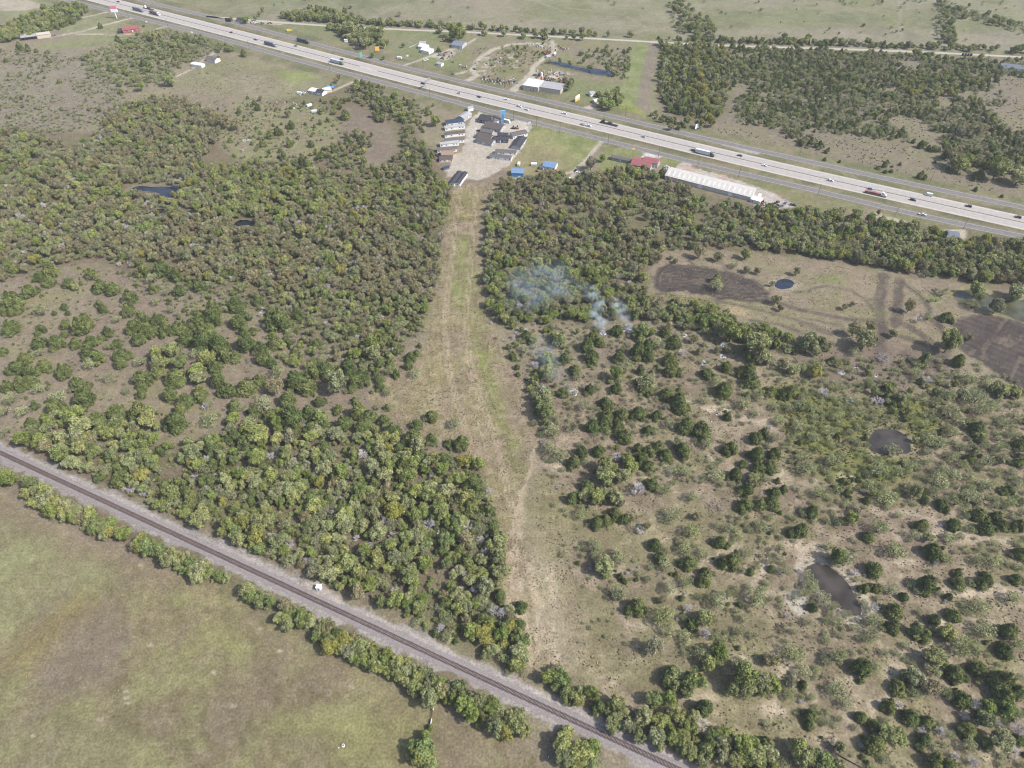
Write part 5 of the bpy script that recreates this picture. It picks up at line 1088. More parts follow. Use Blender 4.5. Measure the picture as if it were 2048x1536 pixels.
steel = mat("galvanised_steel", (176, 178, 180), .45, .4, .05, 1)
wood_m = mat("weathered_wood", (128, 112, 98), .95, .05, .2, 1.5)
def frame_of(A, B):
    a, b = gp(*A), gp(*B); d = b - a
    return a, d.length, math.atan2(d.y, d.x)
def windows(root, L, h, y, n, gm=glass, door=True, s=-1, tr=trimw):
    """openings along a long wall; s = -1 near side, +1 far side"""
    if n <= 0: return
    if "w" not in windows.__dict__: windows.w = {}
    key = (tr.name, s)
    if key not in windows.w:
        windows.w[key] = (MB().box(-.75, -.05, -.62, .75, .05, .62).mesh("window", tr), MB().box(-.6, -.07, -.48, .6, .07, .48).mesh("pane", gm),
                          MB().box(-.5, -.06, 0, .5, .06, 2.05).mesh("door", tr))
    w = windows.w[key]
    for i in range(n):
        x = L * (i + .5) / n + (.15 * L / n if i % 2 else -.1 * L / n)
        if door and i == n // 2: new_obj("door", w[2], root, (x, y, .45)); continue
        f = new_obj("window", w[0], root, (x, y, h * .58)); new_obj("pane", w[1], f)
def house(name, label, cat, A, B, W, h, rise, wm, rm, nwin=5, roof='gable', over=.35, grp=None, base=.0, endwin=1, far=True):
    o, L, rz = frame_of(A, B)
    r = thing(name, label, cat, o, rz, grp)
    if roof == 'gable':
        b = MB(); n = [(0, base), (W, base), (W, h), (W / 2, h + rise), (0, h)]
        b.v = [(0, y, z) for y, z in n] + [(L, y, z) for y, z in n]
        b.f = [(4, 3, 2, 1, 0), (5, 6, 7, 8, 9)] + [(i, (i + 1) % 5, 5 + (i + 1) % 5, 5 + i) for i in range(5)]
        b.build("wall", wm, r)
        k = rise / (W / 2); z0 = h - over * k; t = .14
        b = MB(); q = [(-over, z0 + .03), (W / 2, h + rise + .03), (W + over, z0 + .03), (W + over, z0 + t), (W / 2, h + rise + t + .03), (-over, z0 + t)]
        b.v = [(-over, y, z) for y, z in q] + [(L + over, y, z) for y, z in q]
        b.f = [(0, 5, 4, 1), (1, 4, 3, 2), (6, 7, 10, 11), (7, 8, 9, 10)] + [(i, (i + 1) % 6, 6 + (i + 1) % 6, 6 + i) for i in range(6)]
        b.build("roof", rm, r)
    elif roof == 'shed':
        b = MB(); n = [(0, base), (W, base), (W, h + rise), (0, h)]
        b.v = [(0, y, z) for y, z in n] + [(L, y, z) for y, z in n]
        b.f = [(3, 2, 1, 0), (4, 5, 6, 7)] + [(i, (i + 1) % 4, 4 + (i + 1) % 4, 4 + i) for i in range(4)]
        b.build("wall", wm, r)
        b = MB(); b.v = [(x, y, z) for x in (-over, L + over) for y, z in ((-over, h - .05), (W + over, h + rise + .05), (W + over, h + rise + .18), (-over, h + .08))]
        b.f = [(3, 2, 1, 0), (4, 5, 6, 7)] + [(i, (i + 1) % 4, 4 + (i + 1) % 4, 4 + i) for i in range(4)]
        b.build("roof", rm, r)
    else:
        MB().box(0, 0, base, L, W, h).build("wall", wm, r)
        b = MB().box(-over, -over, h + .003, L + over, W + over, h + .2)
        b.build("roof", rm, r)
        MB().box(-over - .02, -over - .02, h + .2, L + over + .02, -over + .25, h + .42).box(-over - .02, W + over - .25, h + .2, L + over + .02, W + over + .02, h + .42).build("parapet", wm, r)
    windows(r, L, h, -.03, nwin); 
    if far: windows(r, L, h, W + .03, max(0, nwin - 1), s=1)
    if endwin and W > 4:
        for x, a in ((L + .03, R(90)), (-.03, R(90))):
            if "e" not in house.__dict__: house.e = (MB().box(-.6, -.05, -.55, .6, .05, .55).mesh("window", trimw), MB().box(-.47, -.07, -.42, .47, .07, .42).mesh("pane", glass))
            f = new_obj("window", house.e[0], r, (x, W * .5, h * .58), a); new_obj("pane", house.e[1], f)
    return r, L
HOME = "manufactured homes set out on the sales lot"
def home(label, A, B, W, wm, rm, n=5, h=3.0, rise=.9): return house("manufactured_home", label, "mobile home", A, B, W, h, rise, wm, rm, n, grp=HOME)
home("two-tone home with dark blue roof and porch gap, north of the row of long singles", (893, 253.5), (927.5, 249.6), 7.5, wht, dbl, 5, 3.2, 1.5)
home("pale grey-roofed home standing end-on beside the lot entrance", (928, 243.5), (944, 233.5), 8, gry, pgr, 4, 3.2, 1.2)
home("white single with grey roof, uppermost of the row along the lot edge", (890.6, 262), (930.5, 257.2), 4.6, wht, pgr)
home("white single with brown roof, second in the row along the lot edge", (890, 275.9), (929.7, 271.3), 4.6, wht, brr)
home("bright white single with grey roof, third in the row along the lot edge", (889, 288.3), (929, 284.9), 4.6, wht, grr)
home("white single pulled back to the trees, fourth in the row along the lot edge", (881, 295.0), (918, 290.8), 4.6, wht, pgr)
home("low grey-walled single next to the tan-roofed home", (875, 306.0), (914.5, 303.4), 4.8, wht, grr)
home("tan-walled home with tan roof near the bottom of the row", (883, 316.2), (907, 315.8), 8.5, tan, tanr, 4, 3.0, 1.2)
home("tan home with brown roof, last in the row above the bare yard", (879, 325), (905, 324.6), 6, tan, brr, 4)
for (A, B), w in ((((908.6, 373.2), (924.8, 350.2)), "east"), (((919.8, 373.4), (935.2, 351.6)), "west")):
    home(("half of a double-wide with charcoal roof and white ends, nearer the trees" if w == "east" else "half of a double-wide with charcoal roof and white ends, nearer the mown strip"), A, B, 4.4, wht, drk, 3, 3.0, .8)
home("brown-grey home with long plain roof, lowest of the three in the lot middle", (951.5, 285.6), (983, 293.4), 8, gry, brr, 5, 3.0, 1.2)
home("brown-roofed home between the two others in the lot middle", (952, 276.5), (981, 282.8), 7, gry, brr, 4, 3.0, 1.1)
home("grey-brown home tucked behind the middle pair", (960, 268.6), (984, 272.9), 6, gry, grr, 4, 3.0, 1.1)
home("large brown-roofed double-wide facing the equipment yard", (967, 259), (1001, 266.2), 12, gry, brr, 5, 3.0, 1.8)
home("grey-roofed home with white end wall by the lot fence", (1026, 278.5), (1055, 272), 7.5, wht, grr, 5, 3.0, 1.2)
home("dark slate-roofed home set end-on at the lot fence", (1040.8, 300.5), (1053.5, 281.5), 9, gry, drk, 4, 3.0, 1.3)
home("white single with grey roof, upper of the two facing the gravel", (991, 309.4), (1032, 311.4), 5, wht, grr, 6)
home("white single with grey roof and side deck, lower of the two facing the gravel", (979.5, 318), (1022, 323), 5, wht, grr, 6)
# navy two-storey show home
r, L = house("show_home", "navy two-storey show home with white windows among the lot homes", "house", (987, 285.2), (1016, 286.4), 7.5, 3.0, 1.2, navy, drk, 5)
b = MB().box(3.5, 3.6, 3.02, L - .6, 9.4, 5.6); b.build("upper_storey", navy, r)
MB().poly([(3.1, 3.2, 5.6), (L - .2, 3.2, 5.6), (L - .2, 6.5, 7.1), (3.1, 6.5, 7.1)]).poly([(L - .2, 9.8, 5.6), (3.1, 9.8, 5.6), (3.1, 6.5, 7.1), (L - .2, 6.5, 7.1)]).poly([(3.1, 3.2, 5.6), (3.1, 6.5, 7.1), (3.1, 9.8, 5.6)]).poly([(L - .2, 3.2, 5.6), (L - .2, 9.8, 5.6), (L - .2, 6.5, 7.1)]).build("upper_roof", drk, r)
for x in (5.5, 8, 10.5):
    f = new_obj("window", windows.w[(trimw.name, -1)][0], r, (x, 3.56, 4.4)); new_obj("pane", windows.w[(trimw.name, -1)][1], f)
# sales office
r, L = house("sales_office", "long sales office with dark slate roof and blue-grey front by the lot entrance", "office", (956.5, 245.4), (986, 250), 12, 3.4, 2.2, navy, drk, 5)
house("office_wing", "blue-grey wing of the sales office beside the blue sign", "office", (986.6, 249.6), (1003.5, 245.0), 9, 3.4, 1.8, mat("blue_grey_siding", (128, 142, 164), k=.70, rough=.7, spec=.2), grr, 3)
house("lot_shed", "small white shed with pale roof at the top of the sales lot", "shed", (937, 223.5), (947, 221), 4, 3.2, .8, wht, pgr, 1)
house("blue_roof_house", "white house with light blue metal roof in the green field", "house", (1085, 338.4), (1109.5, 342.4), 9.5, 3.1, 1.7, wht, blur, 4)
house("porch_shelter", "small grey lean-to beside the blue-roofed house", "shelter", (1078.5, 339), (1086, 340.6), 4, 2.3, .3, gry, grr, 0, 'shed')
house("blue_barn", "bright blue metal barn with pale blue roof below the gravel lot", "barn", (1023, 353.2), (1047, 354.2), 8.5, 3.6, 1.4, blub, blur, 0)
r, L = house("red_roof_building", "low roadside building with wide faded red metal roof", "shop", (1260, 335.5), (1299, 343), 15, 3.4, 1.6, gry, redroof, 5)
house("red_roof_wing", "raised rear wing with faded red roof on the roadside building", "shop", (1284, 331.5), (1314, 336.5), 9, 4.4, 1.0, gry, redroof, 2)
house("grey_long_shed", "long grey shed with pale panels behind the red-roofed building", "shed", (1221, 320), (1258, 327.6), 5, 2.8, .8, pgr, grr, 7)
# long warehouse with its run of roof panels
o, L, rz = frame_of((1329, 358.4), (1500, 402.4)); Wd = 15.5
r = thing("long_warehouse", "very long low white warehouse with striped metal roof beside the frontage road", "warehouse", o, rz)
b = MB(); n = [(0, 0), (Wd, 0), (Wd, 3.9), (Wd / 2, 5.3), (0, 3.9)]
b.v = [(0, y, z) for y, z in n] + [(L, y, z) for y, z in n]; b.f = [(4, 3, 2, 1, 0), (5, 6, 7, 8, 9)] + [(i, (i + 1) % 5, 5 + (i + 1) % 5, 5 + i) for i in range(5)]
b.build("wall", mat("pale_metal_wall", (196, 194, 188), k=.70, rough=.6, spec=.3, noise=.06, scale=.4), r)
b = MB(); q = [(-.5, 3.75), (Wd / 2, 5.34), (Wd + .5, 3.75), (Wd + .5, 3.9), (Wd / 2, 5.5), (-.5, 3.9)]
b.v = [(-.4, y, z) for y, z in q] + [(L + .4, y, z) for y, z in q]; b.f = [(0, 5, 4, 1), (1, 4, 3, 2), (6, 7, 10, 11), (7, 8, 9, 10)] + [(i, (i + 1) % 6, 6 + (i + 1) % 6, 6 + i) for i in range(6)]
b.build("roof", mat("cream_roof", (232, 226, 218), .6, .3, .12, .3), r)
pm = MB().box(-.55, 0, 0, .55, 6.6, .05).mesh("roof_panel", whr); sl = math.atan2(1.6, Wd / 2 + .5)
for i in range(17):
    p = new_obj("roof_panel", pm, r, (2.2 + i * (L - 4.4) / 16, .9, 4.27)); p.rotation_euler = (sl, 0, 0)
gm_ = MB().box(-1.6, -.05, 0, 1.6, .05, 3.0).mesh("roller_door", trimw)
for x in (3, L * .42, L * .77): new_obj("roller_door", gm_, r, (x, -.04, .1))
for x in np.linspace(6, L - 6, 9): new_obj("roller_door", gm_, r, (float(x), Wd + .04, .1))
house("warehouse_annex", "low white annex at the end of the long warehouse", "annex", (1500, 404), (1519, 409.5), 7, 2.6, .4, wht, whr, 2, 'flat')
house("grey_house", "grey house with blue-grey roof half hidden by trees near the frontage road", "house", (1891, 480.5), (1915, 484), 10, 3.0, 1.9, wht, mat("blue_grey_roof", (140, 148, 162), .9, .1, .1, 1), 4)
# store beyond the highway
o, L, rz = frame_of((1048, 177.8), (1120.5, 189.4))
r = thing("roadside_store", "beige flat-roofed store with a bright white roof on its projecting third", "store", o, rz)
L1 = L * .42
MB().box(0, -3.2, 0, L1, 15, 5.2).build("wall", beige, r); MB().box(-.3, -3.5, 5.203, L1 + .1, 15.3, 5.45).build("roof", whr, r)
MB().box(L1 + .003, 0, 0, L, 16, 4.6).build("wall", beige, r); MB().box(L1 + .12, -.3, 4.603, L + .3, 16.3, 4.85).build("roof", pgr, r)
wm_ = MB().box(-.8, -.06, -.9, .8, .06, .9).mesh("window", trimw); pn_ = MB().box(-.6, -.08, -.75, .6, .08, .75).mesh("pane", mat("blue_glass", (92, 116, 150), .15, .5))
for i in range(4):
    f = new_obj("window", wm_, r, (L1 * .5 + i * 3.2, -3.23, 2.0)); new_obj("pane", pn_, f)
bm_ = MB().box(-.06, -.05, 0, .06, .05, 4.4).mesh("wall_rib", pgr)
for i in range(7): new_obj("wall_rib", bm_, r, (L1 + 2 + i * (L - L1 - 4) / 6, -.04, .1))
MB().box(-3.5, 1, 0, -.05, 8, 2.6).build("side_wall", gry, r)
house("white_yard_house", "white house with layered white roofs and a side yard beyond the highway", "house", (841.5, 105), (858, 109.2), 10, 3.2, 1.8, wht, whr, 3)
house("white_yard_wing", "rear white-roofed wing of the yard house", "house", (836, 97.5), (850, 100.6), 9, 3.0, 1.5, wht, whr, 2)
house("white_yard_porch", "grey-roofed back porch behind the white yard house", "porch", (838, 92), (850, 92.6), 6, 2.6, .6, gry, pgr, 0, 'shed')
house("workshop", "wide workshop with low blue-grey roof behind the white yard house", "workshop", (903, 95.4), (924, 98.6), 14, 3.4, 1.8, gry, mat("slate_metal", (146, 152, 168), .6, .3, .08, .5), 2)
house("field_shed", "small white shed in the dry grass by the far frontage road", "shed", (873, 131.6), (882.5, 133.8), 5, 2.8, .8, wht, pgr, 2)
house("tree_shed", "small pale shed under trees by the lone pond", "shed", (689, 84.5), (695, 84.5), 4, 2.4, .8, wht, whr, 1)
house("pale_camper_house", "small pale cottage hidden in trees past the orange sign", "cottage", (1181, 193.6), (1190, 192), 6, 2.8, 1.2, wht, pgr, 1)
house("pale_carport", "cream carport at the end of the pale drive", "carport", (1189.5, 208.4), (1200, 206.4), 6, 2.6, .9, tan, whr, 0)
house("ranch_house", "long white ranch house with grey roof at the county road", "house", (2000, 140), (2068, 147), 12, 3.2, 2.2, wht, mat("grey_ranch_roof", (134, 140, 150), .9, .1, .1, .8), 7)
# north-west
r, L = house("red_metal_house", "red metal house with long red roof and white garage doors", "house", (247, 67.2), (279, 62.8), 11, 3.6, 2.0, redm, redroof, 4, endwin=0)
MB().box(-5.2, .4, 2.9, -.3, 10.6, 3.1).box(-5, .6, 0, -4.8, .8, 2.9).box(-5, 10.2, 0, -4.8, 10.4, 2.9).build("porch", drk, r)
o, L, rz = frame_of((44, 82), (101.5, 74.6))
r = thing("open_barn", "long metal barn, one half open-sided, beside a dirt drive", "barn", o, rz)
h2 = L * .55
MB().box(h2, 0, 0, L, 9, 4).build("wall", tan, r); MB().poly([(h2 - .3, -.4, 4.02), (L + .3, -.4, 4.02), (L + .3, 4.5, 5.4), (h2 - .3, 4.5, 5.4)]).poly([(h2 - .3, 9.4, 4.02), (h2 - .3, 4.5, 5.4), (L + .3, 4.5, 5.4), (L + .3, 9.4, 4.02)]).build("roof", mat("cream_metal", (224, 216, 204), .6, .3), r)
MB().poly([(-.3, -.4, 3.5), (h2 - .4, -.4, 3.5), (h2 - .4, 9.4, 4.6), (-.3, 9.4, 4.6)]).poly([(-.3, 9.4, 4.4), (h2 - .4, 9.4, 4.4), (h2 - .4, -.4, 3.3), (-.3, -.4, 3.3)]).build("roof", pgr, r)
pm = MB().box(-.12, -.12, 0, .12, .12, 3.3).mesh("post", wood_m)
for i in range(6): new_obj("post", pm, r, (i * (h2 - 1) / 5 + .2, -.1, 0))
MB().box(0, 9.0, 0, h2 - .4, 9.15, 4.0).build("back_wall", gry, r)
house("grey_cottage", "small cottage with grey roof and white gable by the scrub", "cottage", (412, 122), (430.8, 127), 8, 3.0, 1.7, wht, grr, 3)
house("open_white_shed", "white open-fronted shed below the grey cottage", "shed", (383, 133), (404, 136.4), 6, 2.8, .8, wht, whr, 0)
house("homestead", "homestead cabin with grey roof and tan end wall in a cluttered yard", "house", (632, 189.2), (645, 192.4), 8, 3.0, 1.5, wht, drk, 3)
house("homestead_wing", "white-roofed wing joined to the homestead cabin", "house", (617.5, 186.4), (631.5, 189), 8, 2.8, .8, gry, whr, 3)
house("homestead_carport", "white-roofed carport next to the homestead cabin", "carport", (649, 187), (664, 184), 6, 2.7, .5, tan, whr, 0, 'shed')
house("small_road_house", "little dark-roofed house among trees on the county road", "house", (474, 44), (486, 45.5), 7, 3, 1.4, gry, drk, 2)
house("lot_trailer_shed", "low blue-grey trailer at the ragged edge of the sales lot", "trailer", (887.5, 341), (899, 338), 3, 1.8, .5, mat("blue_grey_tarp", (124, 146, 168), .7, .2), dbl, 0)

# ------------------------------------------------------------------ vehicles
tyre = mat("tyre_rubber", (40, 40, 42), .9, .1)
cglass = mat("car_glass", (44, 50, 60), .1, .5)
def paint(c): return mat("paint_%d_%d_%d" % c, c, .35, .5, k=.55)
VM = {}
def vm(key, fn):
    if key not in VM: VM[key] = fn()
    return VM[key]
def wheels(r, xs, w, rad=.34):
    me = vm(("wheel", rad), lambda: MB().tube((0, -.12, 0), (0, .12, 0), rad, rad, 8).mesh("wheel", tyre))
    for x in xs:
        for s in (-1, 1): new_obj("wheel", me, r, (x, s * (w / 2 - .1), rad))
def vehicle(kind, label, cat, loc, rz, c, grp=None, c2=None):
    r = thing(kind, label, cat, loc, rz, grp); p = paint(c)
    if kind in ("sedan", "suv", "hatchback"):
        Lh, W, H = {"sedan": (2.35, 1.84, 1.46), "suv": (2.45, 1.96, 1.78), "hatchback": (2.1, 1.8, 1.5)}[kind]; hb = H * .56
        new_obj("body", vm((kind, "b", c), lambda: MB().extr([(-Lh, .3), (Lh, .3), (Lh, .62), (Lh * .92, hb * .92), (Lh * .35, hb), (-Lh * .8, hb * 1.02), (-Lh, hb * .9)], -W / 2, W / 2).mesh("body", p)), r)
        x0, x1 = (-Lh * .72, Lh * .42) if kind == "sedan" else (-Lh * .92, Lh * .45)
        new_obj("window", vm((kind, "g"), lambda: MB().extr([(x0, hb - .02), (x1, hb - .02), (x1 - .75, H - .06), (x0 + (.55 if kind == "sedan" else .18), H - .06)], -W / 2 + .1, W / 2 - .1).mesh("window", cglass)), r)
        new_obj("roof", vm((kind, "r", c), lambda: MB().box(x0 + .5, -W / 2 + .13, H - .06, x1 - .72, W / 2 - .13, H, .08, .08).mesh("roof", p)), r)
        wheels(r, (-Lh * .6, Lh * .62), W)
    elif kind == "pickup":
        new_obj("body", vm((kind, "b", c), lambda: MB().extr([(-.6, .42), (2.9, .42), (2.9, .9), (2.7, 1.1), (1.3, 1.16), (-.6, 1.16)], -.98, .98).mesh("body", p)), r)
        new_obj("bed", vm((kind, "d", c), lambda: MB().box(-2.9, -.98, .5, -.62, .98, .7).box(-2.9, -.98, .7, -.62, -.88, 1.14).box(-2.9, .88, .7, -.62, .98, 1.14).box(-2.9, -.88, .7, -2.8, .88, 1.14).mesh("bed", p)), r)
        new_obj("window", vm((kind, "g"), lambda: MB().extr([(-.6, 1.16), (1.35, 1.16), (.7, 1.78), (-.45, 1.78)], -.88, .88).mesh("window", cglass)), r)
        new_obj("roof", vm((kind, "r", c), lambda: MB().box(-.5, -.86, 1.78, .72, .86, 1.86, .06, .06).mesh("roof", p)), r)
        wheels(r, (-1.85, 1.95), 1.96, .4)
    elif kind == "van":
        new_obj("body", vm((kind, "b", c), lambda: MB().extr([(-2.9, .4), (2.9, .4), (2.9, 1.0), (2.3, 1.25), (1.8, 2.4), (-2.9, 2.5)], -1.0, 1.0).mesh("body", p)), r)
        new_obj("window", vm((kind, "g"), lambda: MB().box(1.0, -1.02, 1.4, 1.85, 1.02, 2.0, .12, 0).mesh("window", cglass)), r)
        wheels(r, (-1.9, 1.9), 2.0, .38)
    elif kind in ("semi_truck", "flatbed_truck", "car_hauler"):
        new_obj("cab", vm((kind, "c", c), lambda: MB().extr([(4.6, .7), (8.6, .7), (8.6, 1.6), (8.4, 1.95), (7.0, 2.15), (6.6, 3.1), (6.0, 3.7), (4.6, 3.9)], -1.2, 1.2).mesh("cab", p)), r)
        new_obj("window", vm((kind, "g"), lambda: MB().extr([(6.62, 2.2), (7.03, 2.2), (6.7, 3.05), (6.5, 3.05)], -1.1, 1.1).mesh("window", cglass)), r)
        c3 = c2 or (214, 216, 220); p2 = paint(c3)
        if kind == "semi_truck":
            new_obj("trailer", vm((kind, "t", c3), lambda: MB().box(-8.8, -1.3, 1.1, 4.2, 1.3, 4.05).mesh("trailer", p2)), r)
        elif kind == "flatbed_truck":
            new_obj("trailer", vm((kind, "t", c3), lambda: MB().box(-8.8, -1.3, 1.1, 4.2, 1.3, 1.35).mesh("trailer", mat("worn_deck", (150, 120, 112), .9, .1))), r)
            new_obj("load", vm((kind, "l", c3), lambda: MB().box(-8, -1.15, 1.36, -3.2, 1.15, 2.3).box(-2.9, -1.15, 1.36, .2, 1.15, 2.5).box(.5, -1.1, 1.36, 3.6, 1.1, 2.2).mesh("load", p2)), r)
        else:
            new_obj("trailer", vm((kind, "t", c3), lambda: MB().box(-9.5, -1.25, .9, 4.2, 1.25, 1.1).mesh("trailer", p2)), r)
            new_obj("load", vm((kind, "l", c3), lambda: MB().extr([(-3.4, 1.15), (1.4, 1.15), (1.4, 1.9), (.4, 2.7), (-1.6, 2.7), (-3.4, 1.9)], -1.0, 1.0).mesh("load", p2)), r)
        wheels(r, (-8.0, -6.8, 5.0, 6.1, 7.9), 2.5, .5)
    elif kind == "camper_van":
        new_obj("body", vm((kind, "b", c), lambda: MB().extr([(-3.6, .5), (3.6, .5), (3.6, 1.4), (3.1, 1.6), (2.9, 3.0), (-3.6, 3.0)], -1.2, 1.2).mesh("body", p)), r)
        new_obj("window", vm((kind, "g"), lambda: MB().box(-2.4, -1.23, 1.6, 2.2, 1.23, 2.2).mesh("window", cglass)), r)
        wheels(r, (-2.2, 2.3), 2.4, .42)
    elif kind == "box_trailer":
        new_obj("body", vm((kind, "b", c), lambda: MB().box(-2.6, -1.1, .5, 2.6, 1.1, 2.5).mesh("body", p)), r)
        new_obj("hitch", vm((kind, "h"), lambda: MB().box(2.6, -.08, .5, 3.7, .08, .62).mesh("hitch", steel)), r)
        wheels(r, (-.5, .4), 2.2, .34)
    return r
def on_road(kind, label, cat, x, y, c, L, rev=False, grp=None, c2=None, h=.7):
    p = gp(x, y, h); i = min(range(1, len(L) - 1), key=lambda i: (L[i] - Vector((p.x, p.y, 0))).length)
    u = L[i + 1] - L[i - 1]; a = math.atan2(u.y, u.x) + (math.pi if rev else 0)
    return vehicle(kind, label, cat, (p.x, p.y, .055), a, c, grp, c2)
HG = "vehicles driving on the highway"
W_, K_, G_, S_ = (232, 234, 236), (52, 54, 66), (130, 132, 138), (182, 186, 192)
for a in (("sedan", "small dark car alone at the far top end of the highway", "car", 236, 3, K_, True), ("car_hauler", "blue-black truck with white cab near the top of the highway", "truck", 296, 15, W_, True, (58, 64, 92)),
          ("semi_truck", "grey box truck ahead of the maroon truck", "truck", 276, 19, G_, False, (120, 122, 128)), ("semi_truck", "maroon box truck with white cab near the tall pink sign", "truck", 310, 26.5, (238, 238, 240), False, (112, 62, 74)),
          ("sedan", "dark car beside the black roadside sign", "car", 462, 64.5, K_, True), ("sedan", "bright blue car on the near lanes", "car", 511, 79, (48, 84, 150), False), ("semi_truck", "dark grey semi-trailer truck behind the bright blue car", "truck", 541, 88, (150, 154, 160), False, (104, 106, 112)),
          ("sedan", "grey car on the far lanes level with the gap in the woods", "car", 591, 91.5, G_, True), ("semi_truck", "white semi-trailer with bright green cab", "truck", 674, 123.5, (70, 140, 84), False, (206, 208, 216)), ("sedan", "dark car passing the green-cabbed truck", "car", 683, 118, K_, True),
          ("suv", "dark blue suv under the overhead sign", "suv", 846, 167, (56, 64, 88), False), ("sedan", "silver car between the overhead sign and the black car", "car", 918, 186, S_, False), ("sedan", "black car opposite the beige store", "car", 958, 193.4, K_, False),
          ("sedan", "white car in the far lanes in front of the beige store", "car", 1012, 198, W_, True), ("suv", "white suv just ahead of a pale car near the blue sign", "suv", 1039, 212.6, W_, False), ("sedan", "pale car in the lane beside the white suv", "car", 1053, 218.8, (206, 210, 208), False),
          ("suv", "white suv in the far lanes near the orange sign", "suv", 1128, 226.4, W_, True), ("pickup", "white pickup pulling a low trailer", "pickup", 1177, 251.5, W_, False), ("car_hauler", "black hauler with a dark load in the far lanes", "truck", 1218, 245, (40, 38, 46), True, (58, 50, 58)),
          ("sedan", "silver car above the red-roofed building", "car", 1287, 273.4, S_, False), ("pickup", "dark pickup following the white semi-trailer closely", "pickup", 1387.5, 300.5, (86, 90, 88), False), ("semi_truck", "white semi-trailer with dark green cab above the long warehouse", "truck", 1410.5, 305.5, (88, 96, 96), False, (226, 228, 232)),
          ("sedan", "black car in the far lanes ahead of the dark green-cabbed truck", "car", 1479.5, 310.6, K_, True), ("sedan", "white car past the end of the long warehouse", "car", 1529, 330.6, W_, False), ("suv", "white suv halfway to the red flatbed", "suv", 1661.5, 361, W_, False),
          ("flatbed_truck", "red-loaded flatbed truck with white cab", "truck", 1752, 385.5, W_, False, (164, 92, 96)), ("hatchback", "teal car beside the red-loaded flatbed", "car", 1741, 377.6, (64, 150, 164), False), ("van", "white delivery van in the far lanes", "van", 1857, 389.8, W_, True),
          ("suv", "black suv between the flatbed and the delivery van", "suv", 1826, 399.6, K_, False), ("suv", "black suv in the far lanes past the delivery van", "suv", 1937, 412, K_, True), ("suv", "dark suv about to leave the picture in the far lanes", "suv", 2036, 434, K_, True)):
    kind, lab, cat, x, y, c, rev = a[:7]
    on_road(kind, lab, cat, x, y, c, HWYL, rev, HG, a[7] if len(a) > 7 else None, 2.0 if "truck" in kind or "haul" in kind else .7)
on_road("pickup", "white pickup on the near frontage road by the tree belt", "pickup", 1845, 429, W_, FRSL)
on_road("semi_truck", "dark truck with long dark trailer on the far frontage road", "truck", 606, 81.5, (60, 62, 78), FRNL, False, None, (60, 64, 84), 2)
u = gp(1173, 251.5); 
def parked(kind, label, cat, x, y, c, deg, grp=None, c2=None): return vehicle(kind, label, cat, gp(x, y), R(deg), c, grp, c2)
for a in (("pickup", "black pickup parked between the lot homes", "pickup", 959, 263, K_, -20), ("sedan", "white and blue car parked at the lot homes", "car", 954.5, 268, (206, 214, 226), 200), ("camper_van", "white motor coach parked under the blue sign", "motorhome", 1013.5, 245, W_, -28),
          ("sedan", "dark blue car at the drive bend below the field", "car", 1151.5, 341.5, (46, 54, 78), 70), ("sedan", "white car tucked under the trees at the drive bend", "car", 1155, 346, W_, 0), ("van", "white van parked below the drive bend", "van", 1138, 361.5, W_, 60), ("sedan", "black car near the white van below the drive", "car", 1149, 362, K_, 20),
          ("box_trailer", "upright white trailer at the edge of the gravel", "trailer", 1037.5, 331, (228, 220, 206), 80), ("box_trailer", "low white trailer beside the blue-roofed house", "trailer", 1068, 331, W_, 0), ("pickup", "dark pickup by the equipment past the warehouse", "pickup", 1554, 406, (70, 76, 92), 40), ("sedan", "blue car past the warehouse yard", "car", 1571, 407, (88, 104, 140), 50),
          ("sedan", "grey car in the warehouse yard", "car", 1565, 412, G_, 55), ("pickup", "dark pickup at the far end of the warehouse yard", "pickup", 1586, 411, (84, 86, 96), -20), ("sedan", "white car beside the red-roofed building", "car", 1334, 335, W_, -20), ("sedan", "silver car beside the red-roofed building", "car", 1333, 339, S_, 10),
          ("box_trailer", "white tank-like trailer past the warehouse end", "trailer", 1518, 395, W_, 60), ("pickup", "black truck parked at the grey house", "pickup", 1910, 482, K_, -20), ("sedan", "white car parked at the grey house", "car", 1916, 486, W_, -15), ("box_trailer", "white trailer in the dry grass by the far frontage road", "trailer", 799, 118, W_, -15),
          ("pickup", "white pickup on the drive to the white yard house", "pickup", 852, 121, W_, 30), ("sedan", "black car parked in the workshop yard", "car", 884, 117, K_, 60), ("sedan", "blue car in the workshop yard", "car", 879, 111, (90, 120, 150), 20), ("box_trailer", "blue and white box truck at the junk yard loop", "truck", 1096, 115, (186, 200, 218), 30),
          ("box_trailer", "white trailer at the junk yard bend", "trailer", 1110, 110.5, W_, 80), ("sedan", "dark car on the dirt loop entrance", "car", 949, 139, (70, 84, 100), -40), ("pickup", "white pickup by the scrap heap", "pickup", 1027, 161, W_, -20), ("box_trailer", "white camper in the scrub below the homestead", "trailer", 629, 225, W_, 10),
          ("box_trailer", "white trailer down the yard from the homestead", "trailer", 619, 213, W_, 40), ("pickup", "white pickup at the homestead's junk row", "pickup", 607, 187.5, W_, 10), ("van", "white van parked at the homestead", "van", 600, 188.5, W_, -10), ("van", "yellow truck in the field by the county road", "truck", 579, 63, (226, 196, 60), 20),
          ("pickup", "white pickup near the county road houses", "pickup", 508, 46.5, W_, 10), ("sedan", "blue car near the county road houses", "car", 523, 47, (90, 110, 150), -10), ("pickup", "red pickup near the county road houses", "pickup", 540, 47.5, (140, 70, 70), 0), ("sedan", "black car on the red metal house's porch side", "car", 240, 66.5, K_, 20),
          ("pickup", "grey pickup by the open barn's drive", "pickup", 109, 72, G_, 10), ("sedan", "white car in the junk yard's far corner", "car", 1093, 79, W_, 0), ("sedan", "grey car beside another at the junk yard's far corner", "car", 1100, 80.5, G_, 20)):
    parked(*a)
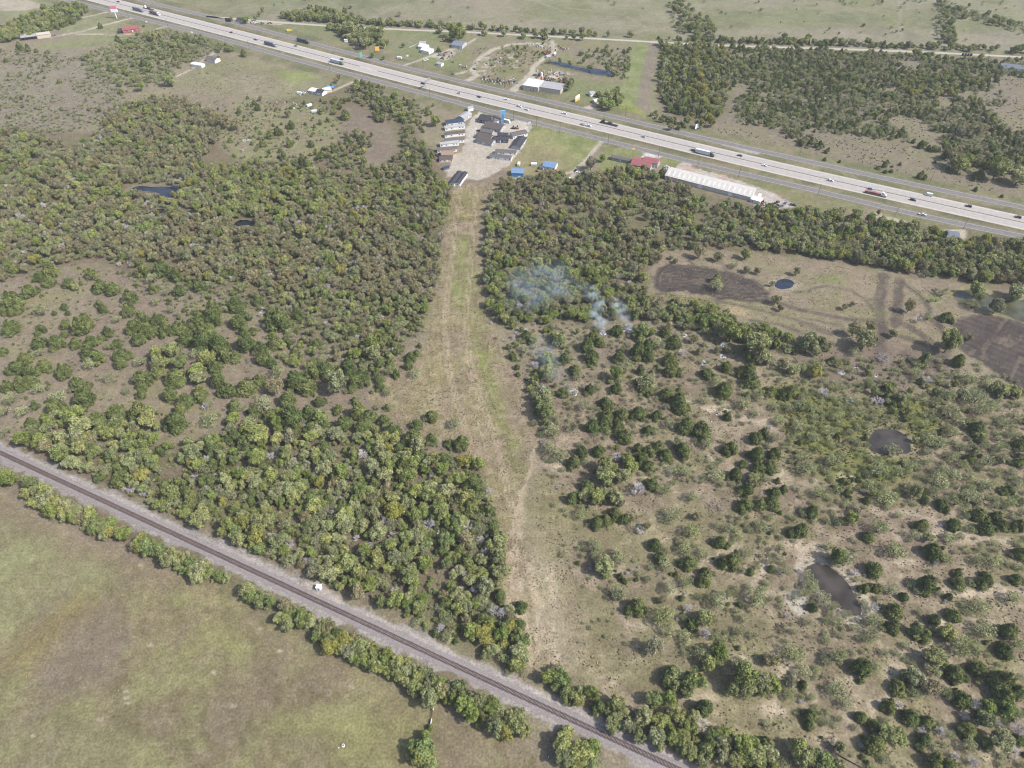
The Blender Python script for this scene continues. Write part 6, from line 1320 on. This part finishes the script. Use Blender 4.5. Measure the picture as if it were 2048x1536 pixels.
# low trailer behind the white pickup
p = on_road("pickup", "x", "x", 1165, 248.8, K_, HWYL)
for ch in list(p.children): bpy.data.objects.remove(ch)
tag(p, "low dark utility trailer towed by the white pickup", "trailer"); p.name = "utility_trailer"
MB().box(-2.4, -1, .6, 2.0, 1, .75).box(-2.4, -1, .75, 2.0, -.95, 1.1).box(-2.4, .95, .75, 2.0, 1, 1.1).build("deck", steel, p); MB().box(2.0, -.06, .6, 3.6, .06, .7).build("hitch", steel, p); wheels(p, (-.5, .4), 2.0, .34)
# yard machines
def machine(label, x, y, c, deg, boom=True):
    r = thing("excavator" if boom else "skid_steer", label, "digger", gp(x, y), R(deg)); p = paint(c)
    MB().box(-1.8, -1.2, 0, 1.8, -.7, .8).box(-1.8, .7, 0, 1.8, 1.2, .8).build("track", tyre, r)
    MB().box(-1.5, -1.1, .8, 1.2, 1.1, 1.7).build("body", p, r); MB().box(-.2, -.9, 1.7, 1.0, .1, 2.8, .1, .1).build("cab", cglass, r)
    if boom: MB().tube((1.2, .4, 1.6), (3.6, .4, 4.2), .25, .2, 4).tube((3.6, .4, 4.2), (5.4, .4, 1.4), .2, .15, 4).build("boom", p, r)
    else: MB().box(1.2, -1.0, .2, 2.4, 1.0, .9).build("bucket", steel, r)
machine("dark grey loader on the gravel beside the lot fence", 1027, 257.5, (84, 92, 98), 160, False); machine("orange loader on the gravel beside the lot fence", 1034.5, 257, (196, 120, 60), 100, False)
machine("orange excavator in the field behind the workshop", 894, 79, (226, 130, 60), 10); machine("rusty red loader past the warehouse annex", 1524, 406.5, (150, 76, 58), 30, False); machine("orange digger further back in the field behind the workshop", 884, 83, (220, 140, 80), 80, False)

# ------------------------------------------------------------------ signs, posts, poles
def billboard(name, label, A, B, z0, z1, face, posts=2, back=None, thick=.35, band=None):
    a, b = gp(*A), gp(*B); d = b - a; L = d.length
    r = thing(name, label, "sign", a, math.atan2(d.y, d.x))
    MB().box(0, 0, z0, L, thick, z1).build("panel", face, r)
    if band: MB().box(.02, -.03, z0 + (z1 - z0) * .5, L - .02, -.003, z1 - .02).build("upper_panel", band, r)
    pm = MB().box(-.15, thick + .003, 0, .15, thick + .3, z1 - .2).mesh("post", steel)
    for i in range(posts): new_obj("post", pm, r, (L * (i + .5) / posts, 0, 0))
    return r
signw = mat("sign_white", (240, 242, 244), k=.70, rough=.6, spec=.2); signo = mat("sign_orange", (240, 178, 84), k=.70, rough=.6, spec=.2); signg = mat("sign_green", (92, 164, 138), k=.70, rough=.6, spec=.2); signp = mat("sign_pink", (214, 136, 150), k=.70, rough=.6, spec=.2); signk = mat("sign_dark", (62, 66, 76), .7, .2); signb = mat("sign_blue", (110, 176, 220), k=.70, rough=.5, spec=.3)
r = billboard("billboard", "wide white billboard slanting beside bright green trees", (1390, 259.5), (1406, 253.5), .8, 5.2, signw, 4)
billboard("orange_sign", "orange roadside sign in the field opposite the woods", (751, 105.5), (759.5, 105), 2, 6.5, signo)
billboard("orange_white_sign", "orange and white sign near the pale drive", (1150.5, 205.6), (1159, 200.8), .8, 6.5, signo, 2, None, .4, signw)
billboard("highway_sign", "green highway guide sign facing the far lanes", (720.5, 119.6), (725.5, 118.4), 2.4, 7.5, signg)
billboard("black_sign", "dark roadside billboard at the county road turn", (453, 51.5), (464, 52), 4.5, 9, signk, 2)
r = thing("tall_sign", "tall pink and white sign on a single white pole", "sign", gp(234, 37)); 
MB().tube((0, 0, 0), (0, 0, 8), .45, .4, 8).build("pole", signw, r); MB().box(-4.2, -.4, 7.5, 4.2, .4, 11).build("lower_panel", signw, r); MB().box(-4.2, -.4, 11.003, 4.2, .4, 15).build("upper_panel", signp, r)
r = thing("blue_sign_tower", "light blue sign tower with square board at the sales office", "sign", gp(1006, 247)); MB().box(-1, -.4, 0, 1, .4, 9).build("pillar", mat("blue_pillar", (96, 142, 182), k=.70, rough=.5, spec=.3), r); MB().box(-2.2, -.5, 9.003, 2.2, .5, 13).build("board", signb, r)
for x, y, lab, h, m in ((386, 73, "small white round-topped sign by the frontage road scrub", 4, signw), (294, 47.5, "low white sign in the grass near the red metal house", 1.6, signw), (1264.5, 318, "small yellow sign on a thin pole by the grey shed", 9, mat("sign_yellow", (236, 206, 84), k=.70, rough=.6, spec=.2)), (816, 122, "thin white pylon in the dry field", 5, signw), (1059, 252, "small white post sign at the lot's corner", 2.5, signw)):
    r = thing("post_sign", lab, "sign", gp(x, y)); MB().tube((0, 0, 0), (0, 0, h), .12, .1, 6).build("pole", steel, r); MB().box(-1.0, -.12, h, 1.0, .12, h + 1.6).build("board", m, r)
# overhead message sign
p = gp(851, 181); i = min(range(1, len(HWYL) - 1), key=lambda i: (HWYL[i] - p).length); u = HWYL[i + 1] - HWYL[i - 1]
r = thing("overhead_sign", "overhead cantilever sign reaching over the near lanes", "sign", p, math.atan2(u.y, u.x))
MB().tube((0, 0, 0), (0, 0, 9.5), .3, .25, 8).build("mast", steel, r); MB().box(-.2, 0, 8.6, .2, 9, 8.9).box(-.2, 0, 9.2, .2, 9, 9.45).build("arm", steel, r); MB().box(-.6, 1.5, 7.4, -.21, 9.5, 10).build("board", pgr, r)
pole_me = MB().tube((0, 0, 0), (0, 0, 11), .16, .11, 6).mesh("pole", wood_m); arm_me = MB().box(-1.3, -.07, 9.9, 1.3, .07, 10.06).mesh("crossarm", wood_m); ins_me = MB().tube((-1.1, 0, 10.06), (-1.1, 0, 10.3), .06, .05, 5).tube((1.1, 0, 10.06), (1.1, 0, 10.3), .06, .05, 5).mesh("insulators", steel)
def pole(lab, loc, rz):
    r = thing("utility_pole", lab, "utility pole", loc, rz, "utility poles along the frontage roads"); new_obj("pole", pole_me, r); new_obj("crossarm", arm_me, r); new_obj("insulators", ins_me, r)
NEARBY = ["the lot entrance", "the lot fence", "the green field", "the drive to the blue-roofed house", "the red-roofed building", "the warehouse front", "the warehouse yard", "the bare bank past the warehouse", "the tree belt", "the homestead field", "the woodland corner", "the grey cottage field", "the red metal house", "the tall pink sign", "the grey house"]
PL = [(1035, 240), (1066, 254), (1130, 262), (1218, 284), (1322, 314), (1400, 334), (1480, 352), (1640, 388), (1790, 423), (660, 142), (860, 196), (500, 98), (340, 55), (262, 36), (1930, 468)]
for (x, y), nb in zip(PL, NEARBY):
    g = gp(x, y); i = min(range(1, len(FRSL) - 1), key=lambda i: (FRSL[i] - g).length); u = FRSL[i + 1] - FRSL[i - 1]
    n = Vector((-u.y, u.x, 0)).normalized(); q = FRSL[i] - n * 7.5
    pole(f"wooden utility pole by the frontage road at {nb}", q, math.atan2(n.y, n.x))
for x, y, nb in ((855, 134, "the field shed"), (904, 146, "the junk yard mouth"), (1010, 176, "the beige store"), (1250, 229, "the power line swath"), (1600, 318, "the rusty scrub"), (1860, 372, "the open scrub"), (700, 106, "the green guide sign")):
    g = gp(x, y); i = min(range(1, len(FRNL) - 1), key=lambda i: (FRNL[i] - g).length); u = FRNL[i + 1] - FRNL[i - 1]
    n = Vector((-u.y, u.x, 0)).normalized(); pole(f"wooden utility pole on the far frontage road at {nb}", FRNL[i] + n * 8, math.atan2(n.y, n.x))
# fences
fp_me = MB().tube((0, 0, 0), (0, 0, 1.5), .07, .06, 5).mesh("post", wood_m)
def fence(lab, P, step=4.0, z=(.5, .9, 1.3), m=steel, t=.02, name="wire_fence", pm=None):
    W = [gp(*q) for q in P]; r = thing(name, lab, "fence", W[0])
    b = MB()
    for i in range(len(W) - 1):
        d = W[i + 1] - W[i]
        for h in z: b.tube(W[i] - W[0] + Vector((0, 0, h)), W[i + 1] - W[0] + Vector((0, 0, h)), t, t, 3)
        n = max(1, int(d.length / step))
        for k in range(n): new_obj("post", pm or fp_me, r, W[i] - W[0] + d * (k / n))
    b.build("rails", m, r)
fence("post and wire fence between the gravel lot and the green field", [(1062, 248), (1058, 268), (1047, 300), (1036, 314)])
fence("wire fence along the ditch of the near frontage road past the warehouse", [(1640, 402), (1760, 432), (1880, 462)], 5)
fence("white board fence beside the white yard house", [(818, 97), (836, 89)], 3, (.4, .9, 1.4), trimw, .09, "board_fence")
r_post = mat("rusty_pipe", (150, 92, 74), .7, .2)
g0, g1 = gp(861.5, 1452), gp(868, 1412)
r = thing("pipe_gate", "red pipe gate with white end panels across a gap in the pasture hedge", "gate", g0, math.atan2((g1 - g0).y, (g1 - g0).x)); L = (g1 - g0).length
MB().tube((L * .33, 0, 1.2), (L * .72, 0, 1.2), .09, .09, 5).tube((L * .33, 0, .6), (L * .72, 0, .6), .09, .09, 5).build("rails", r_post, r)
for x0, x1 in ((0, L * .3), (L * .75, L)): MB().box(x0, -.09, .3, x1, .09, 1.5).build("end_panel", trimw, r)
for x in (L * .33, L * .5, L * .72): new_obj("post", fp_me, r, (x, 0, 0))
# trackside cabinet
g = gp(639, 1178)
r = thing("signal_cabinet", "white trackside equipment cabinet on the gravel beside the rails", "cabinet", g, rail_h + R(20))
MB().box(-1.1, -1.0, .25, 1.1, 1.0, 2.6).build("body", signw, r); MB().box(-1.25, -1.15, 2.603, 1.25, 1.15, 2.8).build("roof", signw, r); MB().box(-1.0, -.9, 0, 1.0, .9, .25).build("plinth", gry, r); MB().box(-.45, -1.03, .4, .45, -1.003, 2.4).build("door", pgr, r); MB().tube((-.3, .3, 2.8), (-.3, .3, 3.15), .22, .22, 8).build("vent", gry, r)
g = gp(687, 1492); r = thing("feed_tub", "white tub with dark lid lying alone in the open pasture", "tub", g); MB().tube((0, 0, 0), (0, 0, .95), .55, .62, 10).build("body", signw, r); MB().tube((0, 0, .953), (0, 0, 1.0), .4, .4, 10).build("lid", signk, r)
g = gp(677, 1496); tag(MB().box(-.35, -.3, 0, .35, .3, .5, .08, .08).build("salt_block", gry, None, g), "small grey salt block beside the white tub in the pasture", "salt block")
g = gp(1097, 1515); tag(MB().tube((0, 0, 0), (0, 0, 1.6), .1, .08, 6).build("marker_post", signw, None, g), "thin white marker post in the grass below the railway", "post")
for i, x in enumerate((1925, 1930.5, 1936, 1941.5)):
    r = thing("water_tank", ["black tank nearest the bend in the row by the county road", "second black tank in the row by the county road", "third black tank in the row by the county road", "black tank nearest the ranch house in the row by the county road"][i], "tank", gp(x, 111 + i * .3), 0, "black tanks by the county road"); MB().tube((0, 0, 0), (0, 0, 2.4), 1.2, 1.2, 10).build("shell", signk, r); MB().tube((0, 0, 2.403), (0, 0, 2.9), 1.1, .3, 10).build("lid", signk, r)
r = thing("hopper_tower", "red and white striped hopper tower behind the beige store", "tower", gp(1083, 163)); MB().tube((0, 0, 0), (0, 0, 5.5), 1.0, 1.0, 8).build("shaft", mat("hopper_red", (206, 104, 72), k=.70, rough=.6, spec=.2), r); MB().tube((0, 0, 5.503), (0, 0, 9.5), 1.0, .8, 8).build("head", signw, r)
r = thing("canopy_tarp", "bright blue tarp canopy behind the homestead carport", "canopy", gp(653, 181)); MB().poly([(0, 0, 2.6), (8, .6, 2.6), (8, 4, 3.2), (0, 4, 3.2)]).build("tarp", mat("blue_tarp", (78, 130, 210), k=.70, rough=.6, spec=.2), r)
for x, y in ((.2, .3), (7.8, .8), (.2, 3.8), (7.8, 3.8)): new_obj("post", fp_me, r, (x, y, 0)).scale = (1, 1, 1.75)

# ------------------------------------------------------------------ ash patches, brush heaps, junk
ash = mat("white_ash", (214, 210, 210), k=.46, rough=.95, spec=.05, noise=.30, scale=.8); char = mat("charred_wood", (58, 50, 50), .95, .05, .3, 2)
rng2 = np.random.default_rng(77)
def mound(name, lab, cat, x, y, a, b_, m, h=.35, grp=None, ang=0.0, rocks=None):
    """an uneven low heap about a by b_ metres"""
    n = 26; V = [(0, 0, h)]; F = []
    for k, (q, z) in enumerate(((.35, .9), (.7, .55), (1.0, .02))):
        for i in range(n):
            t = 2 * math.pi * i / n; w = q * (1 + .12 * math.sin(3 * t + x) * q + .12 * math.sin(5 * t + y) * q + rng2.normal(0, .13))
            V.append((a / 2 * w * math.cos(t), b_ / 2 * w * math.sin(t), h * z * rng2.uniform(.5, 1.3) + .012))
    F = [(0, 1 + i, 1 + (i + 1) % n) for i in range(n)] + [(1 + k * n + i, 1 + (k + 1) * n + i, 1 + (k + 1) * n + (i + 1) % n, 1 + k * n + (i + 1) % n) for k in (0, 1) for i in range(n)]
    r = thing(name, lab, cat, gp(x, y), ang, grp); new_obj("ash", mesh_np("ash", V, F, m), r)
    s = MB()
    for _ in range(7):
        t, q = rng2.uniform(0, 6.28), rng2.uniform(.1, .7); p0 = Vector((a / 2 * q * math.cos(t), b_ / 2 * q * math.sin(t), .25)); d = Vector((*rng2.normal(0, .8, 2), .15))
        s.tube(p0 - d * .6, p0 + d * .6, .13, .07, 4)
    s.build("charred_sticks", char, r)
for x, y, w, h, lab in ((1683, 744, 19, 13, "largest long white ash patch in the burnt clearing"), (1700, 799, 22, 11, "round white ash patch above the green swale"), (1752, 752, 10, 6, "small ash patch between the burnt clearing trees"), (1711, 734, 9, 5, "faint ash smear above the clearing's bare tree"), (1637, 771, 8, 5, "small ash spot down from the burnt clearing"), (1574, 722, 7, 5, "tiny ash spot at the tree belt's edge"),
                        (1148, 785, 18, 15, "white ash heap beside the mown strip"), (1145, 814, 7, 6, "small grey ash spot beneath the strip's ash heap"), (1258, 661, 26, 12, "pale ash heap with smoke, in front of the yellow-green belt"), (1206, 667, 18, 9, "pale smoking ash heap half hidden by junipers"), (1369, 671, 10, 10, "upright ash patch at the red earth clearing"), (1446, 690, 15, 12, "ash patch between two brown trees"),
                        (1446, 713, 15, 12, "ash patch just under the two brown trees"), (1409, 727, 17, 14, "ash patch behind the round juniper"), (1757, 789, 12, 7, "ash beside the burnt black heap"), (1996, 812, 8, 6, "lone ash spot among the mesquites"), (1434, 828, 6, 5, "upper of two little ash spots by a lone juniper"), (1421, 842, 7, 5, "lower of two little ash spots by a lone juniper"), (1290, 662, 14, 6, "thin ash streak right beside the bigger smoking heap")):
    s = pxm(y); mound("ash_pile", lab, "ash pile", x, y, w / s * .85, h / s * 1.15, ash, .22, "white ash patches left by burning", R(-15))
grs = mat("grey_brush", (148, 136, 130), .95, .05, .3, 2); blk = mat("black_brush", (70, 62, 62), .95, .05, .3, 2)
def brush(lab, x, y, d, m, n=70, h=1.1):
    r = thing("brush_heap", lab, "brush heap", gp(x, y)); s = MB(); q = d / pxm(y) / 2
    for _ in range(n):
        t, u = rng2.uniform(0, 6.28), math.sqrt(rng2.random()) * q; c = Vector((u * math.cos(t), u * math.sin(t), h * (1 - u / q) * rng2.random() + .1)); dd = Vector((*rng2.normal(0, .7, 2), rng2.normal(0, .25))) * q * .35
        s.tube(c - dd, c + dd, .09, .04, 3)
    s.build("branches", m, r)
brush("burnt black brush heap above the green swale", 1757, 799, 34, blk, 130, 2.2); brush("grey brush heap in the scrub corner by the railway trees", 1661, 1496, 40, grs, 110); brush("scattered grey sticks on the open scrub", 1434, 1017, 44, grs, 60, .5); brush("tangled dark branches under the chalky bank", 1561, 1258, 28, blk, 60)
brush("black fallen branch beside the lone juniper", 1482, 848, 14, blk, 24, .6); brush("low dead branches at the end of a juniper clump", 1258, 1058, 24, grs, 40, .7); brush("grey branches by the second juniper clump", 1282, 1062, 20, grs, 40, .8); brush("pale dead branches beside the cleared field pond", 1862, 581, 26, grs, 40, .5)
l = thing("fallen_log", "long dark log lying by the brush heap in the scrub corner", "log", gp(1672, 1508), R(-32)); MB().tube((0, 0, .3), (11, 0, .25), .28, .12, 6).build("stem", char, l); MB().tube((7, 0, .3), (9, 1.6, .5), .1, .04, 4).build("branch", char, l)
JUNK = [(c, mat("junk_%d" % i, c, .7, .2, .2, 1)) for i, c in enumerate([(206, 204, 200), (168, 116, 92), (110, 110, 116), (226, 224, 220), (140, 90, 84), (176, 168, 150), (96, 110, 130), (66, 60, 62)])]
def junk(lab, pts, n, spread, seed, pal=None, sz=1.0):
    g = np.random.default_rng(seed); r = thing("scrap_heap", lab, "scrap heap", gp(*pts[0])); o = gp(*pts[0]); P = [gp(*p) - o for p in pts]
    me = [MB().box(-.7, -.5, 0, .7, .5, .7, .12, .1).mesh("scrap_piece", JUNK[i][1]) for i in (pal or range(len(JUNK)))]
    for _ in range(n):
        i = int(g.integers(max(1, len(P) - 1))); t = g.random(); c = P[i] if len(P) == 1 else P[i] * (1 - t) + P[i + 1] * t
        q = new_obj("scrap_piece", me[int(g.integers(len(me)))], r, (c.x + g.normal(0, spread), c.y + g.normal(0, spread), 0), float(g.uniform(0, 6.28))); q.scale = (float(g.uniform(.5, 2.2)) * sz, float(g.uniform(.5, 1.8)) * sz, float(g.uniform(.5, 2.2)) * sz)
junk("long row of mixed scrap along the near edge of the junk yard", [(958, 156), (985, 161), (1010, 165), (1026, 163)], 85, 3.0, 1)
junk("dark scrap metal heap behind the beige store", [(1093, 158), (1112, 164), (1130, 168)], 60, 3.0, 2, [1, 2, 4, 7, 7])
junk("grey scrap and machinery stacked by the store's yard", [(1068, 150), (1082, 154)], 28, 2.5, 3, [2, 6, 7, 4])
junk("red scrap heap on the bend of the dirt loop", [(1086, 110), (1095, 106)], 30, 2.5, 4, [4, 4, 1])
junk("white scrap along the top of the dirt loop", [(1050, 90), (1075, 91), (1085, 95)], 30, 2.5, 5, [0, 3, 5])
junk("pale rubble scattered inside the dirt loop", [(985, 116), (1000, 124), (975, 132), (1005, 114)], 50, 5, 6, [0, 3, 5], .8)
junk("scrap beside the dirt track east of the loop", [(1120, 96), (1135, 99)], 26, 3.5, 7)
junk("scrap strewn between the store yard and the narrow pond", [(1075, 141), (1105, 147), (1130, 150)], 34, 4, 8)
junk("clutter in the workshop yard", [(880, 105), (900, 110), (890, 120)], 34, 5, 9)
junk("clutter at the edge of the dirt loop entrance", [(922, 133), (935, 136)], 16, 2.5, 10)
junk("white junk in a line below the field junipers", [(487, 282), (505, 282)], 14, 1.2, 11, [0, 3]); junk("pale broken boards near the field junipers", [(479, 306), (487, 298)], 10, 1.2, 12, [0, 5])
junk("white clutter beside the homestead", [(598, 190), (612, 187)], 14, 2, 13, [0, 3, 2]); junk("scattered yard clutter below the homestead", [(590, 205), (620, 218), (560, 206)], 10, 3, 14, [0, 3])
junk("porch clutter behind the row of lot homes", [(872, 305), (878, 322)], 18, 2, 15, [2, 7, 4]); junk("yard clutter past the warehouse annex", [(1522, 410), (1545, 414), (1560, 416)], 34, 2.5, 16)
junk("clutter below the blue barn", [(1032, 357), (1045, 358)], 8, 1.5, 17, [0, 3]); junk("clutter around the blue-roofed house", [(1075, 343), (1118, 345)], 14, 3, 18)
junk("stacked junk near the county road houses", [(498, 47), (545, 48)], 16, 2, 19)

# ------------------------------------------------------------------ smoke and air
def smoke_mat(name, dens, col=(.86, .94, 1.0), nscale=1.6):
    m = bpy.data.materials.new(name); m.use_nodes = True; nt = m.node_tree
    for n in list(nt.nodes): nt.nodes.remove(n)
    out = nt.nodes.new("ShaderNodeOutputMaterial"); pv = nt.nodes.new("ShaderNodeVolumePrincipled"); pv.inputs["Color"].default_value = (*col, 1); pv.inputs["Anisotropy"].default_value = .1
    tc = nt.nodes.new("ShaderNodeTexCoord"); ln = nt.nodes.new("ShaderNodeVectorMath"); ln.operation = 'LENGTH'; nt.links.new(tc.outputs["Object"], ln.inputs[0])
    fo = nt.nodes.new("ShaderNodeMapRange"); fo.interpolation_type = 'SMOOTHSTEP'; fo.inputs[1].default_value, fo.inputs[2].default_value, fo.inputs[3].default_value, fo.inputs[4].default_value = .15, .97, 1, 0; nt.links.new(ln.outputs["Value"], fo.inputs[0])
    nz = nt.nodes.new("ShaderNodeTexNoise"); nz.inputs["Scale"].default_value = nscale; nz.inputs["Detail"].default_value = 4; nt.links.new(tc.outputs["Object"], nz.inputs["Vector"])
    nr = nt.nodes.new("ShaderNodeMapRange"); nr.inputs[1].default_value, nr.inputs[2].default_value, nr.inputs[3].default_value, nr.inputs[4].default_value = .42, .68, 0, 1; nt.links.new(nz.outputs["Fac"], nr.inputs[0])
    a = nt.nodes.new("ShaderNodeMath"); a.operation = 'MULTIPLY'; nt.links.new(fo.outputs[0], a.inputs[0]); nt.links.new(nr.outputs[0], a.inputs[1])
    b = nt.nodes.new("ShaderNodeMath"); b.operation = 'MULTIPLY'; b.inputs[1].default_value = dens; nt.links.new(a.outputs[0], b.inputs[0]); nt.links.new(b.outputs[0], pv.inputs["Density"]); nt.links.new(pv.outputs[0], out.inputs["Volume"]); return m
sm = [smoke_mat("thick_smoke", .75), smoke_mat("thin_smoke", .15, (.74, .88, 1.0), 1.2), smoke_mat("faint_smoke", .030, (.66, .84, 1.0), 1.7)]
def sph(name, m, k=24, j=14):
    b = MB(); V = [(math.sin(math.pi * q / j) * math.cos(2 * math.pi * i / k), math.sin(math.pi * q / j) * math.sin(2 * math.pi * i / k), math.cos(math.pi * q / j)) for q in range(j + 1) for i in range(k)]
    F = [(q * k + i, q * k + k + i, q * k + k + (i + 1) % k, q * k + (i + 1) % k) for q in range(j) for i in range(k)]
    return mesh_np(name, V, F, m)
sme = [sph("smoke", m) for m in sm]
for x, y, z, rx, rz_, k in ((1205, 660, 2.5, 3.4, 3.2, 0), (1200, 645, 6, 5.5, 5, 0), (1192, 625, 11, 7.5, 7, 1), (1196, 604, 16, 7, 6.5, 1), (1184, 585, 21, 7, 6, 1), (1166, 572, 26, 8, 6, 2),
                            (1258, 653, 2.5, 3.6, 3.2, 0), (1250, 636, 7, 5.5, 5.5, 1), (1241, 618, 12, 6.5, 6, 1), (1232, 606, 16, 6, 5, 1), (1215, 640, 8, 6, 6, 2),
                            (1135, 772, 5, 6, 4, 2), (1112, 745, 10, 10, 7, 2), (1096, 718, 14, 12, 8, 2), (1085, 695, 18, 12, 8, 2), (1060, 590, 24, 22, 10, 2), (1095, 545, 28, 22, 10, 2), (1045, 560, 26, 16, 9, 2), (1120, 575, 26, 18, 9, 2)):
    g = gp(x, y, z); o = tag(new_obj("smoke", sme[k], None, g, random.uniform(0, 6)), kind="stuff"); o.scale = (rx, rx, rz_)
hm = bpy.data.materials.new("pale_air"); hm.use_nodes = True
for n in list(hm.node_tree.nodes): hm.node_tree.nodes.remove(n)
out = hm.node_tree.nodes.new("ShaderNodeOutputMaterial"); pv = hm.node_tree.nodes.new("ShaderNodeVolumePrincipled")
pv.inputs["Color"].default_value = (.86, .88, .92, 1); pv.inputs["Density"].default_value = .00006; pv.inputs["Anisotropy"].default_value = 0.0
hm.node_tree.links.new(pv.outputs[0], out.inputs["Volume"])
tag(MB().box(-16500, -8000, -1.0, 16500, 13500, CAM_H + 6).build("haze", hm), kind="stuff")
